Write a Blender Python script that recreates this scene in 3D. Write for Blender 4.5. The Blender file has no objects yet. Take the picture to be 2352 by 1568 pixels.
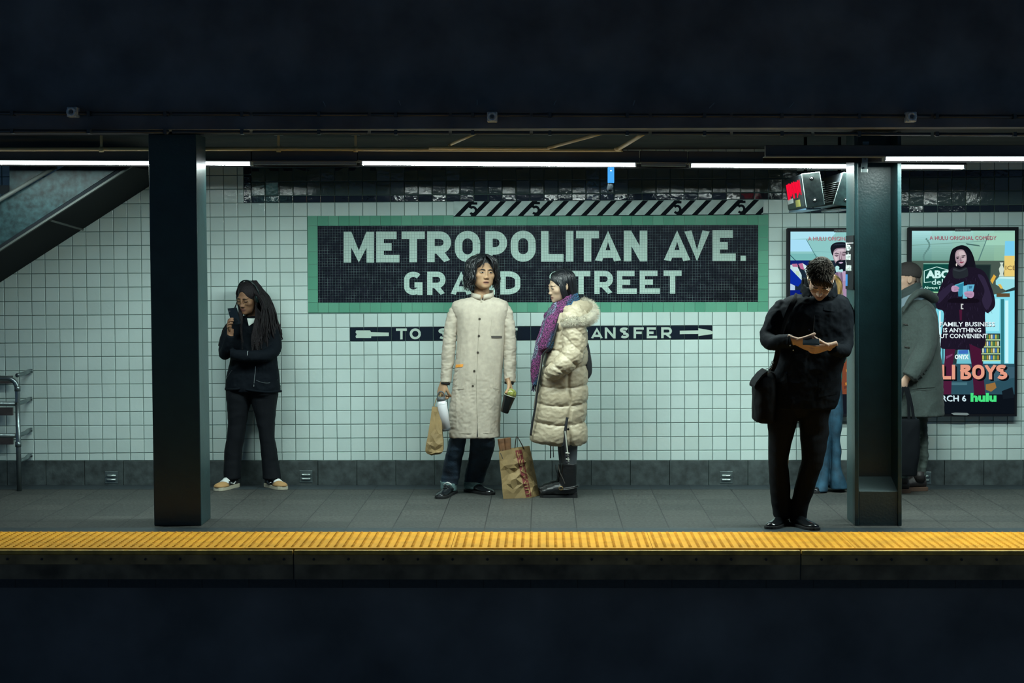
import bpy, bmesh, math, random
import numpy as np
from mathutils import Vector, Matrix, noise
random.seed(7); np.random.seed(7)
S = bpy.context.scene; COL = S.collection
# ------------------------------------------------------------------ camera
FPX, CXP, CYP, VX, VY, CAMH, CAMD, ROLL = 4500., 1176., 784., 1250., 590., 1.773, 15.2, .002
_psi = math.atan((VX-CXP)/FPX); _th = math.atan((CYP-VY)/FPX*math.cos(_psi))
_fw = Vector((-math.sin(_psi)*math.cos(_th), math.cos(_psi)*math.cos(_th), -math.sin(_th)))
_r0 = Vector((math.cos(_psi), math.sin(_psi), 0)); _u0 = _r0.cross(_fw)
_rt = math.cos(ROLL)*_r0-math.sin(ROLL)*_u0; _up = math.cos(ROLL)*_u0+math.sin(ROLL)*_r0
CAM = Vector((0, -CAMD, CAMH))
cd = bpy.data.cameras.new('camera'); cd.sensor_width = 36; cd.lens = FPX/2352*36; cd.clip_end = 200
co = bpy.data.objects.new('camera', cd); COL.objects.link(co)
co.matrix_world = Matrix(((_rt.x, _up.x, -_fw.x, CAM.x), (_rt.y, _up.y, -_fw.y, CAM.y), (_rt.z, _up.z, -_fw.z, CAM.z), (0, 0, 0, 1)))
S.camera = co
def at(x, y, Y=0.):                      # photo position -> point of the vertical plane at depth Y
    d = _fw*FPX+_rt*(x-CXP)-_up*(y-CYP); return CAM+d*((Y+CAMD)/d.y)
def fl(x, y, z=0.):                      # photo position -> point of the horizontal plane z
    d = _fw*FPX+_rt*(x-CXP)-_up*(y-CYP); return CAM+d*((z-CAMH)/d.z)
# ------------------------------------------------------------------ world, exposure, lamp strengths
W = bpy.data.worlds.new('world'); S.world = W; W.use_nodes = True
W.node_tree.nodes['Background'].inputs[0].default_value = (.30, .58, 1.0, 1)
W.node_tree.nodes['Background'].inputs[1].default_value = .18
S.view_settings.view_transform = 'Standard'; S.view_settings.look = 'None'
S.view_settings.exposure = 0; S.view_settings.gamma = 1
TUBE = (.82, 1.0, .95); TUBE_W = 143.; EDGE_W = 5.
try:
    S.cycles.use_denoising = True; S.cycles.denoiser = 'OPENIMAGEDENOISE'
    S.cycles.sample_clamp_indirect = 4; S.cycles.caustics_reflective = False; S.cycles.caustics_refractive = False
    S.cycles.max_bounces = 6
except Exception: pass
# ------------------------------------------------------------------ materials
def srgb(c): return tuple((v/12.92 if v <= .04045 else ((v+.055)/1.055)**2.4) for v in [k/255 for k in c])
MATS = {}
def mat(name, col, rough=.6, metal=0., var=0., vscale=20., bump=0., bscale=60., spec=.5, emit=None, estr=0., sheen=0., stretch=None, col2=None, coat=0., alpha=None, trans=0.):
    if name in MATS: return MATS[name]
    m = bpy.data.materials.new(name); m.use_nodes = True; nt = m.node_tree; b = nt.nodes['Principled BSDF']
    b.inputs['Base Color'].default_value = (*col, 1); b.inputs['Roughness'].default_value = rough; b.inputs['Metallic'].default_value = metal
    b.inputs['Specular IOR Level'].default_value = spec
    if sheen: b.inputs['Sheen Weight'].default_value = sheen
    if coat: b.inputs['Coat Weight'].default_value = coat
    if trans: b.inputs['Transmission Weight'].default_value = trans
    if emit: b.inputs['Emission Color'].default_value = (*emit, 1); b.inputs['Emission Strength'].default_value = estr
    N = lambda t: nt.nodes.new(t); L = nt.links.new
    if var or bump:
        tc = N('ShaderNodeTexCoord'); mp = N('ShaderNodeMapping'); L(tc.outputs['Object'], mp.inputs[0])
        if stretch: mp.inputs['Scale'].default_value = stretch
    if var:
        n = N('ShaderNodeTexNoise'); n.inputs['Scale'].default_value = vscale; n.inputs['Detail'].default_value = 6; L(mp.outputs[0], n.inputs[0])
        r = N('ShaderNodeValToRGB'); L(n.outputs[0], r.inputs[0])
        c2 = col2 or tuple(min(1, v*(1+var)) for v in col)
        r.color_ramp.elements[0].position = .3; r.color_ramp.elements[1].position = .7
        r.color_ramp.elements[0].color = (*[v*(1-var) for v in col], 1); r.color_ramp.elements[1].color = (*c2, 1)
        L(r.outputs[0], b.inputs['Base Color'])
    if bump:
        n = N('ShaderNodeTexNoise'); n.inputs['Scale'].default_value = bscale; n.inputs['Detail'].default_value = 4; L(mp.outputs[0], n.inputs[0])
        bp = N('ShaderNodeBump'); bp.inputs['Strength'].default_value = min(1, bump); bp.inputs['Distance'].default_value = .01; L(n.outputs[0], bp.inputs['Height']); L(bp.outputs[0], b.inputs['Normal'])
    MATS[name] = m; return m
def emat(name, col, s=1.):
    if name in MATS: return MATS[name]
    m = bpy.data.materials.new(name); m.use_nodes = True; nt = m.node_tree; nt.nodes.clear()
    e = nt.nodes.new('ShaderNodeEmission'); o = nt.nodes.new('ShaderNodeOutputMaterial')
    e.inputs[0].default_value = (*col, 1); e.inputs[1].default_value = s; nt.links.new(e.outputs[0], o.inputs[0]); MATS[name] = m; return m
def island_mat(name, c0, c1, rough, dirt=.0, coat=0.):
    """glazed tile: colour varies from tile to tile, faint grime"""
    m = mat(name, c0, rough); nt = m.node_tree; b = nt.nodes['Principled BSDF']; N = nt.nodes.new; L = nt.links.new
    g = N('ShaderNodeNewGeometry'); r = N('ShaderNodeValToRGB'); L(g.outputs['Random Per Island'], r.inputs[0])
    r.color_ramp.elements[0].color = (*c0, 1); r.color_ramp.elements[1].color = (*c1, 1)
    out = r.outputs[0]
    if dirt:
        n = N('ShaderNodeTexNoise'); n.inputs['Scale'].default_value = 1.7; n.inputs['Detail'].default_value = 8; L(g.outputs['Position'], n.inputs[0])
        r2 = N('ShaderNodeValToRGB'); L(n.outputs[0], r2.inputs[0]); r2.color_ramp.elements[0].position = .28; r2.color_ramp.elements[1].position = .62
        r2.color_ramp.elements[0].color = (1-dirt, 1-dirt, 1-dirt, 1)
        mx = N('ShaderNodeMixRGB'); mx.blend_type = 'MULTIPLY'; mx.inputs[0].default_value = 1; L(out, mx.inputs[1]); L(r2.outputs[0], mx.inputs[2]); out = mx.outputs[0]
    L(out, b.inputs['Base Color'])
    n = N('ShaderNodeTexNoise'); n.inputs['Scale'].default_value = 34; n.inputs['Detail'].default_value = 3; L(g.outputs['Position'], n.inputs[0])
    bp = N('ShaderNodeBump'); bp.inputs['Strength'].default_value = .25; bp.inputs['Distance'].default_value = .004; L(n.outputs[0], bp.inputs['Height']); L(bp.outputs[0], b.inputs['Normal'])
    return m
def grid_mat(name, c1, c2, mortar, pitch, axes='xz', msize=.06, rough=.3, shift=(0, 0), noisy=0., var=.0, bump=0., mvar=False, nscale=30, smooth=.1):
    """square tiles drawn from world position"""
    m = mat(name, c1, rough); nt = m.node_tree; b = nt.nodes['Principled BSDF']; N = nt.nodes.new; L = nt.links.new
    g = N('ShaderNodeNewGeometry'); sp = N('ShaderNodeSeparateXYZ'); cb = N('ShaderNodeCombineXYZ'); L(g.outputs['Position'], sp.inputs[0])
    L(sp.outputs['XYZ'.index(axes[0].upper())], cb.inputs[0]); L(sp.outputs['XYZ'.index(axes[1].upper())], cb.inputs[1])
    mp = N('ShaderNodeMapping'); L(cb.outputs[0], mp.inputs[0]); mp.inputs['Location'].default_value = (shift[0], shift[1], 0)
    bt = N('ShaderNodeTexBrick'); L(mp.outputs[0], bt.inputs[0]); bt.offset = 0; bt.squash = 1
    bt.inputs['Scale'].default_value = 1/pitch; bt.inputs['Brick Width'].default_value = 1; bt.inputs['Row Height'].default_value = 1
    bt.inputs['Mortar Size'].default_value = msize; bt.inputs['Mortar Smooth'].default_value = smooth; bt.inputs['Bias'].default_value = 0
    bt.inputs['Color1'].default_value = (*c1, 1); bt.inputs['Color2'].default_value = (*c2, 1); bt.inputs['Mortar'].default_value = (*mortar, 1)
    if mvar:
        n = N('ShaderNodeTexNoise'); n.inputs['Scale'].default_value = 14; n.inputs['Detail'].default_value = 5; L(g.outputs['Position'], n.inputs[0])
        r = N('ShaderNodeValToRGB'); L(n.outputs[0], r.inputs[0]); r.color_ramp.elements[0].position = .42; r.color_ramp.elements[1].position = .66
        r.color_ramp.elements[0].color = (*[v*.25 for v in mortar], 1); r.color_ramp.elements[1].color = (*mortar, 1); L(r.outputs[0], bt.inputs['Mortar'])
    out = bt.outputs[0]
    if noisy:
        n = N('ShaderNodeTexNoise'); n.inputs['Scale'].default_value = nscale; n.inputs['Detail'].default_value = 8; n.inputs['Roughness'].default_value = .7; L(g.outputs['Position'], n.inputs[0])
        r = N('ShaderNodeValToRGB'); L(n.outputs[0], r.inputs[0]); r.color_ramp.elements[0].position = .3; r.color_ramp.elements[1].position = .7
        r.color_ramp.elements[0].color = (1-noisy,)*3+(1,); r.color_ramp.elements[1].color = (1+noisy,)*3+(1,)
        mx = N('ShaderNodeMixRGB'); mx.blend_type = 'MULTIPLY'; mx.inputs[0].default_value = 1; L(out, mx.inputs[1]); L(r.outputs[0], mx.inputs[2]); out = mx.outputs[0]
        if bump:
            bp = N('ShaderNodeBump'); bp.inputs['Strength'].default_value = bump; bp.inputs['Distance'].default_value = .006; L(n.outputs[0], bp.inputs['Height']); L(bp.outputs[0], b.inputs['Normal'])
    L(out, b.inputs['Base Color']); return m
# ------------------------------------------------------------------ mesh builder
def wloc(o):
    v = Vector((0, 0, 0))
    while o is not None: v = v+o.location; o = o.parent
    return v
class MB:
    def __init__(s): s.v = []; s.f = []; s.m = []; s.cur = 0
    def add(s, vs, fs):
        n = len(s.v); s.v += [Vector(p) for p in vs]; s.f += [tuple(i+n for i in f) for f in fs]; s.m += [s.cur]*len(fs); return s
    def box(s, a, b):
        x0, x1 = sorted((a[0], b[0])); y0, y1 = sorted((a[1], b[1])); z0, z1 = sorted((a[2], b[2]))
        return s.add([(x0, y0, z0), (x1, y0, z0), (x1, y1, z0), (x0, y1, z0), (x0, y0, z1), (x1, y0, z1), (x1, y1, z1), (x0, y1, z1)],
              [(3, 2, 1, 0), (4, 5, 6, 7), (0, 1, 5, 4), (1, 2, 6, 5), (2, 3, 7, 6), (3, 0, 4, 7)])
    def prism(s, poly, off):
        """polygon (list of points, seen counter-clockwise from its front) pushed along off"""
        n = len(poly); P = [Vector(p) for p in poly]; off = Vector(off); Q = [p+off for p in P]
        return s.add(P+Q, [tuple(range(n)), tuple(range(2*n-1, n-1, -1))]+[(i, i+n, (i+1) % n+n, (i+1) % n) for i in range(n)])
    def ngon(s, poly): return s.add(poly, [tuple(range(len(poly)))])
    def rings(s, R, cap=True, closed=True):
        n = len(R[0]); vs = [p for r in R for p in r]; fs = []
        for i in range(len(R)-1):
            for j in range(n if closed else n-1):
                fs.append((i*n+j, i*n+(j+1) % n, (i+1)*n+(j+1) % n, (i+1)*n+j))
        if cap: fs.append(tuple(range(n-1, -1, -1))); fs.append(tuple(range((len(R)-1)*n, len(R)*n)))
        return s.add(vs, fs)
    def tube(s, path, r, n=8, cap=True, ry=None, upv=None):
        P = [Vector(p) for p in path]; rr = r if hasattr(r, '__len__') else [r]*len(P)
        r2 = ry if hasattr(ry, '__len__') else ([ry]*len(P) if ry else rr)
        R = []; a = None
        for i, p in enumerate(P):
            t = (P[min(i+1, len(P)-1)]-P[max(i-1, 0)])
            t = t.normalized() if t.length > 1e-9 else Vector((0, 0, 1))
            if a is None:
                ref = Vector(upv) if upv else (Vector((1, 0, 0)) if abs(t.x) < .8 else Vector((0, 1, 0)))
                a = ref-t*ref.dot(t)
            else: a = a-t*a.dot(t)
            a.normalize(); b = t.cross(a)
            R.append([p+a*(rr[i]*math.cos(2*math.pi*k/n))+b*(r2[i]*math.sin(2*math.pi*k/n)) for k in range(n)])
        return s.rings(R, cap)
    def ball(s, c, r, n=10, m=7):
        c = Vector(c); r = r if hasattr(r, '__len__') else (r, r, r); R = []
        for i in range(1, m):
            th = math.pi*i/m
            R.append([c+Vector((r[0]*math.sin(th)*math.cos(2*math.pi*k/n), r[1]*math.sin(th)*math.sin(2*math.pi*k/n), -r[2]*math.cos(th))) for k in range(n)])
        return s.rings(R)
    def build(s, name, mats, parent=None, smooth=False, origin=None, bevel=0):
        off = wloc(parent) if parent else Vector(origin or (0, 0, 0))
        me = bpy.data.meshes.new(name); me.from_pydata([tuple(p-off) for p in s.v], [], s.f)
        mats = mats if isinstance(mats, (list, tuple)) else [mats]
        for k in mats: me.materials.append(k)
        if len(mats) > 1: me.polygons.foreach_set('material_index', s.m)
        if smooth: me.polygons.foreach_set('use_smooth', [True]*len(me.polygons))
        me.update(); o = bpy.data.objects.new(name, me); COL.objects.link(o)
        if parent: o.parent = parent
        else: o.location = off
        if bevel:
            bv = o.modifiers.new('bevel', 'BEVEL'); bv.width = bevel; bv.segments = 2; bv.limit_method = 'ANGLE'
        return o
def tag(o, label, cat, group=None):
    o['label'] = label; o['category'] = cat
    if group: o['group'] = group
    return o
def struct(o): o['kind'] = 'structure'; return o
def thing(name, label, cat, loc=(0, 0, 0), group=None):
    o = bpy.data.objects.new(name, None); COL.objects.link(o); o.location = loc; o.empty_display_size = .1
    return tag(o, label, cat, group)
def smoothpath(P, k=6):
    P = [Vector(p) for p in P]; out = []
    for i in range(len(P)-1):
        p0 = P[max(i-1, 0)]; p1 = P[i]; p2 = P[i+1]; p3 = P[min(i+2, len(P)-1)]
        for j in range(k):
            t = j/k; out.append(.5*((2*p1)+(p2-p0)*t+(2*p0-5*p1+4*p2-p3)*t*t+(3*p1-p0-3*p2+p3)*t**3))
    out.append(P[-1]); return out
# ------------------------------------------------------------------ lettering: strokes in a box of width w and height 1
def arc(cx, cz, rx, rz, a0, a1, n=14): return [(cx+rx*math.cos(math.radians(a0+(a1-a0)*i/n)), cz+rz*math.sin(math.radians(a0+(a1-a0)*i/n))) for i in range(n+1)]
def glyph(ch, w, t):
    h = t/2; W1 = w-h; T = 1-h; B = h; M = .5
    if ch == 'M': return [[(h, 0), (h, 1)], [(W1, 0), (W1, 1)], [(h*1.1, 1-h*.3), (w/2, h*.9), (w-h*1.1, 1-h*.3)]]
    if ch == 'E': return [[(h, 0), (h, 1)], [(0, T), (w*.88, T)], [(0, M), (w*.66, M)], [(0, B), (w, B)]]
    if ch == 'F': return [[(h, 0), (h, 1)], [(0, T), (w, T)], [(0, M), (w*.8, M)]]
    if ch == 'T': return [[(w/2, 0), (w/2, 1)], [(0, T), (w, T)]]
    if ch == 'L': return [[(h, 0), (h, 1)], [(0, B), (w, B)]]
    if ch == 'I': return [[(w/2, 0), (w/2, 1)]]
    if ch == 'H': return [[(h, 0), (h, 1)], [(W1, 0), (W1, 1)], [(h, M), (W1, M)]]
    if ch == 'N': return [[(h, 0), (h, 1)], [(W1, 0), (W1, 1)], [(h*1.05, 1-h*.4), (w-h*1.05, h*.4)]]
    if ch == 'A': return [[(h*1.05, 0), (w/2, 1-h*.8), (w-h*1.05, 0)], [(w*.22, .24), (w*.78, .24)]]
    if ch == 'V': return [[(h*1.05, 1), (w/2, h*.8), (w-h*1.05, 1)]]
    if ch == 'O':
        r = (w-t)/2; k = min(.5-h, r*1.0); return [arc(w/2, 1-h-k, r, k, 0, 180)+arc(w/2, h+k, r, k, 180, 360)+[(w-h, 1-h-k)]]
    if ch == 'D': k = .5-h; r = w*.62; return [[(h, 0), (h, 1)], [(0, T), (w-r, T)]+arc(w-r, .62, r-h, T-.62, 90, 0, 8)+arc(w-r, .38, r-h, .38-h, 0, -90, 8)+[(0, B)]]
    if ch in 'PR':
        zb = .40 if ch == 'R' else .36; rz = (T-zb)/2; g = [[(h, 0), (h, 1)], [(0, T), (w-rz-h, T)]+arc(w-rz-h, T-rz, rz, rz, 90, -90, 12)+[(0, zb)]]
        if ch == 'R': g.append([(w*.45, zb), (w-h*1.05, 0)])
        return g
    if ch == 'G': return [arc(w/2, .64, w/2-h, .36-h, 38, 180, 10)+arc(w/2, .36, w/2-h, .36-h, 180, 318, 10), [(w-h, 0), (w-h, .48)], [(w*.56, .43), (w, .43)]]
    if ch == 'S': return [arc(w/2, .745, w/2-h, .255-h, 30, 270, 14)+arc(w/2, .275, w/2-h, .275-h, 90, -150, 14)]
    if ch == 'U': return [[(h, 1)]+arc(w/2, .4, w/2-h, .4-h, 180, 360, 12)+[(w-h, 1)]]
    if ch == 'C': return [arc(w/2, .62, w/2-h, .38-h, 40, 180, 10)+arc(w/2, .38, w/2-h, .38-h, 180, 320, 10)]
    if ch == 'B': return [[(h, 0), (h, 1)], [(0, T), (w*.55, T)]+arc(w*.55, .77, w*.4-h, T-.77, 90, -90, 10)+[(0, .52)], [(w*.5, .52)]+arc(w*.55, .27, w*.45-h, .27-h, 90, -90, 10)+[(0, B)]]
    if ch == 'Y': return [[(h, 1), (w/2, .5), (w-h, 1)], [(w/2, 0), (w/2, .52)]]
    if ch == '5': return [[(w*.92, T), (w*.22, T), (w*.14, .56)], arc(w*.46, .36, w*.46-h, .36-h, 140, -140, 18)]
    if ch == '.': return [[(w/2, 0), (w/2, .17)]]
    return []
def stroke_strip(pl, t):
    pl = [p for i, p in enumerate(pl) if i == 0 or math.hypot(p[0]-pl[i-1][0], p[1]-pl[i-1][1]) > 1e-6]
    n = len(pl); L = []; R = []
    for i, p in enumerate(pl):
        a = pl[max(i-1, 0)]; b = pl[min(i+1, n-1)]
        d1 = (p[0]-a[0], p[1]-a[1]); d2 = (b[0]-p[0], b[1]-p[1])
        def nm(d):
            l = math.hypot(*d); return (d[0]/l, d[1]/l) if l > 1e-9 else None
        u1 = nm(d1) or nm(d2); u2 = nm(d2) or u1
        m = nm((u1[0]+u2[0], u1[1]+u2[1])) or u1; c = max(.45, m[0]*u1[0]+m[1]*u1[1]); k = t/2/c
        L.append((p[0]-m[1]*k, p[1]+m[0]*k)); R.append((p[0]+m[1]*k, p[1]-m[0]*k))
    return L, R
def letter(mb, ch, x0, x1, yb, yt, Y, tpx, depth=.004, clip=True):
    """a stroke letter filling photo box x0..x1, yb..yt on the plane Y, stroke tpx photo pixels"""
    hpx = yb-yt; w = (x1-x0)/hpx; t = tpx/hpx
    for ip, pl in enumerate(glyph(ch, w, t)):
        L, R = stroke_strip(pl, t)
        if clip: L = [(p[0], min(1, max(0, p[1]))) for p in L]; R = [(p[0], min(1, max(0, p[1]))) for p in R]
        q = lambda p: at(x0+p[0]*hpx, yb-p[1]*hpx, Y-ip*min(.0002, depth*.3))
        for i in range(len(L)-1):
            mb.prism([q(R[i]), q(R[i+1]), q(L[i+1]), q(L[i])], (0, depth, 0))
def word(s, body, org, ux, uz, size, depth, mats, name, parent=None, bold=0., align='LEFT', sx=1., italic=0.):
    """built-in outline letters laid on the plane spanned by ux (reading direction) and uz (up)"""
    cu = bpy.data.curves.new(name, 'FONT'); cu.body = body; cu.size = size; cu.extrude = depth; cu.offset = bold; cu.align_x = align; cu.shear = italic; cu.resolution_u = 2
    t = bpy.data.objects.new(name+'_t', cu); COL.objects.link(t)
    dg = bpy.context.evaluated_depsgraph_get(); me = bpy.data.meshes.new_from_object(t.evaluated_get(dg)); bpy.data.objects.remove(t); bpy.data.curves.remove(cu)
    ux = Vector(ux).normalized(); uz = Vector(uz).normalized(); un = ux.cross(uz)
    return s.add([Vector(org)+ux*(v.co.x*sx)+uz*v.co.y+un*v.co.z for v in me.vertices], [tuple(p.vertices) for p in me.polygons])
# ================================================================== THE SETTING
WHITE = island_mat('white_glazed_tile', (.60, .75, .715), (.67, .82, .785), .10, dirt=.13)
DGREEN = island_mat('dark_green_glazed_tile', (.045, .07, .064), (.06, .09, .08), .07)
BLACKT = island_mat('black_glazed_tile', (.008, .012, .018), (.014, .018, .026), .07)
GREEN = island_mat('green_glazed_tile', (.11, .36, .24), (.16, .43, .30), .14)
GROUT = mat('grout', (.13, .215, .20), .9)
LGROUT = mat('pale_grout', (.22, .33, .29), .9)
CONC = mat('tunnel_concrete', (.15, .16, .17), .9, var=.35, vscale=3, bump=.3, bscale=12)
BLACKC = mat('sooty_concrete', (.16, .165, .17), .95, var=.3, vscale=2)
# wall grid: X = f(u, v), Z = g(u, v); u counts tile columns from the sign's left edge, v tile rows down from the sign's top
def tX(u, v): return -1.8372+.10795*u+.0004*v+7.6e-6*u*u
def tZ(u, v): return 2.0897+.00046*u-.10783*v
DADO = .192
def tile(mb, u0, u1, v0, v1, gap=.0016, dep=.008, tilt=.006, zmin=DADO):
    a = [(tX(u0, v1)+gap, tZ(u0, v1)+gap), (tX(u1, v1)-gap, tZ(u1, v1)+gap), (tX(u1, v0)-gap, tZ(u1, v0)-gap), (tX(u0, v0)+gap, tZ(u0, v0)-gap)]
    if a[2][1] < zmin+.01: return
    a = [(x, max(z, zmin)) for x, z in a]
    cx = (a[0][0]+a[1][0])/2; cz = (a[0][1]+a[2][1])/2; tx = random.gauss(0, tilt); tz = random.gauss(0, tilt)
    e = .0035; P = [];
    for (x, z), (sx, sz) in zip(a, ((1, 1), (-1, 1), (-1, -1), (1, -1))): P.append((x, -.0015, z))
    for (x, z), (sx, sz) in zip(a, ((1, 1), (-1, 1), (-1, -1), (1, -1))):
        xx = x+sx*.0008; zz = z+sz*.0008; P.append((xx, -dep+.002+(xx-cx)*tx+(zz-cz)*tz, zz))
    for (x, z), (sx, sz) in zip(a, ((1, 1), (-1, 1), (-1, -1), (1, -1))):
        xx = x+sx*e; zz = z+sz*e; P.append((xx, -dep+(xx-cx)*tx+(zz-cz)*tz, zz))
    fs = [(8, 9, 10, 11)]
    for k in (0, 4):
        for i in range(4): fs.append((k+i, k+(i+1) % 4, k+4+(i+1) % 4, k+4+i))
    mb.add(P, fs)
XL, XR = -8., 8.
wb = MB(); wb.cur = 0
wb.box((XL, 0, -.05), (XR, .25, 3.4))
zones = []
def uu(x): return (x-712.3)/32.02
for v in range(-6, 18):
    for u in range(-56, 90):
        x = 712.3+32.02*u
        insign = 0 <= u < 33 and 0 <= v < 7
        strip = v == 8 and 3 <= u < 29
        if insign or strip: continue
        left_band = -4.6 <= u < 35 and -4 <= v <= -2      # raised dark band over the sign
        right_band = u >= 35 and -3 <= v <= -1
        if left_band and v in (-3, -2, -4) and not (u < -4):
            if u == -5: pass
            if v == -4: wb.cur = 3; tile(wb, u, u+1, v+.5-.0, v+1-.22); continue
            if v == -3: wb.cur = 2; tile(wb, u, u+1, -3.5+.0, -2.5, tilt=.011); continue
            if v == -2:
                wb.cur = 2; tile(wb, u, u+1, -2.5, -1.5, tilt=.011)
                wb.cur = 3; tile(wb, u, u+1, -1.5, -1, tilt=.015); continue
        if right_band:
            if v == -3: wb.cur = 3; tile(wb, u, u+1, -3, -2.5); continue
            if v == -2: wb.cur = 2; tile(wb, u, u+1, -2.5, -1.5, tilt=.011); continue
            if v == -1:
                wb.cur = 2; tile(wb, u, u+1, -1.5, -.5, tilt=.011); wb.cur = 3; tile(wb, u, u+1, -.5, 0, tilt=.012); continue
        if u == -5 and v in (-4, -3, -2):
            wb.cur = 1; tile(wb, -5, -4.55, v, v+1, tilt=.008); wb.cur = 3; tile(wb, -4.55, -4, v, v+1, tilt=.01); continue
        wb.cur = 1; tile(wb, u, u+1, v, v+1)
wall = struct(wb.build('wall_back', [GROUT, WHITE, DGREEN, BLACKT]))
# granite dado with its dark foot strip
DADOM = mat('dado_granite', (.055, .072, .072), .55, var=.45, vscale=16, bump=.2, bscale=40)
db = MB(); x = -7.844
while x < 7.8:
    db.box((x+.002, -.022, .0), (x+.302, 0, DADO-.001+random.uniform(-.001, .002))); x += .304
struct(db.build('baseboard_back', DADOM, bevel=.002))
# platform floor
FLOOR = grid_mat('platform_pavers', (.036, .040, .037), (.052, .055, .050), (.011, .013, .013), .302, 'xy', .012, .6, shift=(.09, .31), noisy=.85, bump=.8, nscale=48)
SLATE = grid_mat('dark_border_pavers', (.022, .034, .040), (.030, .043, .050), (.010, .015, .016), .302, 'xy', .012, .5, shift=(.09, 0), noisy=.3, nscale=30)
EDGE = -3.445
fb = MB(); fb.cur = 0; fb.box((XL, -2.42, -.35), (XR, .0, 0)); fb.cur = 1
fb.box((XL, -2.70, -.35), (XR, -2.42, .0)); fb.box((XL, -.29, .0), (XR, -.0, .0015))
struct(fb.build('floor', [FLOOR, SLATE]))
pb = MB(); pb.box((XL, -2.70, -1.6), (XR, -2.55, -.35)); pb.box((XL, -20, -1.6), (XR, -2.7, -1.45))
struct(pb.build('trim_1', BLACKC))
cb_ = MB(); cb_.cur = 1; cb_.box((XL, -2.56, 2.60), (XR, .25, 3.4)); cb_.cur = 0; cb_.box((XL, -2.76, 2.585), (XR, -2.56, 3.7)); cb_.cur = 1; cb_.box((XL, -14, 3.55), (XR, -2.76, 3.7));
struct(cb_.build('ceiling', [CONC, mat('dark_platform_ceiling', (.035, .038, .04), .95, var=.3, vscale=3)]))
# ------------------------------------------------------------------ tactile panels and edge boards
YEL = mat('yellow_tactile', (.80, .37, .022), .65, var=.16, vscale=5, bump=.1, bscale=200, spec=.25)
YELN = mat('yellow_nosing', (.45, .27, .04), .55, var=.4, vscale=14)
BOARD = mat('grimy_board', (.26, .175, .075), .75, var=.5, vscale=7, bump=.3, bscale=20)
BOLT = mat('black_bolt', (.01, .012, .015), .5)
tx0 = [-3.62, None]; joints = [fl(j, 1246).x for j in (125, 578, 1041, 1493, 1947)]
joints = [joints[0]-1.2]+joints+[joints[-1]+1.2]
pl_names = ['cut by the left frame edge', 'in front of the left column', 'between the left column and the cream coat man', 'below the cream coat man and the brown bag', 'left of the black coated man', 'in front of the right column at the right edge']
for i in range(len(joints)-1):
    x0, x1 = joints[i]+.0015, joints[i+1]-.0015
    if i == 0: x0 = XL
    if i == len(joints)-2: x1 = XR
    m = MB(); m.box((x0, -3.40, -.02), (x1, -2.70, .012))
    nx = int((x1-x0)/.0505); px = (x1-x0)/nx
    for a in range(nx):
        for b in range(13):
            cx = x0+(a+.5)*px; cy = -2.735-b*.0515; r0, r1 = .0125, .008
            ring0 = [(cx+r0*math.cos(k*math.pi/4), cy+r0*math.sin(k*math.pi/4), .012) for k in range(8)]
            ring1 = [(cx+r1*math.cos(k*math.pi/4), cy+r1*math.sin(k*math.pi/4), .0175) for k in range(8)]
            m.rings([ring0, ring1])
    o = m.build('tactile_panel', YEL, origin=((x0+x1)/2, -3.05, 0)); tag(o, 'yellow dome-studded tactile panel '+pl_names[i], 'tactile paving', 'tactile panels along the platform edge')
bj = [XL, fl(666, 1274).x, fl(1847, 1274).x, XR]; bn = ['left stretch running out of the left frame side', 'middle stretch between the two dark joints', 'right stretch under the right column']
for i in range(3):
    t = thing('edge_board', 'grimy yellow-brown platform edge board with bolts, '+bn[i], 'edge board', ((bj[i]+bj[i+1])/2, EDGE, -.16), 'edge boards below the tactile strip')
    g = .004; x0, x1 = bj[i]+g, bj[i+1]-g
    MB().box((x0, EDGE-.003, -.022), (x1, -3.402, .004)).build('nosing', YELN, t, bevel=.004)
    MB().box((x0, EDGE+.006, -.082), (x1, -3.402, -.024)).build('upper_board', BOARD, t)
    MB().box((x0, EDGE+.02, -.175), (x1, -3.402, -.083)).build('lower_board', mat('sooty_board', (.14, .11, .07), .8, var=.6, vscale=6), t)
    x = x0+.12
    while x < x1-.05:
        MB().tube([(x, EDGE-.002, -.05), (x, EDGE+.01, -.05)], .008, 6).build('bolt', BOLT, t); x += .21
# ------------------------------------------------------------------ station name mosaic
Y0 = -.006
t = thing('station_name_mosaic', 'black mosaic wall panel with a green tile border naming the station and street', 'sign', (tX(16.5, 3.5), 0, tZ(16.5, 7)))
m = MB(); sx0, sx1, sz0, sz1 = tX(0, 3)+.001, tX(33, 3)-.001, tZ(16, 7)+.001, tZ(16, 0)-.001
bw = .0795
m.cur = 0; m.box((sx0, -.003, sz0), (sx1, -.0005, sz1)); m.cur = 1
n = 44; ps = (sx1-sx0-2*bw)/(n-2)
def gt(x0, x1, z0, z1):
    g = .0012; tl = random.gauss(0, .006); tz = random.gauss(0, .006)
    P = [(x0+g, z0+g), (x1-g, z0+g), (x1-g, z1-g), (x0+g, z1-g)]
    m.prism([(x, -.0075+(x-x0)*tl+(z-z0)*tz, z) for x, z in P], (0, .006, 0))
for k in range(n):
    a = sx0+(0 if k == 0 else bw+(k-1)*ps); b = a+(bw if k in (0, n-1) else ps)
    gt(a, b, sz0, sz0+bw); gt(a, b, sz1-bw, sz1)
nz = 6; pz = (sz1-sz0-2*bw)/nz
for k in range(nz):
    gt(sx0, sx0+bw, sz0+bw+k*pz, sz0+bw+(k+1)*pz); gt(sx1-bw, sx1, sz0+bw+k*pz, sz0+bw+(k+1)*pz)
m.build('border', [LGROUT, GREEN], t)
FIELD = grid_mat('black_mosaic', (.007, .008, .012), (.012, .012, .02), (.15, .21, .20), .0205, 'xz', .05, .16, mvar=True)
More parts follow.
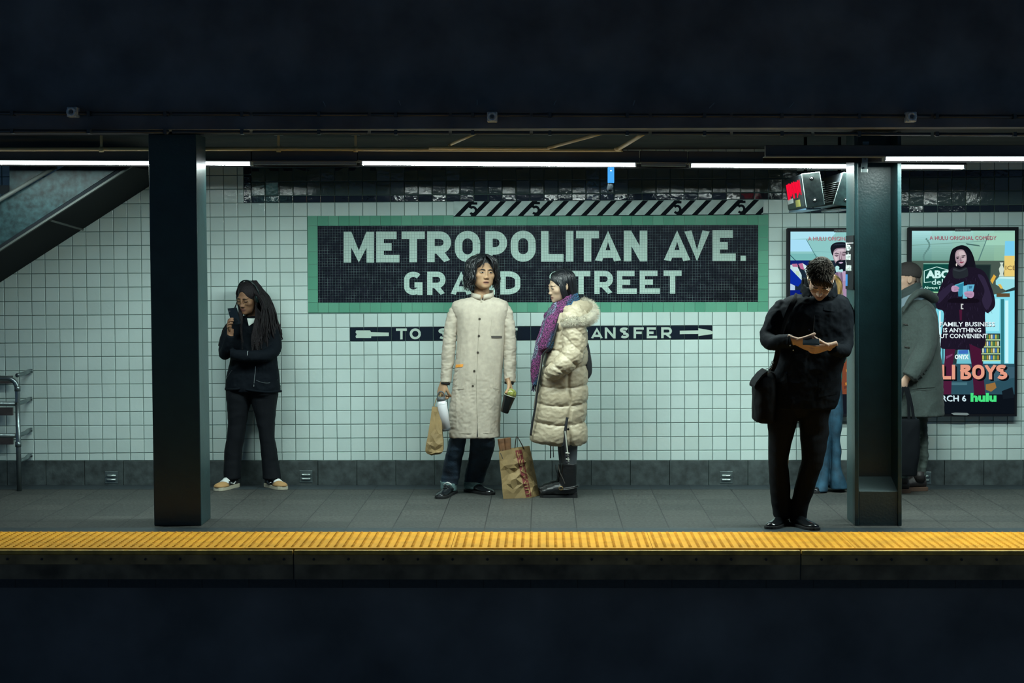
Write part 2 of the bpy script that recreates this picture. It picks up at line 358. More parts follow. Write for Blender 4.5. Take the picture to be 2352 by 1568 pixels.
MB().box((sx0+bw, -.0065, sz0+bw), (sx1-bw, -.0005, sz1-bw)).build('mosaic_field', FIELD, t)
LET = grid_mat('white_mosaic', (.52, .70, .63), (.58, .75, .68), (.25, .37, .34), .0205, 'xz', .045, .2)
for ch, a, b in (('M', 789.5, 859), ('E', 864.3, 917.4), ('T', 922.6, 975.5), ('R', 981, 1036), ('O', 1044.8, 1102.9), ('P', 1114.3, 1164.8), ('O', 1172.9, 1230.2), ('L', 1242.5, 1294.3), ('I', 1299.7, 1317.4), ('T', 1323.4, 1375.6), ('A', 1365.8, 1427.4), ('N', 1433, 1486.6), ('A', 1524, 1586.5), ('V', 1571, 1630.9), ('E', 1636.5, 1690), ('.', 1701, 1713.5)):
    m = MB(); k = (a-790)/900*3.6; letter(m, ch, a, b, 602.6-k, 532-k+(-1 if ch == 'O' else 0), -.0085, 17.3 if ch != '.' else 12.5)
    m.build('letter' if ch != '.' else 'full_stop', LET, t)
for ch, a, b in (('G', 928, 970.7), ('R', 981, 1023.3), ('A', 1034.5, 1084), ('N', 1093, 1137), ('D', 1149.3, 1195.2), ('S', 1262, 1303), ('T', 1313, 1356), ('R', 1365, 1408), ('E', 1417, 1463), ('E', 1469.3, 1515.7), ('T', 1524.3, 1565.5)):
    m = MB(); k = (a-928)/600*2.8; letter(m, ch, a, b, 677-k, 623.6-k, -.0085, 12.3); m.build('letter', LET, t)
# ------------------------------------------------------------------ transfer strip
t = thing('transfer_sign_strip', 'row of black tiles lettered with a transfer direction between arrow tail and arrow head', 'sign', (tX(16, 9), 0, tZ(16, 9)))
BT2 = island_mat('black_strip_tile', (.008, .012, .02), (.012, .018, .028), .12)
m = MB()
for u in range(3, 29): tile(m, u, u+1, 8, 9, gap=.0016)
m.build('strip_tiles', BT2, t)
SL = mat('cream_letter_glaze', (.55, .68, .60), .25)
for ch, a, b in [('T', 909.5, 934.5), ('O', 941, 966.7)]+[(c, 1007+31.5*i, 1031+31.5*i) for i, c in enumerate('STREE')]+[('T', 1165, 1189)]+[(c, 1294+31.7*i, 1318+31.7*i) for i, c in enumerate('TR')]+[('A', 1357, 1385), ('N', 1389, 1414), ('S', 1423.7, 1444.7), ('F', 1455.3, 1478.7), ('E', 1485.4, 1509.3), ('R', 1518.7, 1543.3)]:
    m = MB(); k = (a-910)/610*2.9; letter(m, ch, a, b, 779.2-k, 754-k, -.0112, 5.6, .003); m.build('letter', SL, t)
m = MB(); q = lambda L: [at(x, y, -.0112) for x, y in L]
m.prism(q([(893, 771.5), (852.5, 772), (852.5, 776), (818, 776), (816.5, 772), (819.5, 767.5), (816.5, 763), (818, 758.5), (850, 758.5), (852, 762.5), (893, 763.5)][::1])[::-1], (0, .003, 0)); m.build('arrow_tail', SL, t); m = MB()
m.prism(q([(1561.5, 767.2), (1561.5, 759.2), (1604, 758.5), (1604, 753.5), (1632, 758.5), (1637.5, 761.5), (1638.5, 764), (1635, 767), (1604, 771.5), (1604, 766.5)]), (0, .003, 0))
m.build('arrow_head', SL, t)
# ------------------------------------------------------------------ striped board with fives
t = thing('striped_marker_board', 'long pale board with black diagonal stripes and fives above the station mosaic', 'sign', at(1397, 494, -.01))
def hy(x, y): return at(x, y-(x-1042)/711*4.0, -.012)
def hp(L, d=0): return [hy(x, y)+Vector((0, -d, 0)) for x, y in L]
MB().prism(hp([(1042, 496.5), (1753, 496.5), (1753, 462.5), (1042, 462.5)]), (0, .011, 0)).build('board', mat('pale_board', (.40, .55, .52), .35, var=.2, vscale=9), t)
BS = mat('black_stripe', (.006, .009, .013), .8, spec=.1)
for k in range(20):
    m = MB()
    x = 1043.6+36.35*k; w_ = 13
    P = [(x, 496.3), (x+w_, 496.3), (x+w_+33, 462.7), (x+33, 462.7)]
    if x+w_+33 > 1753:
        P = [(x, 496.3), (x+w_, 496.3), (1752.8, 496.3-(1752.8-x-w_)), (1752.8, 496.3-(1752.8-x))]
    m.prism(hp(P, .0015), (0, .0012, 0)); m.build('stripe', BS, t)
m = MB(); m.prism(hp([(1042, 497.5), (1753, 497.5), (1753, 496), (1042, 496)], .002), (0, .002, 0))
m.build('lower_edge', BS, t)
for xc in (1087, 1231, 1556, 1703):
    m = MB(); k = (xc-1042)/711*4.0; letter(m, '5', xc-11, xc+11, 494.5-k, 464.5-k, -.0145, 5.5, .001); m.build('numeral', BS, t)
# ------------------------------------------------------------------ louvred plates in the dado
ZINC = mat('zinc_plate', (.17, .22, .22), .35, .7, var=.2, vscale=30)
for (px, py), lb in (((256, 1096), 'left of the left column'), ((703, 1094), 'right of the woman with headphones'), ((1668, 1096), 'left of the black coated man'), ((2124, 1097), 'half hidden by the grey coated man')):
    c = at(px, py, -.023); t = thing('louvre_plate', 'square zinc vent plate with two louvres, '+lb, 'vent plate', (c.x, -.022, c.z-.05), 'zinc vent plates along the wall base')
    MB().box((c.x-.05, -.026, c.z-.048), (c.x+.05, -.0222, c.z+.048)).build('plate', ZINC, t, bevel=.002)
    for dz in (.014, -.018): MB().tube(smoothpath([(c.x-.032, -.0255, c.z+dz), (c.x-.026, -.03, c.z+dz), (c.x+.026, -.03, c.z+dz), (c.x+.032, -.0255, c.z+dz)], 2), [.003]+[.0085]*5+[.003], 8).build('louvre', mat('bright_zinc', (.5, .58, .56), .3, .8), t, smooth=True)
    for s_ in (-1, 1): MB().ball((c.x+s_*.043, -.026, c.z), .003, 6, 4).build('screw', BOLT, t)
# ------------------------------------------------------------------ columns
PAINT = mat('dark_green_black_paint', (.010, .036, .040), .38, bump=.14, bscale=70, var=.2, vscale=8)
def colbox(mb, x0, x1, y0, y1, z0, z1, lean):
    mb.add([(x0, y0, z0), (x1, y0, z0), (x1, y1, z0), (x0, y1, z0), (x0+lean, y0, z1), (x1+lean, y0, z1), (x1+lean, y1, z1), (x0+lean, y1, z1)], [(3, 2, 1, 0), (4, 5, 6, 7), (0, 1, 5, 4), (1, 2, 6, 5), (2, 3, 7, 6), (3, 0, 4, 7)])
t = thing('support_column', 'left dark green steel column, boxed in on all sides', 'column', (-2.427, -2.15, 0), 'platform columns')
m = MB(); colbox(m, -2.5845, -2.27, -2.33, -1.965, 0, 2.585, -.014); m.build('shaft', PAINT, t, bevel=.006)
t = thing('support_column', 'right dark green H-shaped steel column with an open front and a block at its foot', 'column', (2.2, -2.15, 0), 'platform columns')
xa, xb = 2.045, 2.352
m = MB(); colbox(m, xa, xa+.026, -2.33, -1.985, 0, 2.585, -.02); m.build('flange', PAINT, t, bevel=.004)
m = MB(); colbox(m, xb-.026, xb, -2.33, -1.985, 0, 2.585, -.02); m.build('flange', PAINT, t, bevel=.004)
m = MB(); colbox(m, xa+.026, xb-.026, -2.075, -2.05, 0, 2.585, -.02); m.build('web', PAINT, t)
m = MB(); m.add([(xa+.0265, -2.322, 0), (xb-.0265, -2.322, 0), (xb-.0265, -2.322, .228), (xa+.0265, -2.322, .228), (xa+.0265, -2.076, 0), (xb-.0265, -2.076, 0), (xb-.0265, -2.076, .30), (xa+.0265, -2.076, .30)],
    [(0, 1, 2, 3), (7, 6, 5, 4), (3, 2, 6, 7), (0, 3, 7, 4), (1, 5, 6, 2), (0, 4, 5, 1)]); m.build('footing_block', mat('painted_block', (.028, .05, .052), .6, bump=.12, bscale=60), t, bevel=.003)
SIGNB = mat('black_enamel', (.004, .006, .008), .7, spec=.12); SIGNW = mat('white_enamel', (.75, .8, .78), .4)
pz0, pz1 = at(1960, 664, -2.15).z, at(1960, 541, -2.15).z; xs = xa-.016
P = MB().box((xs-.003, -2.325, pz0), (xs, -1.99, pz1)).build('name_plate', SIGNB, t)
m = MB(); m.box((xs-.0045, -2.322, pz1-.052), (xs-.0028, -1.992, pz1-.047))
for i, wd in enumerate(('Metro-', 'politan', 'Avenue')):
    word(m, wd, (xs-.0035, -1.998, pz1-(.098, .160, .232)[i]), (0, -1, 0), (0, 0, 1), .078, .0008, None, 'x', bold=.0012)
m.build('plate_lettering', SIGNW, P)
m = MB(); m.box((xs-.0045, -2.085, pz0+.02), (xs-.0028, -2.0, pz0+.098)); m.build('blue_arrow_patch', mat('blue_enamel', (.03, .17, .45), .4), P)
t = thing('strut_bracket', 'slotted metal strut hanging in front of the right column top', 'bracket', at(1985, 390, -2.40))
a = at(1985, 392, -2.40); b = at(1989, 325, -2.42)
m = MB(); R = []
for p in (a, b): R.append([p+Vector(k) for k in ((-.019, -.004, 0), (.019, -.004, 0), (.019, .018, 0), (.013, .018, 0), (.013, .002, 0), (-.013, .002, 0), (-.013, .018, 0), (-.019, .018, 0))])
m.rings(R); m.build('strut', mat('galvanised', (.11, .14, .14), .35, .8), t)
m = MB(); m.box(a+Vector((-.021, -.012, -.012)), a+Vector((.021, .004, .012))); m.build('foot_plate', mat('bright_zinc', (1, 1, 1)), t, bevel=.002)
for k in range(3):
    p = a.lerp(b, .1+.3*k); MB().tube([p+Vector((0, -.014, 0)), p+Vector((0, -.004, 0))], .005, 8).build('slot', BOLT, t)
# ------------------------------------------------------------------ fluorescent fixtures
HOUS = mat('grey_housing', (.075, .075, .072), .6, var=.2, vscale=4)
LIP = mat('white_reflector', (.7, .74, .72), .5)
TUBEM = emat('fluorescent_lens', TUBE, TUBE_W); EDGEM = emat('lens_edge', (.86, .97, 1.0), EDGE_W)
DEADT = mat('dead_tube_cover', (.25, .27, .26), .4)
def fixture(x0, x1, y0, y1, Y, label, lit0=None, lit1=None, lit=True, hh=.095, cat='light fixture', name='fluorescent_fixture', tm=None):
    A = at(x0, y0, Y); B = at(x1, y1, Y); t = thing(name, label, cat, (A+B)/2, 'fluorescent fixtures over the platform')
    def bar(a, b, ya, yb, za, zb): return MB().add([a+Vector((0, ya, za)), b+Vector((0, ya, za)), b+Vector((0, yb, za)), a+Vector((0, yb, za)), a+Vector((0, ya, zb)), b+Vector((0, ya, zb)), b+Vector((0, yb, zb)), a+Vector((0, yb, zb))], [(3, 2, 1, 0), (4, 5, 6, 7), (0, 1, 5, 4), (1, 2, 6, 5), (2, 3, 7, 6), (3, 0, 4, 7)])
    bar(A, B, -.032, .032, .020, hh).build('housing', HOUS, t, bevel=.004)
    bar(A, B, .128, .132, -.0155, .016).build('added_cutoff_lip', mat('black_lip', (.004, .004, .004), .9), t)  # added black lip that cuts the lens light off the upper wall
    bar(A, B, -.05, .132, .0135, .0195).build('added_lip_plate', mat('grey_lip_plate', (.2, .21, .2), .7), t)  # added plate that carries the light-cutting lip
    a = at(lit0, y0+(y1-y0)*(lit0-x0)/(x1-x0), Y) if lit0 else A; b = at(lit1, y0+(y1-y0)*(lit1-x0)/(x1-x0), Y) if lit1 else B
    d = (b-a).normalized()
    if lit:
        m = bar(a+d*.006, b-d*.006, -.05, .05, -.0085, .0085); m.m = [0, 1, 1, 1, 1, 1]; m.build('lens', [tm or TUBEM, EDGEM], t)
        for p, q_ in ((a, d), (b, -d)): MB().box(p+Vector((-.005, -.05, -.012)), p+Vector((.005, .05, .014))).build('end_cap', LIP, t)
    else: bar(a+d*.01, b-d*.01, -.03, .03, -.006, .012).build('cover', DEADT, t)
    return t
LY = -1.86
fixture(-52, 578, 373.4, 376.2, LY, 'lit fluorescent fixture passing behind the left column', lit=True, tm=emat('dimmed_tube', TUBE, TUBE_W*.6))  # lens set weaker to keep the left wall darker
fixture(580, 822, 376.2, 376.6, LY, 'unlit fixture section between the left and middle lit tubes', lit=False)
fixture(824, 1468, 375.2, 379, LY, 'lit fluorescent fixture above the station mosaic and the couple', 832, 1460)
fixture(1470, 1578, 379, 380.2, LY, 'short unlit fixture section right of the blue lamp', lit=False)
fixture(1580, 2218, 380.2, 384, LY, 'lit fluorescent fixture passing behind the right column', 1585, 2212)
fixture(1757, 2660, 365.5, 365, -2.52, 'nearer fluorescent fixture crossing in front of the right column, lit only at its right end', 2030, 2650, hh=.088)
# ================================================================== STAIR, RAIL, PIPES, LAMPS, DISPLAYS
t = thing('stairway', 'dark steel stairway rising to the ceiling at the upper left', 'stairs', (-3.6, -.7, 2.0))
STEEL = mat('worn_green_steel', (.010, .025, .028), .45, .0, spec=.3, var=.7, vscale=26, bump=.05, bscale=50)
DSTEEL = mat('black_steel', (.005, .007, .009), .85, spec=.12)
LSTEEL = mat('bare_steel_edge', (.040, .048, .045), .65, .2)
YS = -1.40
def sp(x, y, d=0): return at(x, y, YS+d)
def ext(mb, pts, d0, d1): mb.prism([sp(x, y, 0)+Vector((0, d0, 0)) for x, y in pts], (0, d1-d0, 0))
def ln(x): return 577-.6405*x
m = MB(); ext(m, [(-400, ln(-400)), (300, ln(300)-3), (300, ln(300)-13), (-400, ln(-400)-13)], 0, 1.36); m.build('soffit', DSTEEL, t)
m = MB(); ext(m, [(-400, ln(-400)+1.5), (310, ln(310)+1.5), (310, ln(310)-3.5), (-400, ln(-400)-3.5)], -.045, .0); m.build('lower_flange', LSTEEL, t)
m = MB(); ext(m, [(-400, ln(-400)-3.5), (305, ln(305)-3.5), (290, ln(290)-13), (-400, ln(-400)-13)], -.03, .0); m.build('rim', DSTEEL, t)
m = MB(); ext(m, [(-400, ln(-400)-13), (282, 380), (150, 380), (-400, 690)], 0, .03); m.build('side_panel', STEEL, t)
m = MB(); m.tube([sp(-400, 692.5, -.03), sp(128, 383, -.03)], .015, 10); m.build('handrail', LSTEEL, t, smooth=True)
m = MB(); ext(m, [(20, 440), (128, 380), (20, 380)], .02, .05); m.build('upper_panel', STEEL, t)
m = MB(); ext(m, [(-80, 425), (20, 425), (20, 445), (-80, 445)], .03, .06); m.build('bracket_plate', DSTEEL, t)
m = MB(); a = sp(116, 503, .05); b = sp(190, 512, .9); m.tube([a+Vector((0, 0, -.01)), b+Vector((0, 0, -.05))], .008, 6); m.build('soffit_seam', LSTEEL, t)
# pipe rail / leaning bar at the left
t = thing('pipe_railing', 'brushed metal pipe railing with a floor post against the tiled wall at the left edge', 'railing', (fl(42, 1127).x, fl(42, 1127).y, 0))
PIPE = mat('brushed_pipe', (.20, .25, .26), .32, .85, bump=.1, bscale=80)
yp = fl(42, 1127).y; yr = yp
px_ = fl(42, 1127).x
def rz(y, Y): return at(42, y, Y).z
R_ = .0195
top = rz(868, yp)
m = MB(); m.tube(smoothpath([(-4.58, yr, top), (px_-.14, yr, top), (px_-.04, yr, top-.012), (px_, yr, top-.07), (px_+.004, yr, top-.2)], 5), R_, 12); m.tube([(px_+.004, yr, top-.18), (px_+.008, yr, 0)], R_, 12)
m.build('post', PIPE, t, smooth=True)
for y in (927, 1000):
    m = MB(); z = rz(y, yp); m.tube([(-4.58, yr, z), (px_-.015, yr, z)], .017, 10); m.build('rail', PIPE, t, smooth=True)
for y, yb in ((862, 855), (927, 928), (1000, 994), (1060, 1054)):
    z = rz(y, yp); b = at(74, yb, -.03); m = MB(); m.tube(smoothpath([(px_, yr, z), (px_+.03, yr+.1, z+.01), (b.x-.02, -.06, z+.012), (b.x, -.025, z+.012)], 4), .016, 10); m.build('wall_return', PIPE, t, smooth=True)
for y in (892, 1020):
    z = rz(y, yp); MB().tube([(px_+.004, yr, z-.02), (px_+.004, yr, z+.02)], R_+.004, 12).build('collar', PIPE, t, smooth=True)
m = MB()
for y in (872, 945, 1012): m.box((-4.58, -.09, rz(y, -.1)-.03), (px_-.12, -.06, rz(y, -.1)+.03))
m.build('rail_shade_strip', mat('brown_shade_strip', (.07, .06, .06), .6), t)  # brown strips standing in for shadows and reflections on the wall behind the rails
# conduits
BEIGE = mat('beige_conduit', (.62, .50, .24), .5)
PY = -1.94
def run(name, label, pts, r, m_, grp=None, k=5):
    P = [at(x, y, Y) for x, y, Y in pts]; c = sum(P, Vector())/len(P); o = MB().tube(smoothpath(P, k), r, 10).build(name, m_, smooth=True, origin=c); return tag(o, label, 'pipe', grp)
c1 = run('conduit', 'long beige conduit along the ceiling that bends up at its right end', [(-30, 343, PY), (600, 342, PY), (900, 343, PY), (1385, 344.5, PY), (1415, 342, PY-.02), (1432, 335, PY-.1), (1478, 307, -2.52)], .0135, BEIGE)
c2 = run('conduit', 'second beige conduit leaving the long one and slanting up above the lit tube', [(985, 339.5, PY-.035), (1235, 340.5, PY-.035), (1262, 338, PY-.05), (1290, 331, PY-.12), (1382, 306, -2.52)], .0115, BEIGE)
c3 = run('conduit', 'short beige conduit slanting up to the ceiling left of centre', [(1032, 333, PY-.02), (1100, 303, -2.5)], .0095, BEIGE, k=1)
def clamp(x, y, lb):
    c = at(x, y, PY); t = thing('pipe_clamp', lb, 'clamp', (c.x, PY, c.z))
    MB().tube([c+Vector((-.014, 0, 0)), c+Vector((.014, 0, 0))], .019, 12).build('collar', BEIGE, t, smooth=True)
    MB().box(c+Vector((-.008, -.006, .018)), c+Vector((.008, .006, .112))).build('hanger_rod', BEIGE, t)
    MB().box(c+Vector((-.03, -.03, .095)), c+Vector((.03, .03, .112))).build('hanger_plate', mat('dull_plate', (.12, .11, .1), .5, .5), t)
clamp(817, 343, 'beige pipe clamp above the gap left of the middle lit tube'); clamp(640, 343, 'pipe clamp just right of the left column'); clamp(233, 343, 'pipe clamp above the stairway at the left')
# cable runs and round boxes below the track ceiling
CABLE = mat('black_cable_tray', (.05, .055, .055), .45)
for (y, Y, lb) in ((264, -2.80, 'upper dark conduit run along the ceiling girder'), (305, -2.80, 'lower dark conduit run along the ceiling girder')):
    P0 = at(-60, y-4, Y); P1 = at(2420, y+4, Y); t = thing('cable_run', lb, 'pipe', (P0+P1)/2)
    L = P1-P0; x = 0; k = 0
    while x < 1:
        x2 = min(1, x+(.075 if k % 3 else .11)); MB().tube([P0+L*x, P0+L*(x2-.003)], .011, 8).build('pipe_length', CABLE, t, smooth=True); x = x2; k += 1
    for i in range(14):
        p = P0+L*((i+.5)/14); MB().box(p+Vector((-.01, -.014, -.014)), p+Vector((.01, .045, .016))).build('saddle', CABLE, t)
for (x, y), lb in (((162, 256), 'round grey ceiling speaker over the stairway'), ((1130, 267), 'round grey ceiling speaker above the man in the cream coat'), ((2096, 267), 'round grey ceiling speaker above the right column')):
    c = at(x, y, -2.88); t = thing('ceiling_speaker', lb, 'speaker', (c.x, -2.78, c.z), 'round speakers along the girder')
    SPK = mat('grey_speaker', (.62, .68, .68), .5, var=.3, vscale=60)
    MB().box(c+Vector((-.032, .03, -.032)), c+Vector((.032, .118, .032))).build('box', SPK, t, bevel=.006)
    rg = [];
    for k in range(17):
        a = 2*math.pi*k/16; rg.append(c+Vector((.023*math.cos(a), .015, .023*math.sin(a))))
    MB().tube(rg, .0085, 8, cap=False).build('ring', SPK, t, smooth=True)
    MB().tube([c+Vector((0, .028, 0)), c+Vector((0, .012, 0))], .010, 10).build('core', mat('dark_core', (.08, .09, .09), .5), t)
# hanging rod stubs under the girder that catch the light
for (x, y, dx, lb) in ((745, 238, -3, 'thin hanger rod on the dark ceiling right of the left column'), (918, 236, -2, 'thin hanger rod on the dark ceiling above the lettered wall, left one'), (1096, 235, 0, 'thin hanger rod on the dark ceiling left of the middle speaker'), (1275, 235, 3, 'thin hanger rod on the dark ceiling right of the middle speaker'), (1456, 236, 2, 'thin hanger rod on the dark ceiling above the blue lamp'), (1635, 242, 6, 'thin hanger rod on the dark ceiling above the right end of the mosaic'), (1818, 241, 5, 'thin hanger rod on the dark ceiling left of the right column')):
    p = at(x, y, -2.79); o = MB().tube([at(x-dx, y+6, -2.79), at(x+dx, y-6, -2.79)], .004, 6).build('hanger_rod', mat('rod_steel', (.25, .27, .27), .4, .6), origin=p); tag(o, lb, 'rod', 'hanger rods on the girder')
# blue lamp
c = at(1403, 404, -1.78); t = thing('blue_lamp', 'small blue emergency lamp hanging below the lit tube', 'lamp', at(1403, 384, -1.78))
a0 = at(1396, 384, -1.78); a1 = at(1410.5, 420, -1.78)
MB().box((a0.x, -1.80, a1.z), (a1.x, -1.755, a0.z)).build('lens', emat('blue_lens', (.07, .42, .95), 1.0), t, bevel=.003)
MB().tube([(a0.x+.018, -1.777, a1.z), (a0.x+.018, -1.777, a1.z-.02), (a0.x+.012, -1.777, a1.z-.045), (a0.x+.006, -1.777, a1.z-.055)], [.017, .02, .019, .012], 10).build('base', mat('dark_lamp_base', (.004, .006, .008), .8, spec=.1), t, smooth=True)
MB().box((a0.x+.005, -1.79, a0.z), (a1.x-.005, -1.77, a0.z+.03)).build('stem', DSTEEL, t)
MB().tube([(c.x, -1.802, c.z+.035), (c.x, -1.799, c.z+.035)], .005, 8).build('screw', BOLT, t)
# arrival displays
CASE = mat('black_case', (.012, .015, .018), .4)
PLATE = mat('cast_plate', (.26, .32, .31), .5, .35, var=.35, vscale=25)
def display(quad, label, led, mirror=False, yf=-2.02, yb=-1.15):
    q4 = [at(x, y, yf) for x, y in quad]                       # TL TR BR BL of the end plate
    c = sum(q4, Vector())/4; t = thing('arrival_display', label, 'display', (c.x, (yf+yb)/2, q4[0].z), 'back to back arrival displays')
    off = Vector((0, yb-yf, 0)); fr = [p.copy() for p in q4]
    MB().prism([fr[3]+Vector((0, .012, 0)), fr[2]+Vector((0, .012, 0)), fr[1]+Vector((0, .012, 0)), fr[0]+Vector((0, .012, 0))], off).build('housing', CASE, t, bevel=.008)
    MB().prism([fr[3], fr[2], fr[1], fr[0]], (0, .012, 0)).build('end_plate', PLATE, t, bevel=.004)
    for k in (.17, .82):
        p = (fr[0].lerp(fr[3], k)+fr[1].lerp(fr[2], k))/2; MB().ball(p+Vector((0, -.003, 0)), .009, 10, 6).build('plate_bolt', mat('bright_bolt', (.8, .85, .85), .25, .6), t, smooth=True)
        rg = [p+Vector((.012*math.cos(a*math.pi/6), -.002, .012*math.sin(a*math.pi/6))) for a in range(13)]; MB().tube(rg, .0035, 6, cap=False).build('bolt_recess', BOLT, t)
    A, B = (fr[0], fr[3]) if not mirror else (fr[1], fr[2])
    nx = -1 if not mirror else 1
    def sc(u, v): return A.lerp(B, v)+Vector((0, (yb-yf)*u, 0))
    n = Vector((nx, 0, -.25)).normalized()
    q = [sc(.03, .05), sc(.03, .95), sc(.99, .95), sc(.99, .05)]
    scr = MB().prism([p+n*.004 for p in (q if not mirror else q[::-1])], -n*.004).build('screen', mat('dark_screen', (.01, .012, .014), .25), t)
    g = MB()
    for l, p in ((B, fr[2] if not mirror else fr[3]),):
        g.prism([sc(0, 1)+Vector((0, .01, -.012)), sc(1, 1)+Vector((0, 0, -.012)), sc(1, 1)+Vector((-nx*.1, 0, -.012)), sc(0, 1)+Vector((-nx*.1, .01, -.012))][::(-1 if mirror else 1)], (0, 0, .01))
    g.build('underside_pane', mat('blue_grey_glass', (.05, .10, .15), .2), t)
    for k in range(10):
        v = .30+.066*k; p = (fr[1].lerp(fr[2], v) if not mirror else fr[0].lerp(fr[3], v)); s_ = -nx
        MB().box(p+Vector((0, .02, -.0025)), p+Vector((s_*.020, .5, .0012))).build('fin', mat('dark_fin', (.06, .07, .07), .6), t)
    if led:
        r = MB(); rnd = random.Random(3)
        for ln_ in range(1):
            u = .12
            while u < .86:
                v0 = .13+rnd.random()*.07; v1 = .50+rnd.random()*.18; w_ = .028+rnd.random()*.02
                P = [sc(u, v0), sc(u, v1), sc(u+w_, v1), sc(u+w_, v0)]; r.prism([p+n*.0055 for p in P], -n*.001); u += w_+.008+rnd.random()*.01
        r.build('red_text', emat('red_led', (.95, .006, .04), 1.0), scr)
        w_ = MB(); P = [sc(.62, .64), sc(.62, .78), sc(.96, .80), sc(.96, .66)]; w_.prism([p+n*.0055 for p in P], -n*.001); w_.build('white_sticker', mat('sticker', (.5, .55, .55), .6), scr)
        w_ = MB(); P = [sc(.25, .72), sc(.25, .93), sc(.5, .93), sc(.5, .72)]; w_.prism([p+n*.0055 for p in P], -n*.001); w_.build('yellow_sticker', mat('ysticker', (.15, .14, .03), .6), scr)
    MB().tube([c+Vector((0, .4, .1)), Vector((c.x, c.y+.4, 2.6))], .012, 8).build('hanger', DSTEEL, t)
display([(1841, 399), (1883, 394), (1895, 470), (1852, 477)], 'arrival display with red lettering on its left face and a bolted metal end plate', True, yf=-1.9, yb=-.95)
display([(1936, 395), (1978, 399), (1966, 476), (1913, 470)], 'arrival display half hidden by the right column, finned on its left side', False, True, yf=-1.9, yb=-.95)
# ------------------------------------------------------------------ advertising screens
PX = (CAMD-.09)/FPX
def ad(name_label, x0, x1, y0, y1, draw):
    Ys = -.085; a = at(x0, y1, Ys); b = at(x1, y0, Ys)
    t = thing('ad_screen', name_label, 'advertising screen', ((a.x+b.x)/2, -.045, a.z), 'lit advertising screens on the wall')
    fw_ = 7.5; FR = mat('black_frame', (.004, .005, .010), .6, spec=.2)
    MB().box((a.x, -.082, a.z), (b.x, -.0095, b.z)).build('cabinet', FR, t, bevel=.01)
    m = MB(); m.box((a.x, -.094, a.z), (a.x+.024, -.080, b.z)); m.box((b.x-.024, -.094, a.z), (b.x, -.080, b.z)); m.box((a.x+.024, -.094, b.z-.028), (b.x-.024, -.080, b.z)); m.box((a.x+.024, -.094, a.z), (b.x-.024, -.080, a.z+.022)); m.build('frame', FR, t)
    w_ = MB(); c = at((x0+x1)/2, y0+7, -.0945); w_.box(c+Vector((-.06, -.0015, -.011)), c+Vector((.06, .001, .011))); o = w_.build('maker_plate', mat('grey_plate', (.03, .035, .04), .4), t)
    word(MB(), '', (0, 0, 0), (1, 0, 0), (0, 0, 1), .02, 0, None, 'x')
    word_m = MB(); word(word_m, 'OUTFRONT', c+Vector((0, -.0025, -.0075)), (1, 0, 0), (0, 0, 1), .021, .0003, None, 'x', align='CENTER'); word_m.build('plate_lettering', mat('grey_letters', (.16, .18, .19), .5), o)
    scr = MB(); lay = [0]; mats = []; cols = {}
    def use(c_):
        if c_ not in cols:
            cols[c_] = len(mats); mats.append(emat('screen_%d_%d_%d' % c_, srgb(c_), 1.0))
        scr.cur = cols[c_]
    def poly(pts, c_):
        use(c_); lay[0] += 1; Y = Ys-.0005-.00007*lay[0]; P = [at(x, y, Y) for x, y in pts]
        n = sum(((P[i].x-P[i-1].x)*(P[i].z+P[i-1].z) for i in range(len(P))))
        scr.ngon(P if n < 0 else P[::-1])
    def ell(cx, cy, rx, ry, c_, a0=0, a1=360): poly([(cx+rx*math.cos(math.radians(a0+(a1-a0)*i/20)), cy+ry*math.sin(math.radians(a0+(a1-a0)*i/20))) for i in range(21 if a1-a0 < 360 else 20)], c_)
    def rect(xa, ya, xb, yb, c_): poly([(xa, ya), (xb, ya), (xb, yb), (xa, yb)], c_)
    def text(body, xl, xr, yb_, h, c_, bold=.0, sh=None, italic=0):
        for k, cc in (((1, sh),) if sh else ())+((0, c_),):
            use(cc); lay[0] += 1; Y = Ys-.0005-.00007*lay[0]; tm = MB(); word(tm, body, (0, 0, 0), (1, 0, 0), (0, 0, 1), 1, 0, None, 'x', bold=bold, italic=italic)
            if not tm.v: continue
            mx = max(p.x for p in tm.v); mn = min(p.x for p in tm.v); mz = max(p.z for p in tm.v)
            fs = [f for f in tm.f]; sx = (xr-xl)/(mx-mn)
            scr.add([at(xl+(p.x-mn)*sx+k, yb_-p.z*h/.73+k, Y) for p in tm.v], fs)
    def lett(s_, c_, yb_, yt, tp, dx=0, dy=0):
        use(c_); lay[0] += 1; Y = Ys-.0005-.00007*lay[0]
        for ch, xa, xb in s_: letter(scr, ch, xa+dx, xb+dx, yb_+dy, yt+dy, Y, tp, depth=.00003)
    draw(poly, ell, rect, text, lett)
    scr.build('screen', mats, t); return t
def spl(L, k=5):
    n = len(L); out = []
    for i in range(n):
        p0, p1, p2, p3 = L[i-1], L[i], L[(i+1) % n], L[(i+2) % n]
        for j in range(k):
            t = j/k; out.append(tuple(.5*(2*p1[c]+(p2[c]-p0[c])*t+(2*p0[c]-5*p1[c]+4*p2[c]-p3[c])*t*t+(3*p1[c]-p0[c]-3*p2[c]+p3[c])*t**3) for c in (0, 1)))
    return out
def mixc(a, b, t): return tuple(int(round(a[i]+(b[i]-a[i])*t)) for i in range(3))
def z1(L): return [(2050+x/3.268, 500+y/3.268) for x, y in L]
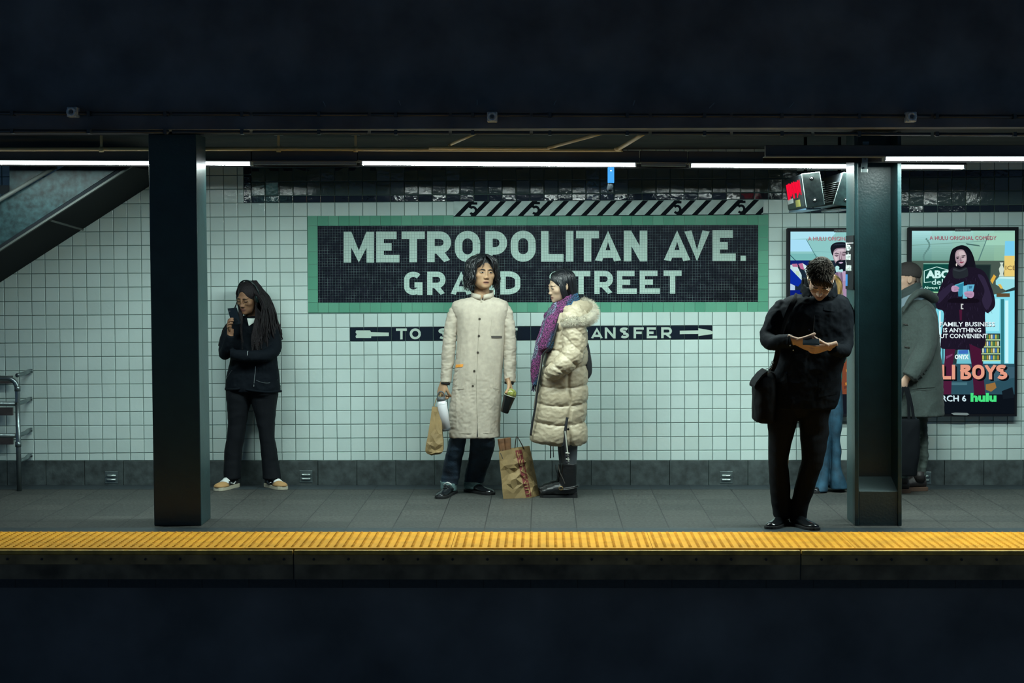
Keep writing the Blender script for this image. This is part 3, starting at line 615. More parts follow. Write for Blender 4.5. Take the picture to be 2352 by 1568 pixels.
def draw_r(poly, ell, rect, text, lett):
    P = lambda c_, *L: poly(z1(L), c_)
    P((38, 58, 60), (138, 95), (918, 95), (918, 1470), (138, 1470))
    for k in range(14):
        for q in range(5): c_ = mixc(mixc((168, 222, 222), (152, 200, 182), q/4), mixc((104, 150, 142), (138, 182, 156), q/4), k/13); P(c_, (138+156*q, 95+16.3*k), (138+156*(q+1), 95+16.3*k), (138+156*(q+1), 95+16.3*(k+1)), (138+156*q, 95+16.3*(k+1)))
    P((158, 208, 186), (725, 112), (916, 112), (916, 205), (690, 205))
    P((118, 160, 150), (138, 205), (700, 172), (700, 176), (138, 210)); P((90, 130, 125), (640, 322), (720, 120), (726, 120), (650, 322)); P((70, 105, 100), (548, 190), (650, 205), (660, 215), (560, 202))
    for k in range(14):
        a = k*.45; ell(2050+(255+22*math.sin(a))/3.268, 500+(160+k*13)/3.268, 2.2, 2.6, (98, 140, 135))
    P((72, 88, 80), (138, 322), (850, 322), (850, 620), (138, 620)); P((102, 122, 104), (138, 400), (225, 400), (225, 690), (138, 690)); P((40, 62, 58), (620, 350), (740, 350), (730, 520), (640, 500)); P((28, 42, 44), (625, 356), (732, 356), (724, 510), (645, 490))
    P((120, 205, 240), (845, 175), (916, 175), (916, 300), (840, 300)); P((232, 205, 120), (840, 285), (916, 285), (916, 440), (838, 440)); text('ICE', 2050+848/3.268, 2050+925/3.268, 500+392/3.268, 10.5, (110, 85, 60))
    P((16, 74, 66), (232, 345), (440, 345), (440, 560), (222, 556)); P((150, 220, 200), (232, 343), (440, 343), (440, 347), (232, 347)); P((160, 225, 170), (222, 552), (440, 558), (440, 564), (222, 560))
    for a, b in (((238, 398), (332, 368)), ((332, 368), (430, 396)), ((238, 398), (238, 486)), ((238, 486), (292, 480))):
        dx, dy = b[0]-a[0], b[1]-a[1]; l = math.hypot(dx, dy); nx, ny = -dy/l*2.6, dx/l*2.6; P((195, 240, 232), (a[0]+nx, a[1]+ny), (b[0]+nx, b[1]+ny), (b[0]-nx, b[1]-ny), (a[0]-nx, a[1]-ny))
    text('ABC', 2050+250/3.268, 2050+425/3.268, 500+450/3.268, 17, (205, 245, 240), .05); text('deli', 2050+294/3.268, 2050+395/3.268, 500+501/3.268, 13.5, (190, 235, 228), .01); text('Always Be C', 2050+236/3.268, 2050+420/3.268, 500+532/3.268, 5.5, (190, 240, 225), .02)
    P((205, 220, 205), (805, 335), (832, 335), (826, 355), (838, 385), (830, 420), (836, 440), (798, 440), (806, 420), (798, 385), (812, 355)); P((150, 220, 228), (775, 470), (800, 442), (916, 442), (916, 520), (850, 545), (775, 500)); P((196, 240, 240), (790, 455), (812, 444), (916, 444), (916, 462)); P((225, 175, 70), (735, 470), (760, 425), (778, 440), (750, 496)); P((225, 190, 90), (790, 500), (812, 498), (830, 530), (812, 532))
    P((128, 218, 236), (690, 590), (916, 545), (916, 1110), (680, 1110)); P((95, 75, 50), (780, 566), (880, 566), (880, 594), (780, 594)); P((160, 235, 246), (700, 610), (805, 605), (800, 850), (700, 850)); P((46, 120, 130), (812, 610), (838, 610), (838, 1100), (812, 1100)); P((200, 246, 250), (845, 620), (870, 620), (870, 1090), (845, 1090))
    for k in range(4):
        y = 868+k*52; P((40, 60, 62), (668, y), (808, y), (808, y+44), (668, y+44))
        for j in range(8): P([(60, 120, 190), (190, 190, 90), (70, 130, 80), (170, 150, 60), (210, 220, 190)][(j+k*2) % 5], (674+j*16, y+8), (686+j*16, y+8), (686+j*16, y+40), (674+j*16, y+40))
        P((190, 225, 170), (664, y+44), (810, y+44), (810, y+52), (664, y+52))
    P((120, 210, 226), (325, 680), (392, 690), (392, 1110), (340, 1110)); P((210, 246, 250), (350, 700), (362, 700), (362, 1110), (350, 1110)); P((50, 110, 120), (372, 980), (384, 980), (384, 1100), (372, 1100))
    P((42, 78, 92), (138, 1095), (916, 1095), (916, 1330), (138, 1330)); P((70, 112, 124), (440, 1235), (560, 1235), (560, 1255), (440, 1255)); P((58, 92, 108), (700, 1110), (916, 1120), (916, 1200), (760, 1230)); P((150, 110, 60), (700, 1250), (770, 1235), (780, 1275), (740, 1305), (700, 1290)); P((12, 18, 26), (138, 1325), (916, 1325), (916, 1470), (138, 1470)); P((18, 26, 34), (820, 1300), (900, 1270), (916, 1350), (830, 1360))
    Q = lambda c_, *L: poly(spl(z1(L)), c_)
    rnd = random.Random(12)
    Q((16, 16, 24), (462, 226), (520, 205), (572, 226), (606, 285), (622, 350), (630, 410), (600, 452), (440, 442), (420, 380), (428, 310), (440, 255))
    for k in range(9): x = 566+k*6; Q((38, 42, 62) if k % 2 else (26, 28, 42), (x-20, 235+k*8), (x+4, 300+k*6), (x+14, 390), (x+8, 392), (x-3, 305+k*6))
    Q((160, 138, 150), (470, 272), (488, 242), (530, 240), (553, 275), (556, 318), (541, 350), (518, 365), (490, 350), (473, 318))
    Q((186, 166, 172), (478, 272), (494, 247), (530, 246), (551, 278), (553, 316), (538, 346), (520, 358), (504, 345), (500, 318), (488, 300))
    Q((206, 188, 192), (496, 262), (512, 250), (534, 254), (546, 280), (530, 288), (508, 284)); Q((202, 182, 188), (526, 304), (548, 300), (548, 320), (534, 332), (526, 318)); Q((140, 116, 130), (486, 330), (500, 346), (520, 358), (536, 348), (520, 366), (498, 356))
    Q((30, 24, 34), (474, 300), (486, 292), (500, 292), (500, 297), (486, 297)); Q((30, 24, 34), (512, 288), (530, 280), (547, 281), (546, 286), (530, 286)); Q((96, 78, 92), (478, 304), (488, 300), (500, 303), (488, 308)); Q((96, 78, 92), (516, 296), (528, 290), (542, 293), (528, 299)); ell(2050+489/3.268, 500+304/3.268, 1.7, 1.3, (16, 14, 20)); ell(2050+529/3.268, 500+295/3.268, 1.8, 1.3, (16, 14, 20))
    Q((138, 60, 82), (503, 334), (513, 329), (522, 331), (534, 328), (537, 331), (522, 341), (511, 340)); Q((150, 128, 140), (506, 300), (511, 300), (519, 320), (512, 326), (503, 322)); Q((120, 96, 110), (504, 320), (512, 324), (520, 321), (513, 328)); ell(2050+480/3.268, 500+352/3.268, 1.6, 3.4, (220, 214, 205))
    Q((20, 20, 30), (556, 250), (598, 290), (624, 400), (600, 432), (566, 380), (562, 310))
    Q((28, 22, 38), (450, 372), (505, 392), (560, 368), (680, 396), (735, 500), (768, 610), (764, 672), (716, 716), (694, 720), (698, 940), (640, 990), (520, 992), (400, 986), (360, 950), (386, 720), (335, 682), (322, 620), (350, 540), (392, 450))
    for k in range(220):
        x = rnd.uniform(345, 745); y = rnd.uniform(400, 965)
        if (y > 700 and not 385 < x < 690) or abs(x-545) > 90+(y-395)*.75: continue
        c_ = mixc((22, 17, 30), (54, 44, 72), rnd.random()**2); dx = rnd.uniform(-8, 8)+(x-545)*.05; P(c_, (x, y), (x+3, y), (x+dx+2, y+26), (x+dx, y+24))
    Q((46, 38, 62), (640, 430), (690, 450), (742, 590), (738, 650), (704, 690), (672, 620), (690, 540)); Q((44, 36, 60), (345, 570), (400, 520), (446, 490), (460, 520), (400, 590), (345, 640)); Q((20, 15, 26), (440, 606), (540, 600), (640, 610), (640, 636), (540, 640), (420, 634))
    Q((36, 42, 48), (452, 384), (470, 374), (505, 384), (552, 372), (566, 400), (562, 440), (505, 456), (458, 446)); Q((52, 60, 66), (462, 384), (505, 394), (552, 378), (552, 386), (505, 404), (460, 394))
    P((74, 24, 52), (500, 690), (522, 690), (520, 770), (505, 770)); P((200, 205, 205), (513, 645), (532, 645), (532, 654), (522, 654), (522, 677), (532, 677), (532, 686), (513, 686))
    P((46, 132, 160), (462, 508), (534, 478), (536, 540), (520, 590), (494, 590), (490, 530)); P((86, 178, 200), (466, 504), (534, 480), (534, 488), (470, 512)); P((116, 196, 220), (530, 512), (560, 505), (560, 606), (526, 606)); P((96, 178, 210), (560, 502), (616, 500), (604, 552), (562, 552)); P((60, 120, 150), (572, 512), (600, 510), (594, 530), (574, 532))
    Q((186, 150, 182), (442, 522), (462, 508), (496, 520), (500, 532), (490, 540), (496, 550), (470, 556), (446, 550)); Q((184, 148, 180), (538, 560), (560, 552), (600, 552), (612, 566), (608, 590), (590, 602), (562, 596), (542, 580))
    for k in range(3): P((130, 96, 130), (545, 566+k*11), (600, 564+k*11), (600, 566+k*11), (545, 569+k*11)); P((130, 96, 130), (462, 524+k*9), (496, 522+k*9), (496, 524+k*9), (462, 527+k*9))
    P((76, 26, 56), (396, 985), (472, 985), (448, 1120), (440, 1325), (380, 1325), (384, 1150)); P((70, 22, 50), (576, 945), (664, 985), (676, 1100), (696, 1325), (612, 1330), (600, 1150)); P((120, 60, 100), (400, 1040), (450, 1020), (450, 1032), (402, 1060)); P((110, 190, 205), (490, 990), (574, 990), (592, 1095), (480, 1095)); P((60, 110, 190), (494, 995), (566, 990), (568, 1020), (494, 1022))
    text('A HULU ORIGINAL COMEDY', 2050+277/3.268, 2050+778/3.268, 500+164/3.268, 9.2, (178, 118, 128), .0, (96, 78, 84))
    text('THE FAMILY BUSINESS', 2050+238/3.268, 2050+768/3.268, 500+814/3.268, 10, (232, 246, 250), .016, (30, 40, 46)); text('IS ANYTHING', 2050+382/3.268, 2050+665/3.268, 500+858/3.268, 10, (232, 246, 250), .016, (30, 40, 46)); text('BUT CONVENIENT', 2050+334/3.268, 2050+713/3.268, 500+902/3.268, 10, (232, 246, 250), .016, (30, 40, 46))
    text('ONYX', 2050+467/3.268, 2050+572/3.268, 500+1058/3.268, 9.6, (225, 245, 248), .05); text('COLLECTIVE', 2050+497/3.268, 2050+570/3.268, 500+1070/3.268, 2, (150, 190, 195))
    LS = [(c_, 2050+a/3.268, 2050+b/3.268) for c_, a, b in (('D', 190, 270), ('E', 278, 350), ('L', 364, 440), ('I', 446, 470), ('B', 510, 590), ('O', 598, 690), ('Y', 688, 782), ('S', 778, 862))]
    lett(LS, (10, 12, 18), 500+1212/3.268, 500+1102/3.268, 7.8, 4, 4); lett(LS, (16, 14, 20), 500+1212/3.268, 500+1102/3.268, 7.8, 2, 2); lett(LS, (226, 156, 132), 500+1212/3.268, 500+1102/3.268, 7.6)
    text('MARCH 6', 2050+270/3.268, 2050+550/3.268, 500+1375/3.268, 14, (206, 232, 240), .0, (206, 232, 240)); text('hulu', 2050+586/3.268, 2050+780/3.268, 500+1376/3.268, 19, (70, 222, 128), .05)
    P((110, 125, 125), (440, 1466), (470, 1462), (560, 1464), (578, 1474), (560, 1482), (460, 1480))
def z2(L): return [(1780+x/4.9, 360+y/4.9) for x, y in L]
def draw_l(poly, ell, rect, text, lett):
    P = lambda c_, *L: poly(z2(L), c_)
    P((26, 40, 56), (160, 838), (1345, 838), (1345, 2900), (160, 2900)); P((140, 198, 196), (160, 838), (1345, 838), (1345, 1165), (160, 1165)); P((172, 226, 240), (160, 838), (700, 838), (640, 905), (160, 930)); P((168, 222, 246), (160, 930), (352, 930), (430, 1065), (160, 1065)); P((118, 184, 182), (160, 1090), (460, 1090), (500, 1165), (160, 1165))
    P((60, 110, 112), (350, 930), (356, 930), (470, 1130), (462, 1130)); P((40, 84, 96), (160, 1100), (168, 1096), (236, 1165), (224, 1165)); P((110, 165, 165), (420, 1062), (650, 1072), (650, 1076), (420, 1066))
    P((14, 34, 110), (160, 1165), (660, 1165), (660, 1215), (160, 1215)); P((30, 42, 50), (380, 1165), (660, 1165), (660, 1400), (380, 1400))
    P((190, 222, 228), (165, 1215), (205, 1215), (300, 1330), (300, 1400), (165, 1260)); P((176, 108, 144), (190, 1205), (250, 1202), (262, 1240), (200, 1238)); P((200, 226, 230), (195, 1235), (255, 1240), (300, 1330), (230, 1310)); P((186, 110, 150), (262, 1205), (310, 1195), (330, 1270), (290, 1262)); P((206, 230, 236), (310, 1195), (372, 1240), (360, 1340), (330, 1270)); P((190, 220, 190), (235, 1285), (275, 1290), (270, 1340), (240, 1330))
    P((12, 44, 160), (160, 1245), (310, 1400), (260, 1460), (160, 1420)); P((180, 205, 230), (160, 1420), (225, 1450), (225, 1500), (160, 1500)); P((10, 30, 120), (160, 1500), (400, 1500), (400, 1700), (160, 1700)); P((40, 60, 74), (160, 1700), (900, 1700), (900, 2300), (160, 2300))
    Q = lambda c_, *L: poly(spl(z2(L)), c_)
    Q((150, 128, 142), (648, 1080), (668, 1036), (720, 1020), (790, 1022), (836, 1060), (838, 1180), (800, 1240), (740, 1240), (690, 1206), (660, 1150))
    Q((196, 178, 188), (656, 1084), (690, 1052), (720, 1040), (735, 1100), (722, 1150), (700, 1180), (676, 1170), (662, 1136)); Q((182, 162, 174), (745, 1050), (800, 1048), (826, 1090), (820, 1150), (776, 1160), (752, 1140)); Q((214, 200, 206), (668, 1120), (690, 1118), (704, 1150), (692, 1168), (676, 1156)); Q((206, 190, 198), (700, 1046), (760, 1036), (790, 1050), (740, 1066))
    Q((20, 24, 34), (624, 1030), (640, 990), (680, 966), (740, 958), (800, 966), (848, 1000), (858, 1060), (846, 1090), (832, 1050), (790, 1024), (700, 1030), (664, 1056), (652, 1110), (636, 1085))
    for k in range(7): x = 660+k*24; Q((40, 46, 60), (x, 1000-k*2), (x+20, 980), (x+44, 984), (x+24, 990))
    Q((34, 28, 36), (666, 1094), (688, 1079), (722, 1090), (722, 1097), (690, 1088)); Q((34, 28, 36), (748, 1088), (780, 1070), (812, 1078), (812, 1086), (780, 1079)); Q((124, 102, 116), (670, 1108), (692, 1100), (718, 1108), (694, 1120)); Q((124, 102, 116), (750, 1100), (776, 1090), (804, 1096), (776, 1110)); Q((30, 24, 32), (670, 1114), (694, 1119), (718, 1111), (694, 1123)); Q((30, 24, 32), (750, 1104), (776, 1110), (804, 1100), (776, 1114))
    Q((134, 112, 126), (728, 1096), (740, 1096), (752, 1146), (738, 1158), (722, 1152)); Q((206, 190, 198), (732, 1100), (738, 1100), (744, 1144), (736, 1150)); Q((96, 76, 92), (720, 1152), (738, 1158), (754, 1150), (738, 1164))
    Q((18, 24, 36), (686, 1196), (700, 1172), (728, 1162), (748, 1164), (786, 1160), (832, 1150), (838, 1220), (810, 1276), (770, 1290), (726, 1262), (700, 1230)); Q((198, 176, 206), (716, 1192), (740, 1184), (768, 1188), (742, 1202))
    P((186, 158, 188), (680, 1310), (740, 1290), (860, 1280), (900, 1700), (720, 1700)); P((168, 140, 170), (740, 1400), (880, 1380), (900, 1700), (760, 1700)); Q((176, 226, 226), (680, 1240), (700, 1226), (724, 1240), (722, 1270), (760, 1266), (758, 1300), (700, 1306), (684, 1280)); Q((120, 98, 126), (690, 1300), (708, 1300), (720, 1360), (700, 1390), (676, 1380)); Q((154, 130, 156), (712, 1300), (730, 1300), (744, 1380), (722, 1400)); Q((120, 98, 126), (736, 1300), (756, 1310), (764, 1400), (746, 1420))
    text('A HULU ORIGINAL COMEDY', 1780+370/4.9, 1780+1112/4.9, 360+940/4.9, 9.2, (190, 128, 140), .0, (110, 90, 96))
    rect(1820, 820, 2050, 905, (120, 66, 44)); 
    rnd = random.Random(5)
    for k in range(60): x = 1820+rnd.random()*225; y = 822+rnd.random()*84; poly([(x, y), (x+9, y-3), (x+10, y+3), (x+1, y+6)], [(150, 78, 52), (190, 128, 50), (96, 52, 40), (130, 60, 50)][k % 4])
    rect(1820, 905, 2050, 950, (18, 22, 30)); text('MARCH 6', 1850, 1935, 920.5, 14, (206, 232, 240), .0)
ad('lit advertising screen at the right showing a woman in a dark fur coat', 2084, 2339, 521, 956, draw_r)
ad('lit advertising screen showing a bearded man, partly behind the right column', 1806.5, 2061, 523, 957, draw_l)
# ================================================================== FIGURES: heads, hands, garments
from mathutils.bvhtree import BVHTree
def pxm(Y): return (CAMD+Y)/FPX
def _e(p, c, r):
    r = np.array(r); q = (p-np.array(c))/r; k0 = np.sqrt((q*q).sum(-1)); k1 = np.sqrt(((q/r)**2).sum(-1))+1e-9
    return k0*(k0-1)/k1
def _u(a, b, k): h = np.clip(.5+.5*(b-a)/k, 0, 1); return b*(1-h)+a*h-k*h*(1-h)
def _s(a, b, k): return -_u(-a, b, k)
def head_sdf(p, f):
    w = f.get('w', 1.); j = f.get('jaw', 1.)
    d = _e(p, (0, .018, .035), (.074*w, .094, .082))
    d = _u(d, _e(p, (0, -.022, -.035), (.061*w, .066, .083)), .03)
    d = _u(d, _e(p, (0, -.034, -.076), (.046*j, .047, .034)), .025)
    d = _u(d, _e(p, (0, -.071, -.1), (.019*j, .016, .014)), .02)
    for s in (-1, 1):
        d = _u(d, _e(p, (s*.043*w, -.053, -.024), (.021, .023, .019)), .02)
        d = _u(d, _e(p, (s*.024, -.0780+.006*(1-f.get('brow', 1)), .0185), (.023, .0115, .009)), .014)
        d = _s(d, _e(p, (s*.031, -.098, .001), (.018, .0135, .0105)), .010)
        d = _u(d, _e(p, (s*.032, -.0745, -.0005), (.0155, .0125, .0115)), .004)
    d = _u(d, _e(p, (0, -.086+f.get('bridge', 0), -.010), (.0085, .014, .030)), .010)
    d = _u(d, _e(p, (0, -.0985-f.get('nose', 0), -.036), (.0105*f.get('nw', 1), .0125, .0100)), .009)
    for s in (-1, 1): d = _u(d, _e(p, (s*.0125*f.get('nw', 1), -.091, -.040), (.0072, .0105, .0078)), .006)
    d = _u(d, _e(p, (0, -.081, -.0660), (.0225, .0110, .0060)), .005)
    d = _u(d, _e(p, (0, -.0795, -.0785), (.0190, .0110, .0068)), .005)
    d = _s(d, _e(p, (0, -.098, -.0722), (.0235, .0140, f.get('mouth', .0012))), .002)
    return d
class Head:
    def __init__(s, pos, yaw=0, pitch=0, roll=0, scale=1., **f):
        s.f = f; s.M = Matrix.Translation(Vector(pos)) @ Matrix.Rotation(math.radians(yaw), 4, 'Z') @ Matrix.Rotation(math.radians(roll), 4, 'Y') @ Matrix.Rotation(math.radians(pitch), 4, 'X') @ Matrix.Scale(scale, 4)
        s.Mi = s.M.inverted(); s.scale = scale
    def w(s, p): return s.M @ Vector(p)
    def radial(s, D, extra=None):
        r = np.full(len(D), .19); done = np.zeros(len(D), bool); F = extra or (lambda p: head_sdf(p, s.f))
        for i in range(170):
            d = F(D*r[:, None]); hit = d < 0; done |= hit; r = np.where(done, r, r-.001)
        lo = r.copy(); hi = r+.001
        for i in range(6):
            m = (lo+hi)/2; d = F(D*m[:, None]); lo = np.where(d < 0, m, lo); hi = np.where(d < 0, hi, m)
        return lo
    def grid(s, nl=150, nt=110, fn=None):
        th = np.pi*(np.arange(1, nt)/nt); ph = 2*np.pi*np.arange(nl)/nl
        T, Pp = np.meshgrid(th, ph, indexing='ij'); D = np.stack([np.sin(T)*np.cos(Pp), np.sin(T)*np.sin(Pp), -np.cos(T)], -1).reshape(-1, 3)
        r = s.radial(D, fn); P = D*r[:, None]; return [[s.M @ Vector(P[i*nl+k]) for k in range(nl)] for i in range(nt-1)]
    def mesh(s, mb): mb.rings(s.grid())
    def ears(s, mb):
        for sd in (-1, 1):
            c = Vector((sd*.0735*s.f.get('w', 1.), .014, -.006)); R = Matrix.Rotation(sd*-.42, 3, 'Z') @ Matrix.Rotation(-.22, 3, 'X'); q = MB(); q.ball((0, 0, 0), (.0062, .0165, .0300), 12, 9)
            mb.add([s.w(c+R @ (v*(1-.0) - Vector((0, 0, 0)))) for v in q.v], q.f)
            ring = [s.w(c+R @ Vector((sd*.0045, .0145*math.cos(a*.5+2.2)*(1 if a < 10 else .8), .0275*math.sin(a*.5+2.2)))) for a in range(-6, 5)]
            mb.tube(ring[::-1], [.0025]+[.0036*s.scale]*9+[.0025], 7)
    def fy(s, x, z):
        """front surface of the face at local x, z"""
        ys = np.linspace(-.14, -.02, 241); P = np.stack([np.full_like(ys, x), ys, np.full_like(ys, z)], -1); d = head_sdf(P, s.f); i = np.argmax(d < 0); return float(ys[i])
    def on(s, x, z, o=.0006): return s.w((x, s.fy(x, z)-o, z))
    def paint(s, co, base, lip, lipdark=.35, blush=None, beard=None):
        """point colours of skin: lips, mouth, stubble"""
        n = len(co); C = np.tile(np.array([*base, 1.]), (n, 1)); Mi = np.array(s.Mi); L = co @ Mi[:3, :3].T+Mi[:3, 3]
        x, y, z = L[:, 0], L[:, 1], L[:, 2]; near = (np.abs(x) < .1) & (np.abs(z) < .14) & (y < .0)
        def mix(m, c): C[:, :3] = C[:, :3]*(1-m[:, None])+np.array(c)*m[:, None]
        if beard: mix(np.clip(1.2-((x/.062)**2+((z+.085)/.045)**2), 0, 1)*near*beard[1], beard[0])
        e = 1-((x/.0255)**2+((z+.0722)/.0125)**2); mix(np.clip(e*4, 0, 1)*near*(y < -.055)*.85, lip)
        mw = s.f.get('mouth', .0012); e = 1-((x/.0225)**2+((z+.0722)/(mw*1.15+.0006))**2); mix(np.clip(e*3, 0, 1)*near*(y < -.05), (lip[0]*lipdark*.4, lip[1]*lipdark*.3, lip[2]*lipdark*.3))
        for sd in (-1, 1): e = 1-(((x-sd*.0065)/.0038)**2+((z+.0455)/.0022)**2); mix(np.clip(e*3, 0, 1)*near*(y < -.07)*.8, [b*.15 for b in base])
        return C
    def eyes(s, parent, skin_dark=(.02, .012, .01), openz=.0052, gaze=0., iris=(.02, .012, .008), down=False, lash=.0012):
        WH = mat('eye_white', (.42, .41, .38), .25); IR = mat('iris_dark', iris, .15); PU = mat('lash_black', (.008, .006, .007), .5)
        for sd in (-1, 1):
            cx = sd*.0315; N = 18; up = []; lo = []
            for i in range(N+1):
                t = -1+2*i/N; x = cx+t*.0148
                zu = -.0002+openz*(1-abs(t)**2.2)*(1.05 if t*sd > 0 else 1)+.0012*t*sd; zl = -.0016-(.0038 if not down else .001)*(1-abs(t)**2.2)+.0012*t*sd
                if down: zu = -.0022-.0022*(1-t*t)
                up.append((x, zu)); lo.append((x, zl if not down else zu-.0006))
            m = MB()
            if not down:
                R = 7
                for i in range(N):
                    for k in range(R):
                        q = []
                        for ii, kk in ((i, k), (i+1, k), (i+1, k+1), (i, k+1)):
                            u, l = up[ii], lo[ii]; z = l[1]+(u[1]-l[1])*kk/R; q.append((u[0], z))
                        mx = sum(a for a, b in q)/4; mz = sum(b for a, b in q)/4; g = math.hypot(mx-cx-gaze, (mz-.0005))
                        m.cur = 1 if g < .0066 else 0
                        m.ngon([s.on(a, b, .0009) for a, b in q])
                m.build('eye', [WH, IR], parent, smooth=True)
            l = MB(); l.tube([s.on(x, z, .0010) for x, z in up], [.0004]+[lash*s.scale]*(N-1)+[.0004], 6)
            if not down: l.tube([s.on(x, z, .0007) for x, z in lo], [.0003]+[.0005]*(N-1)+[.0003], 5)
            l.build('lashes', PU, parent)
    def brows(s, parent, col, th=.0030, arch=.003, z0=.0175, name='eyebrow', inner=.0115, outer=.048):
        BM = mat('brow_%d' % int(col[0]*1e4), col, .8)
        for sd in (-1, 1):
            P = []; R = []
            for i in range(9):
                t = i/8; x = sd*(inner+(outer-inner)*t); z = z0+arch*math.sin(t*2.3)-.004*t*t; P.append(s.on(x, z, .0008)); R.append(th*(.75+.5*math.sin(min(1, t*2.2)*1.57))*(1-.75*t**3)*s.scale)
            MB().tube(P, R, 6, ry=[r*.45 for r in R], upv=(0, 0, 1)).build(name, BM, parent, smooth=True)
def hand(mb, wrist, d, n, side, curl=(40, 45, 50, 55), spread=1., thumb=(35, 25, .6), sc=1., fl_=(1, 1, 1, 1), palm_len=.092, r=1., back=.05):
    """wrist point, direction to the knuckles d, palm normal n, side: +1 if the thumb lies along cross(d, n)"""
    d = Vector(d).normalized(); n = Vector(n); n = (n-d*n.dot(d)).normalized(); s = d.cross(n)*side; W_ = Vector(wrist)
    pl = palm_len*sc
    mb.tube([W_-d*back*sc, W_-d*back*.3*sc, W_+d*.02*sc, W_+d*.055*sc, W_+d*pl*.93, W_+d*pl*1.06], [.026*sc*r, .0245*sc*r, .031*sc*r, .038*sc*r, .040*sc*r, .034*sc*r], 14, ry=[.019*sc*r, .0165*sc*r, .0155*sc*r, .0145*sc*r, .0125*sc*r, .008*sc*r], upv=s)
    for i, (off, ln_, rad) in enumerate(((.0285, .074, .0092), (.0095, .083, .0095), (-.0100, .077, .0090), (-.0275, .060, .0079))):
        p = W_+d*(pl*(.98 if i < 3 else .92))+s*off*sc; dd = (d+s*off*spread*4).normalized(); P = [p-dd*.03*sc, p]; c = curl[i]
        ax = dd.cross(n).normalized(); cur = dd; tot = 0
        for k, (fr, ck) in enumerate(((.46, .55), (.30, .85), (.24, .6))):
            cur = Matrix.Rotation(math.radians(c*ck), 3, ax) @ cur; p = p+cur*ln_*fr*sc*fl_[i]; P.append(p.copy())
        mb.tube(smoothpath(P, 3), [rad*sc*r*(1.05 if q < 6 else (.98 if q < 12 else .86)) for q in range(len(P)*3-2)], 9)
    p = W_+d*.022*sc+s*.020*sc; a, b, c = thumb; dd = (d*math.cos(math.radians(a))+s*math.sin(math.radians(a))+n*c*.5).normalized(); P = [p-dd*.015*sc, p]; ax = dd.cross(n-s*.3).normalized(); cur = dd
    for k, (l, ck) in enumerate(((.044, 0), (.034, .6), (.028, .8))):
        cur = Matrix.Rotation(math.radians(b*ck), 3, ax) @ cur; p = p+cur*l*sc; P.append(p.copy())
    mb.tube(smoothpath(P, 3), [.0135*sc*r]*4+[.0115*sc*r]*3+[.0105*sc*r]*3+[.0098*sc*r]*2+[.007*sc*r], 9)
def rowsloft(mb, rows, n=28, pw=2.4, dn=0):
    """rows: (y, xl, xr, Y centre, half thickness) read off the photo's outline"""
    R = []
    for row in rows:
        y, xl, xr, Yc, th = row[:5]; sk = row[5] if len(row) > 5 else 0
        a = at(xl, y+sk/2, Yc); b = at(xr, y-sk/2, Yc); c = (a+b)/2; h = (b-a)/2; ring = []
        for k in range(n):
            t = 2*math.pi*k/n; ct, st = math.cos(t), math.sin(t); ct = math.copysign(abs(ct)**(2/pw), ct); st = math.copysign(abs(st)**(2/pw), st); ring.append(c+h*ct+Vector((0, th*st, 0)))
        R.append(ring)
    mb.rings(R)
def dense(rows, k=4):
    """smooth interpolation between outline rows"""
    A = [np.array(list(r[:5]), float) for r in rows]; out = []
    for i in range(len(A)-1):
        p0, p1, p2, p3 = A[max(i-1, 0)], A[i], A[i+1], A[min(i+2, len(A)-1)]
        for j in range(k):
            t = j/k; out.append(tuple(.5*((2*p1)+(p2-p0)*t+(2*p0-5*p1+4*p2-p3)*t*t+(3*p1-p0-3*p2+p3)*t**3)))
    out.append(tuple(A[-1])); return out
def limb(mb, pts, n=18, flat=1., k=5):
    """pts: (x, y, Y, radius in photo pixels)"""
    A = [np.array(p, float) for p in pts]; Q = []
    for i in range(len(A)-1):
        p0, p1, p2, p3 = A[max(i-1, 0)], A[i], A[i+1], A[min(i+2, len(A)-1)]
        for j in range(k):
            t = j/k; Q.append(.5*((2*p1)+(p2-p0)*t+(2*p0-5*p1+4*p2-p3)*t*t+(3*p1-p0-3*p2+p3)*t**3))
    Q.append(A[-1]); r = [max(.003, q[3]*pxm(q[2])) for q in Q]
    mb.tube([at(q[0], q[1], q[2]) for q in Q], r, n, ry=[v*flat for v in r])
def fuse(mb, vox, smooth=2, sf=.5):
    me = bpy.data.meshes.new('tmp'); me.from_pydata([tuple(v) for v in mb.v], [], mb.f); o = bpy.data.objects.new('tmp', me); COL.objects.link(o)
    m = o.modifiers.new('r', 'REMESH'); m.mode = 'VOXEL'; m.voxel_size = vox
    if smooth: s = o.modifiers.new('s', 'SMOOTH'); s.iterations = smooth; s.factor = sf
    dg = bpy.context.evaluated_depsgraph_get(); r = bpy.data.meshes.new_from_object(o.evaluated_get(dg)); bpy.data.objects.remove(o); bpy.data.meshes.remove(me); return r
def coords(me):
    c = np.empty(len(me.vertices)*3); me.vertices.foreach_get('co', c); n = np.empty(len(me.vertices)*3); me.vertices.foreach_get('normal', n); return c.reshape(-1, 3), n.reshape(-1, 3)
def displace(me, fn):
    c, n = coords(me); d = np.array([fn(p) for p in c]); c += n*d[:, None]; me.vertices.foreach_set('co', c.ravel()); me.update()
def folds(amp, sx, sy, sz, seed=0, ridge=True):
    def f(p):
        v = noise.noise(Vector((p[0]*sx+seed, p[1]*sy, p[2]*sz))); w = noise.noise(Vector((p[0]*sx*2.3+seed+9, p[1]*sy*2.3, p[2]*sz*2.3)))
        return amp*((.5-abs(v))*1.2-.3+.4*w if ridge else v+.4*w)
    return f
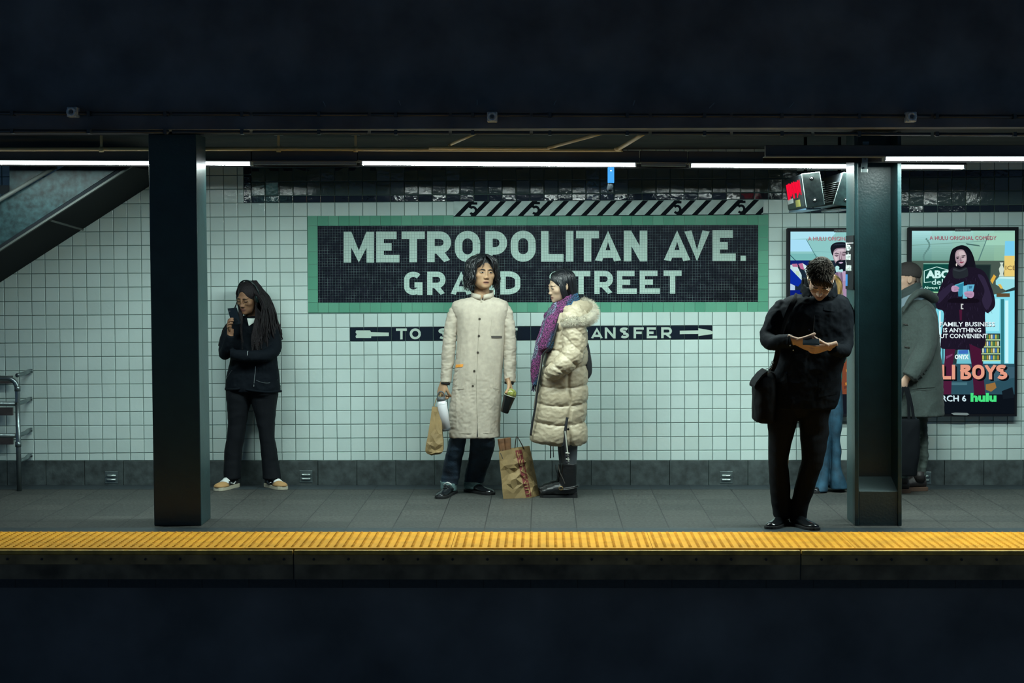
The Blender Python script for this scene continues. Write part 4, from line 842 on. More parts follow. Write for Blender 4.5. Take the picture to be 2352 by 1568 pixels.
def finish(me, name, mats, parent=None, origin=None, smooth=True):
    off = wloc(parent) if parent else Vector(origin or (0, 0, 0)); me.name = name; me.transform(Matrix.Translation(-off))
    me.materials.clear()
    for k in (mats if isinstance(mats, (list, tuple)) else [mats]): me.materials.append(k)
    me.polygons.foreach_set('use_smooth', [smooth]*len(me.polygons)); me.update()
    o = bpy.data.objects.new(name, me); COL.objects.link(o)
    if parent: o.parent = parent
    else: o.location = off
    return o
def garment(name, mb, m, parent, vox=.007, smooth=3, fn=(), sf=.5):
    me = fuse(mb, vox, smooth, sf)
    for f in fn: displace(me, f)
    bv = BVHTree.FromPolygons([v.co.copy() for v in me.vertices], [tuple(p.vertices) for p in me.polygons])
    o = finish(me, name, m, parent); o['_'] = 0; del o['_']; return o, bv
def skin_mat(name, tone):
    m = mat(name, tone, .58, spec=.28); nt = m.node_tree; b = nt.nodes['Principled BSDF']; a = nt.nodes.new('ShaderNodeVertexColor'); a.layer_name = 'tone'; nt.links.new(a.outputs[0], b.inputs['Base Color'])
    b.inputs['Subsurface Weight'].default_value = .12; b.inputs['Subsurface Radius'].default_value = (.012, .005, .003); b.inputs['Subsurface Scale'].default_value = .5
    return m
def body(mb, head, m, base, lip, label, origin, vox=.0028, smooth=1, **kw):
    me = fuse(mb, vox, smooth, .35); co, no = coords(me); C = head.paint(co, base, lip, **kw)
    at_ = me.color_attributes.new('tone', 'FLOAT_COLOR', 'POINT'); at_.data.foreach_set('color', C.astype(np.float32).ravel())
    o = finish(me, 'person', m, None, origin); return tag(o, label, 'person')
def hit(bv, x, y, off=.0015):
    d = (_fw*FPX+_rt*(x-CXP)-_up*(y-CYP)).normalized(); loc, nor, i, ds = bv.ray_cast(CAM, d)
    if loc is None: return None
    return loc-d*off
def patch(bv, quad, off=.003, nu=8, nv=8, thick=.003):
    """a thin cloth patch lying on a garment; quad: TL TR BR BL in the photo"""
    G = []
    for j in range(nv+1):
        row = []
        for i in range(nu+1):
            u, v = i/nu, j/nv; x = (quad[0][0]*(1-u)+quad[1][0]*u)*(1-v)+(quad[3][0]*(1-u)+quad[2][0]*u)*v; y = (quad[0][1]*(1-u)+quad[1][1]*u)*(1-v)+(quad[3][1]*(1-u)+quad[2][1]*u)*v
            row.append(hit(bv, x, y, off))
        G.append(row)
    allp = [p for r in G for p in r if p is not None]
    if not allp: return MB()
    for r in G:
        for i in range(len(r)):
            if r[i] is None: r[i] = min(allp, key=lambda q: 0).copy()
    m = MB(); back = Vector((0, thick, 0)); n1 = nu+1
    vs = [p for r in G for p in r]; vs += [p+back for p in vs]; N = n1*(nv+1); fs = []
    for j in range(nv):
        for i in range(nu):
            a = j*n1+i; fs.append((a+n1, a+n1+1, a+1, a)); fs.append((a+N, a+1+N, a+n1+1+N, a+n1+N))
    bd = [i for i in range(n1)]+[j*n1+nu for j in range(1, nv+1)]+[nv*n1+i for i in range(nu-1, -1, -1)]+[j*n1 for j in range(nv-1, 0, -1)]
    for k in range(len(bd)): a, b = bd[k], bd[(k+1) % len(bd)]; fs.append((a, b, b+N, a+N))
    return m.add(vs, fs)
def cord(bv, pts, r=.0025, off=.001, n=5, k=4):
    P = [hit(bv, x, y, off) for x, y in pts]; P = [p for p in P if p is not None]
    return MB().tube(smoothpath(P, k), r, n)
def shoe(parent, heel, toe, wid=.098, h=.075, mu=None, ms=None, sole=.022, toe_h=.045, name='shoe', ankle=.1, extra=None):
    """a shoe from heel point to toe point on the floor"""
    H = Vector(heel); T = Vector(toe); L = (T-H).length; d = (T-H).normalized(); s = Vector((-d.y, d.x, 0)); up = Vector((0, 0, 1)); R = []; S_ = []
    prof = ((.0, .30, .75), (.03, .36, 1.), (.12, .40, 1.02), (.25, .40, 1.0), (.4, .39, .86), (.55, .43, .70), (.7, .48, .60), (.82, .47, .56), (.92, .38, .48), (.98, .24, .36), (1., .12, .26))
    for t, w, hh in prof:
        c = H+d*(L*t); ring = []; z = hh*h if t < .5 else max(hh*h, toe_h*min(1, hh/.45))
        for k in range(16):
            a = 2*math.pi*k/16; x = math.cos(a)*w*wid; zz = sole*.6+(z-sole*.6)*(.5+.5*math.sin(a)); x *= (1. if math.sin(a) < .2 else (.82 if t > .3 else .75)); ring.append(c+s*x+up*max(zz, sole*.5))
        R.append(ring)
        S_.append([c+d*((t-.5)*.012)+s*(math.cos(2*math.pi*k/16)*(w+.035)*wid)+up*(sole if math.sin(2*math.pi*k/16) > 0 else 0) for k in range(16)])
    o = MB().rings(R).build(name, mu, parent, smooth=True); sub = o.modifiers.new('s', 'SUBSURF'); sub.levels = 1; sub.render_levels = 2
    # sole as a flat slab
    top = []; bot = []
    m = MB(); out = [(t, w+.03) for t, w, _ in prof]
    loop = [H+d*(L*t+(.006 if t > .9 else 0)-(.006 if t < .02 else 0))+s*w*wid for t, w in out]+[H+d*(L*t+(.006 if t > .9 else 0)-(.006 if t < .02 else 0))-s*w*wid for t, w in reversed(out)]
    m.prism([p+up*.0005 for p in loop], up*sole); m.build('sole', ms, o, bevel=.003)
    return o, d, s, L
def wpt(x, y, Y): return at(x, y, Y)

def sock(parent, pts, r, m_):
    MB().tube([at(x, y, Y) for x, y, Y in pts], [v*pxm(pts[0][2]) for v in r], 14).build('sock', m_, parent, smooth=True)
# ================================================================== THE MAN IN THE CREAM COAT
HAIRB = mat('black_hair', (.006, .0075, .010), .34, spec=.6, bump=.5, bscale=220, stretch=(1, 1, .12))
def clump(mb, H, pts, r, wav=.006, n=5, k=4):
    P = [H.w(p) for p in pts]; P = smoothpath(P, k); ph = random.random()*6
    P = [p+Vector((math.sin(i*.9+ph), math.cos(i*.8+ph*2), .3*math.sin(i+ph)))*wav*min(1, i/4) for i, p in enumerate(P)]
    N = len(P); mb.tube(P, [r*(.7+.5*math.sin(min(1, i/N*2.5)*1.57))*(1-(i/(N-1))**2.2)+.0006 for i in range(N)], n)
Y2 = -.65; s2 = pxm(Y2)
H2 = Head(at(1108.5, 624.5, Y2-.03), 21, 1, 2, 1.04, mouth=.0034, jaw=1.26, w=1.14, brow=.6, nw=.98, bridge=.002, nose=-.004)
m = MB(); H2.mesh(m); H2.ears(m)
limb(m, [(1108, 640, Y2+.03, 17), (1107, 662, Y2+.01, 17), (1106, 690, Y2+.01, 20)])
rowsloft(m, [(684, 1085, 1128, Y2, .05), (700, 1062, 1150, Y2, .07), (760, 1064, 1144, Y2, .08), (860, 1064, 1140, Y2, .08), (960, 1050, 1132, Y2, .08), (1000, 1046, 1124, Y2, .07)])
limb(m, [(1060, 702, Y2, 10), (1036, 780, Y2, 9), (1026, 845, Y2-.01, 8), (1020, 876, Y2-.03, 7)]); limb(m, [(1152, 702, Y2, 10), (1170, 780, Y2, 9), (1171, 845, Y2-.03, 8), (1169, 874, Y2-.05, 7)])
limb(m, [(1056, 960, Y2, 16), (1042, 1050, Y2+.05, 12), (1034, 1110, Y2+.09, 9), (1034, 1128, Y2+.09, 9)]); limb(m, [(1112, 960, Y2, 16), (1104, 1050, Y2+.09, 12), (1088, 1110, Y2+.19, 9), (1087, 1124, Y2+.2, 9)])
wl = at(1019, 875, Y2-.03); wr = at(1166, 872, Y2-.075)
hand(m, wl, (-.22, -.10, -1), (.66, .74, -.1), 1, curl=(72, 78, 82, 86), thumb=(24, 34, .8), sc=1.04, back=.02)
hand(m, wr, (.34, -.10, -.94), (-.85, -.15, -.38), -1, curl=(40, 42, 44, 46), thumb=(46, 20, .75), sc=1.08, spread=1.6, back=.012)
SK2 = skin_mat('skin_warm', (.46, .30, .19))
p2 = body(m, H2, SK2, (.37, .225, .13), (.24, .10, .075), 'person in a long cream coat holding a small paper bag and a cup', (at(1106, 1140, Y2).x, Y2, 0))
H2.eyes(p2, openz=.0036, gaze=.0005); H2.brows(p2, (.012, .010, .010), .0036, .0055, .0150)
def wig2(p):
    d = _u(_e(p, (0, .022, .034), (.088, .100, .088)), _e(p, (0, .05, -.035), (.080, .066, .085)), .03)
    return _s(d, _e(p, (0, -.125, -.022), (.062, .084, .112)), .012)
m = MB(); m.rings(H2.grid(90, 60, wig2))
rnd = random.Random(11)
for i in range(250):
    sd = rnd.choice((-1, 1)); t = rnd.random(); y0 = -.075+.165*t; j = lambda a: rnd.uniform(-a, a)
    fl_ = rnd.uniform(.0, .022)*(1.6 if sd > 0 else 1); ln_ = rnd.uniform(-.125, -.055)+(.045 if t < .12 else 0)-.02*(sd < 0)
    front = max(0, 1-t*4)
    x1 = sd*(.052+.014*(1-front))+j(.006); 
    clump(m, H2, [(sd*.004+j(.014), y0*.85, .122+j(.004)), (x1, y0-.028*front+j(.006), .088+j(.006)), (sd*(.088-.012*front)+j(.006), y0-.012*front+j(.01), .025+j(.01)), (sd*(.094+fl_*.5-.010*front)+j(.006), y0+.008+j(.012), -.045+j(.01)), (sd*(.090+fl_)+j(.012), y0+.012+j(.015), ln_)], rnd.uniform(.005, .0105), .0085)
for i in range(60):
    a = rnd.uniform(.35, 2.79); clump(m, H2, [(.03*math.cos(a), .03+.03*math.sin(a), .125), (.085*math.cos(a), .025+.09*math.sin(a), .07), (.092*math.cos(a), .025+.098*math.sin(a), -.02), (.085*math.cos(a)+rnd.uniform(-.02, .02), .025+.095*math.sin(a), rnd.uniform(-.15, -.1))], .008, .005)
for (x, z, e_) in ((-.026, .05, .004), (-.034, .036, .006), (.030, .042, .004), (.040, .030, .004), (.046, .012, .003)):
    clump(m, H2, [(x*.2, -.07, .118), (x*.7, -.098, .092), (x*.95, -.1, z+.02), (x*1.15, -.096, z-.015)], .0032, .002)
m.build('hair', HAIRB, p2, smooth=True)
LINEN = mat('cream_linen', (.41, .36, .29), .85, var=.09, vscale=30, bump=.07, bscale=420, sheen=.05)
m = MB()
rowsloft(m, dense([(682, 1082, 1134, Y2+.01, .05), (687, 1060, 1153, Y2+.01, .07), (692, 1044, 1163, Y2, .085), (699, 1038, 1168, Y2, .098), (712, 1038, 1170, Y2, .108), (735, 1046, 1163, Y2, .116), (780, 1049, 1159, Y2, .118), (830, 1046, 1156, Y2, .118), (870, 1041, 1153, Y2, .121), (910, 1036, 1151, Y2, .125), (950, 1031, 1150, Y2, .130), (1003, 1030.5, 1149, Y2, .136)]), 40, 2.5)
ms_ = [MB(), MB()]
limb(ms_[0], [(1054, 704, Y2, 11), (1046, 716, Y2, 15), (1039, 740, Y2-.005, 15.8), (1034, 768, Y2-.008, 15.2), (1031, 795, Y2-.01, 15.6), (1029, 825, Y2-.01, 15), (1026, 855, Y2-.02, 13), (1024, 879, Y2-.03, 12.3)], 20)
limb(ms_[1], [(1154, 704, Y2, 11), (1162, 716, Y2, 15), (1167, 740, Y2-.005, 14.8), (1170, 765, Y2-.008, 14.4), (1171, 790, Y2-.01, 14.2), (1171, 830, Y2-.02, 14.5), (1171, 858, Y2-.03, 13.5), (1171, 878, Y2-.04, 13)], 20)
fn_ = folds(.0030, 40, 26, 38, 91); sl = folds(.0055, 6, 6, 30, 3); bd = folds(.006, 9, 4, 3.2, 17); sm_ = folds(.0012, 30, 30, 26, 5)
def coatf(p):
    x = p[0]; z = p[2]; c = at(1105, 800, Y2).x; arm = abs(x-c) > .175 and z < 1.42
    return (sl(p) if arm else bd(p)*(.35+.65*min(1, max(0, (1.35-z)/.5))))+sm_(p)*.7+fn_(p)*min(1, max(0, (1.05-z)/.25))
coat, bv2 = garment('coat', m, LINEN, p2, .0065, 5, (coatf, folds(.0055, 15, 8, 2.2, 50), folds(.0014, 26, 18, 24, 77)))
for q in ms_: garment('sleeve', q, LINEN, coat, .0055, 5, (folds(.0055, 11, 9, 17, 3), folds(.0045, 20, 16, 42, 8, True)))
m = MB(); limb(m, [(1025, 868, Y2-.025, 10.8), (1022.5, 883, Y2-.03, 10.6)], 16); m.build('inner_cuff', mat('black_shirt', (.006, .007, .008), .8), coat, smooth=True)
m = MB(); limb(m, [(1171, 866, Y2-.035, 11), (1169, 881.5, Y2-.045, 10.8)], 16); m.build('inner_cuff', mat('black_shirt', (0, 0, 0)), coat, smooth=True)
# stand collar: an open band round the neck
m = MB(); nc = at(1108, 676, Y2+.005); ring = []
for k in range(37):
    a = math.radians(-90+7+(346)*k/36); gap = abs(k-18)/18; lowf = (1-gap)
    q = []
    for (r_, z_) in ((.081, -.028-.008*gap), (.0775, .018+.002*lowf-.010*gap**6), (.0735, .018+.002*lowf-.010*gap**6), (.076, -.030)): q.append(nc+Vector((r_*1.07*math.cos(a), r_*.92*math.sin(a)*(1.04 if z_ < 0 else 1), z_+(.012 if math.sin(a) > 0 else -.010*(-math.sin(a))))))
    ring.append(q)
m.rings(ring); m.build('collar', LINEN, coat, smooth=True)
m = MB(); m.prism([nc+Vector((-.006, -.071, -.052)), nc+Vector((.008, -.071, -.052)), nc+Vector((.002, -.072, -.018))], (0, .012, 0)); m.build('collar_gap', mat('black_shirt', (.006, .007, .008), .8), coat)
cord(bv2, [(1104, 694), (1101, 740), (1098, 790), (1096, 840), (1094, 880), (1095, 930), (1096, 975), (1096, 1003)], .0022, -.0003).build('placket_edge', mat('linen_shadow_seam', (.30, .27, .21), .9), coat)
m = MB(); m.prism([hit(bv2, 1094.8, 1003, .002) or at(1094.8, 1003, Y2-.14), hit(bv2, 1097.6, 1003, .002) or at(1097.6, 1003, Y2-.14), hit(bv2, 1096.6, 950, .001) or at(1096.6, 950, Y2-.13)], (0, .01, 0)); m.build('front_vent', mat('black_shirt', (0, 0, 0)), coat)
BUT = mat('horn_button', (.05, .042, .032), .3)
for (x, y) in ((1105.5, 693), (1101.5, 732), (1100, 771), (1097.5, 809), (1089.5, 851.5), (1086, 886)):
    p = hit(bv2, x, y, .001); MB().tube([p, p+Vector((0, -.004, -.0005)), p+Vector((0, -.0045, -.0005))], [.0085, .0085, .0055], 12).build('button', BUT if y > 700 else mat('linen_button', (.35, .31, .24), .5), coat)
for q in ([(1129, 734), (1162, 734), (1161, 771), (1127, 771)], [(1039, 846), (1068, 843), (1066, 893), (1030, 895)], [(1134, 838), (1155, 840), (1153, 895), (1133, 892)]):
    pk = patch(bv2, q, .0035, 8, 10, .004).build('pocket', LINEN, coat, smooth=False)
SEAM = mat('linen_shadow_seam', (0, 0, 0))
for P in ([(1129, 741.5), (1145, 742.5), (1161, 742)], [(1031, 895.5), (1045, 896.5), (1057, 895)], [(1129, 734), (1128, 755), (1127.5, 770)], [(1066, 845), (1065, 870), (1064, 893)], [(1137, 896), (1146, 898), (1153, 896)], [(1033, 993), (1060, 995), (1092, 995.5)], [(1100, 995.5), (1125, 994.5), (1147, 993)]):
    cord(bv2, P, .0018, .0002).build('seam', SEAM, coat)
patch(bv2, [(1128, 771.5), (1153, 771.5), (1153, 776.5), (1129, 776)], .004, 6, 2, .004).build('painted_pocket_shadow', mat('pocket_shadow_tone', (.06, .052, .045), .8), coat)  # dark strip painted as the shadow under the chest pocket
patch(bv2, [(1047, 837), (1064, 836), (1063, 842), (1046, 844)], .005, 5, 2, .004).build('orange_pocket_lining', mat('orange_cloth', (.75, .30, .04), .7), coat)
# jeans with turned-up hems, derby shoes
DENIM = mat('dark_denim', (.010, .017, .032), .75, var=.5, vscale=9, bump=.3, bscale=150, col2=(.022, .05, .085))
m = MB()
rowsloft(m, dense([(985, 1036, 1074, Y2, .09), (1030, 1027, 1067, Y2+.02, .085), (1060, 1020, 1060.5, Y2+.05, .078), (1090, 1014.5, 1056, Y2+.08, .075), (1112, 1012.5, 1053, Y2+.09, .072)]), 22)
rowsloft(m, dense([(985, 1080, 1134, Y2, .09), (1015, 1080, 1136.5, Y2, .09), (1035, 1078, 1134, Y2+.05, .088), (1060, 1075, 1126, Y2+.1, .08), (1090, 1068, 1115.5, Y2+.16, .075), (1108, 1066, 1111, Y2+.19, .072)]), 22)
jn, bvj = garment('jeans', m, DENIM, p2, .007, 2, (folds(.006, 5, 5, 16, 8),))
CUFFM = mat('pale_denim_cuff', (.13, .22, .22), .85, var=.25, vscale=40, bump=.3, bscale=150)
for rows in ([(1104, 1010.5, 1051, Y2+.09, .077), (1126, 1012.5, 1048.5, Y2+.085, .08, 5)], [(1104.5, 1064.5, 1108, Y2+.19, .077), (1121, 1066.5, 1105, Y2+.19, .08, -4)]):
    m = MB(); rowsloft(m, dense(rows, 6), 24); me = fuse(m, .006, 2); displace(me, folds(.005, 20, 20, 30, 2)); finish(me, 'turned_up_hem', CUFFM, jn)
SHOEB = mat('black_polished_leather', (.008, .010, .012), .22, coat=.4); SOLEB = mat('black_rubber', (.008, .009, .010), .6)
sh, d_, s_, L_ = shoe(p2, fl(1040, 1131), fl(1009.5, 1145.5), .105, .085, SHOEB, SOLEB, .02)
sock(p2, [(1031, 1108, Y2+.09), (1033, 1130, Y2+.09)], [13, 12], mat('black_sock', (.006, .007, .009), .9)); sock(p2, [(1087, 1106, Y2+.19), (1084, 1126, Y2+.2)], [13, 12], mat('black_sock', (0, 0, 0)))
for k in range(3):
    c = Vector(fl(1040, 1131)).lerp(Vector(fl(1009.5, 1145.5)), .48+.08*k); MB().tube(smoothpath([c-s_*.02+Vector((0, 0, .066-.012*k)), c+Vector((0, 0, .079-.014*k)), c+s_*.02+Vector((0, 0, .066-.012*k))], 3), .0035, 6).build('lace', SOLEB, sh)
c = Vector(fl(1040, 1131)).lerp(Vector(fl(1009.5, 1145.5)), .38); MB().tube(smoothpath([c-s_*.028+Vector((0, 0, .078)), c+d_*.01+Vector((0, 0, .094)), c+s_*.028+Vector((0, 0, .078))], 3), .006, 6).build('white_sock_edge', mat('white_sock', (.6, .65, .62), .9), sh)
sh, d_, s_, L_ = shoe(p2, fl(1074, 1128), fl(1131, 1136.5), .105, .085, SHOEB, SOLEB, .02)
c = Vector(fl(1074, 1128)).lerp(Vector(fl(1131, 1136.5)), .36); MB().tube(smoothpath([c-s_*.028+Vector((0, 0, .078)), c+d_*.01+Vector((0, 0, .094)), c+s_*.028+Vector((0, 0, .078))], 3), .006, 6).build('white_sock_edge', mat('white_sock', (0, 0, 0)), sh)
# things he holds
KRAFT = mat('kraft_paper', (.25, .17, .07), .7, var=.22, vscale=10, bump=.25, bscale=18)
Yb = Y2-.16
c = at(1000, 985, Yb); t = thing('paper_bag', 'small upright brown paper bag hanging from the hand of the cream coated man', 'paper bag', (c.x, Yb, at(1000, 1042, Yb).z))
m = MB(); R = []; rnd = random.Random(31)
for (y, xl, xr, th) in ((931.5, 992.5, 1012.5, .012), (942, 991.5, 1013, .017), (954, 990, 1013.5, .021), (968, 988, 1015, .030), (984, 985.5, 1016, .038), (995, 984, 1016.5, .044), (1003, 982.5, 1017.2, .049), (1012, 980.5, 1018.5, .055), (1020, 979, 1018.5, .057), (1027, 978.3, 1018.5, .058), (1034, 978, 1018, .058), (1039, 981, 1015, .054), (1041.5, 986, 1010, .046)):
    a = at(xl, y+2*(1-(y-931)/110), Yb); b = at(xr, y+3*(1-(y-931)/110), Yb); f = 0 if y < 935 else (.004+.010*max(0, (y-975)/60)); ring = []
    for k in range(6): ring.append(a.lerp(b, k/5)+Vector((0, -th, 0))+(Vector((rnd.uniform(-f, f)*.6, rnd.uniform(-f, f*.4), rnd.uniform(-f, f)*.7)) if 0 < k < 5 else Vector()))
    for k in range(5, -1, -1): ring.append(a.lerp(b, k/5)+Vector((0, th, 0)))
    R.append(ring[::-1])
m.add(sum(R, []), [fc for i in range(len(R)-1) for q in range(12) for fc in ([(i*12+q, i*12+(q+1) % 12, (i+1)*12+(q+1) % 12), (i*12+q, (i+1)*12+(q+1) % 12, (i+1)*12+q)] if rnd.random() < .5 else [(i*12+q, i*12+(q+1) % 12, (i+1)*12+q), (i*12+(q+1) % 12, (i+1)*12+(q+1) % 12, (i+1)*12+q)])]+[tuple(range((len(R)-1)*12, len(R)*12))])
o = m.build('bag_body', KRAFT, t)
m = MB(); hp_ = at(1013, 905, Y2-.08)
m.tube(smoothpath([at(997, 934, Yb), at(1003, 915, Yb+.03), hp_, at(1009, 917, Yb+.04), at(1010, 936, Yb)], 4), .0028, 6); m.build('cord_handle', KRAFT, t)
t = thing('water_bottle', 'white steel bottle with a grey lid held beside the cream coat', 'bottle', at(1021, 990, Y2-.16))
ax0 = at(1013.5, 916, Y2-.17); ax1 = at(1024, 988.5, Y2-.15); dx = ax1-ax0
WB = mat('white_enamel_bottle', (.62, .62, .64), .35); GL = mat('grey_lid', (.07, .08, .085), .5)
MB().tube([ax0.lerp(ax1, k) for k in (.02, .10, .13, .92, .925)], [.028, .031, .0365, .0365, .034], 24).build('bottle_body', WB, t, smooth=True)
MB().tube([ax0.lerp(ax1, k) for k in (.92, .925, .99, 1.)], [.0355, .0362, .0355, .033], 24).build('base_ring', GL, t, smooth=True)
MB().tube([ax0.lerp(ax1, k) for k in (-.06, -.05, .06, .07)], [.024, .0285, .0295, .027], 24).build('lid', GL, t, smooth=True)
m = MB(); m.tube(smoothpath([ax0+Vector((-.026, 0, -.02)), ax0+Vector((-.024, 0, .035)), ax0+Vector((-.002, 0, .055)), ax0+Vector((.022, 0, .035)), ax0+Vector((.026, 0, -.02))], 4), .0055, 8); m.build('carry_loop', GL, t, smooth=True)
MB().tube([ax0.lerp(ax1, k) for k in (.145, .155)], .0369, 24).build('lid_line', mat('pale_band', (.7, .72, .72), .4), t, smooth=True)
t = thing('drink_cup', 'tilted dark cup with a clear domed lid held by the cream coated man', 'cup', at(1160, 947, Y2-.13))
ca = at(1171, 908, Y2-.135); cb2 = at(1158.5, 947, Y2-.125); 
MB().tube([ca.lerp(cb2, k) for k in (0, .03, .97, 1.)], [.0445, .044, .030, .026], 24).build('cup_body', mat('dark_cup', (.008, .010, .011), .25), t, smooth=True)
GLS = mat('green_glass_dome', (.22, .24, .06), .12, coat=.6, var=.5, vscale=60)
MB().tube([ca.lerp(cb2, k) for k in (-.40, -.38, -.28, -.12, -.02)], [.012, .026, .040, .0455, .0458], 24).build('domed_lid', GLS, t, smooth=True)
MB().tube([ca.lerp(cb2, k) for k in (-.03, .02)], .0475, 24).build('lid_rim', mat('clear_rim', (.35, .38, .30), .15), t, smooth=True)
# ================================================================== THE WOMAN IN THE PUFFER COAT
Y3 = -.72
H3 = Head(at(1287.5, 657.5, Y3-.02), -68, 10, 0, .97, jaw=.80, w=.96, nose=-.004, brow=.35, bridge=.004)
m = MB(); H3.mesh(m); H3.ears(m)
limb(m, [(1296, 665, Y3+.0, 14), (1300, 690, Y3, 15), (1304, 705, Y3, 18)])
rowsloft(m, [(700, 1290, 1325, Y3, .12), (740, 1285, 1338, Y3, .15), (860, 1275, 1335, Y3, .14), (980, 1270, 1335, Y3, .13), (1010, 1280, 1330, Y3, .1)])
for dy, dx_ in ((-.075, 0), (.09, -6)): limb(m, [(1305+dx_, 990, Y3+dy, 17), (1307+dx_, 1030, Y3+dy, 16), (1306+dx_, 1070, Y3+dy, 14), (1308+dx_, 1125, Y3+dy, 9)])
limb(m, [(1318, 715, Y3-.12, 10), (1324, 800, Y3-.16, 10), (1300, 835, Y3-.18, 9), (1277, 851, Y3-.155, 8)]); hand(m, at(1276, 853, Y3-.15), (-.4, .4, -1), (0, 1, 0), 1, sc=.85)
SK3 = skin_mat('skin_fair', (.5, .38, .3))
p3 = body(m, H3, SK3, (.43, .30, .205), (.30, .135, .11), 'person in profile in a long beige puffer coat and purple scarf', (at(1300, 1143, Y3).x, Y3, 0))
H3.eyes(p3, openz=.0014, gaze=-.002); H3.brows(p3, (.03, .024, .02), .0026, .003, .0165)
def wig3(p):
    d = _u(_e(p, (0, .024, .036), (.082, .100, .091)), _e(p, (0, .062, -.045), (.068, .052, .10)), .03)
    d = _s(d, _e(p, (0, -.115, -.035), (.095, .100, .098)), .006)
    return _s(d, _e(p, (-.10, .006, -.015), (.045, .017, .034)), .005)
m = MB(); m.rings(H3.grid(150, 110, wig3))
rnd = random.Random(4); j = lambda a: rnd.uniform(-a, a)
for i in range(70):
    a = rnd.uniform(.1, 3.04); clump(m, H3, [(.02*math.cos(a), .04+.02*math.sin(a), .126), (.078*math.cos(a), .03+.085*math.sin(a), .075), (.080*math.cos(a), .03+.092*math.sin(a), -.02), (.074*math.cos(a), .045+.075*math.sin(a), -.10), (.068*math.cos(a), .05+.065*math.sin(a), -.15+j(.01))], .0075, .001)
for sd in (-1, 1):
    for i in range(14):
        k = i/13; clump(m, H3, [(sd*.008, -.040+.04*k, .113), (sd*(.044+.022*k), -.046+.05*k, .084), (sd*(.074+.004*k), -.040+.045*k, .02), (sd*.078, -.035+.045*k, -.045), (sd*(.068), -.02+.045*k, -.11), (sd*.05, .0+.045*k, -.15)] if (i > 8 and sd > 0) or i in (0, 1) or sd > 0 else [(sd*.008, -.040+.04*k, .113), (sd*(.046+.02*k), -.044+.05*k, .084), (sd*(.077), -.032+.06*k, .04), (sd*.081, .0+.05*k, .018)], .0042 if i > 1 else .0026, .0008)
m.build('hair', HAIRB, p3, smooth=True)
PUFF = mat('beige_nylon', (.40, .335, .235), .48, var=.06, vscale=12, bump=.25, bscale=45, spec=.5)
def seamz(y): return at(1290, y, Y3).z
seams = [seamz(v) for v in (752, 796, 838, 882, 923, 966, 1019)]
m = MB()
rows = [(694, 1298, 1330, Y3, .11), (704, 1280, 1341, Y3, .17), (722, 1272, 1347, Y3, .205), (750, 1268, 1347, Y3, .215), (796, 1258, 1348.5, Y3, .215), (838, 1247, 1348.5, Y3, .215), (882, 1237, 1349, Y3, .215), (923, 1231, 1348, Y3, .215), (960, 1225, 1344, Y3, .215), (985, 1222, 1347, Y3, .22), (1003, 1218, 1348, Y3, .22), (1013, 1224, 1347.5, Y3, .21), (1020, 1262, 1344, Y3, .19)]
rowsloft(m, dense(rows, 5), 44, 2.7)
msl = MB(); limb(msl, [(1316, 712, Y3-.12, 24), (1318, 735, Y3-.17, 27), (1318, 770, Y3-.19, 28), (1318, 800, Y3-.2, 27), (1312, 818, Y3-.22, 26), (1296, 836, Y3-.24, 23), (1276, 851, Y3-.235, 20), (1259, 862, Y3-.19, 15)], 22)
wr1 = folds(.009, 15, 15, 26, 4); wr2 = folds(.0032, 36, 36, 44, 9)
def puff(p):
    x, y, z = p; sag = .018*math.cos((x-at(1290, 800, Y3).x)*9); z2 = z+sag
    arm = y < Y3-.205 and z > 1.0 and z < 1.42
    if arm: 
        ax = at(1318, 780, Y3).x; u = (z-1.42) if z > at(1300, 805, Y3).z else None
        k = abs(math.sin((z+(x-ax)*.75)*math.pi/.125)); return .012*(k**.55-.75)+wr1(p)*1.3+wr2(p)
    lo = max([s_ for s_ in seams if s_ <= z2], default=seams[-1]-.14); hi = min([s_ for s_ in seams if s_ > z2], default=lo+.14)
    t = (z2-lo)/max(.05, hi-lo); b = (max(0, 1-(2*t-1)**2))**.34; sx = at(1307, 900, Y3).x; dsx = abs(x-sx-.01*math.sin(z*20)); side = 1-math.exp(-(dsx/.012)**2) if (y < Y3-.1 and z < 1.0) else 1
    return .024*(b*(.3+.7*side)-.72)+wr1(p)*(.6+.9*(1-b))+wr2(p)*.8*(1.2-b)
puffer, bv3 = garment('puffer_coat', m, PUFF, p3, .006, 2, (puff,))
def puffs(p):
    ax = at(1318, 780, Y3).x; k = abs(math.sin((p[2]+(p[0]-ax)*.9-1.13)*math.pi/.135)); return .014*(k**.45-.7)+wr1(p)*(1.4-.7*k)+wr2(p)
garment('sleeve', msl, PUFF, puffer, .006, 2, (puffs,))
# hood with fur rim
m = MB(); 
R = []
limb(m, [(1310, 706, Y3-.12, 14), (1326, 712, Y3-.10, 20), (1342, 716, Y3-.02, 22), (1344, 710, Y3+.06, 18)], 18, 1.2); limb(m, [(1294, 728, Y3-.19, 12), (1314, 726, Y3-.2, 16), (1338, 724, Y3-.13, 18)], 16)
hood, bvh = garment('hood', m, PUFF, puffer, .007, 3, (folds(.008, 14, 14, 14, 6),))
FUR = mat('cream_fur', (.52, .47, .36), .9, sheen=.4, col2=(.62, .57, .45), var=.35, vscale=25); 
fp = smoothpath([at(1289, 742, Y3-.23), at(1304, 739, Y3-.25), at(1322, 738, Y3-.25), at(1342, 737, Y3-.22), at(1358, 730, Y3-.15), at(1363, 716, Y3-.05), at(1353, 701, Y3+.05), at(1336, 694, Y3+.12)], 8)
m = MB(); m.tube(fp, [.016+.016*min(1, i/12) for i in range(len(fp))], 12); rnd = random.Random(8)
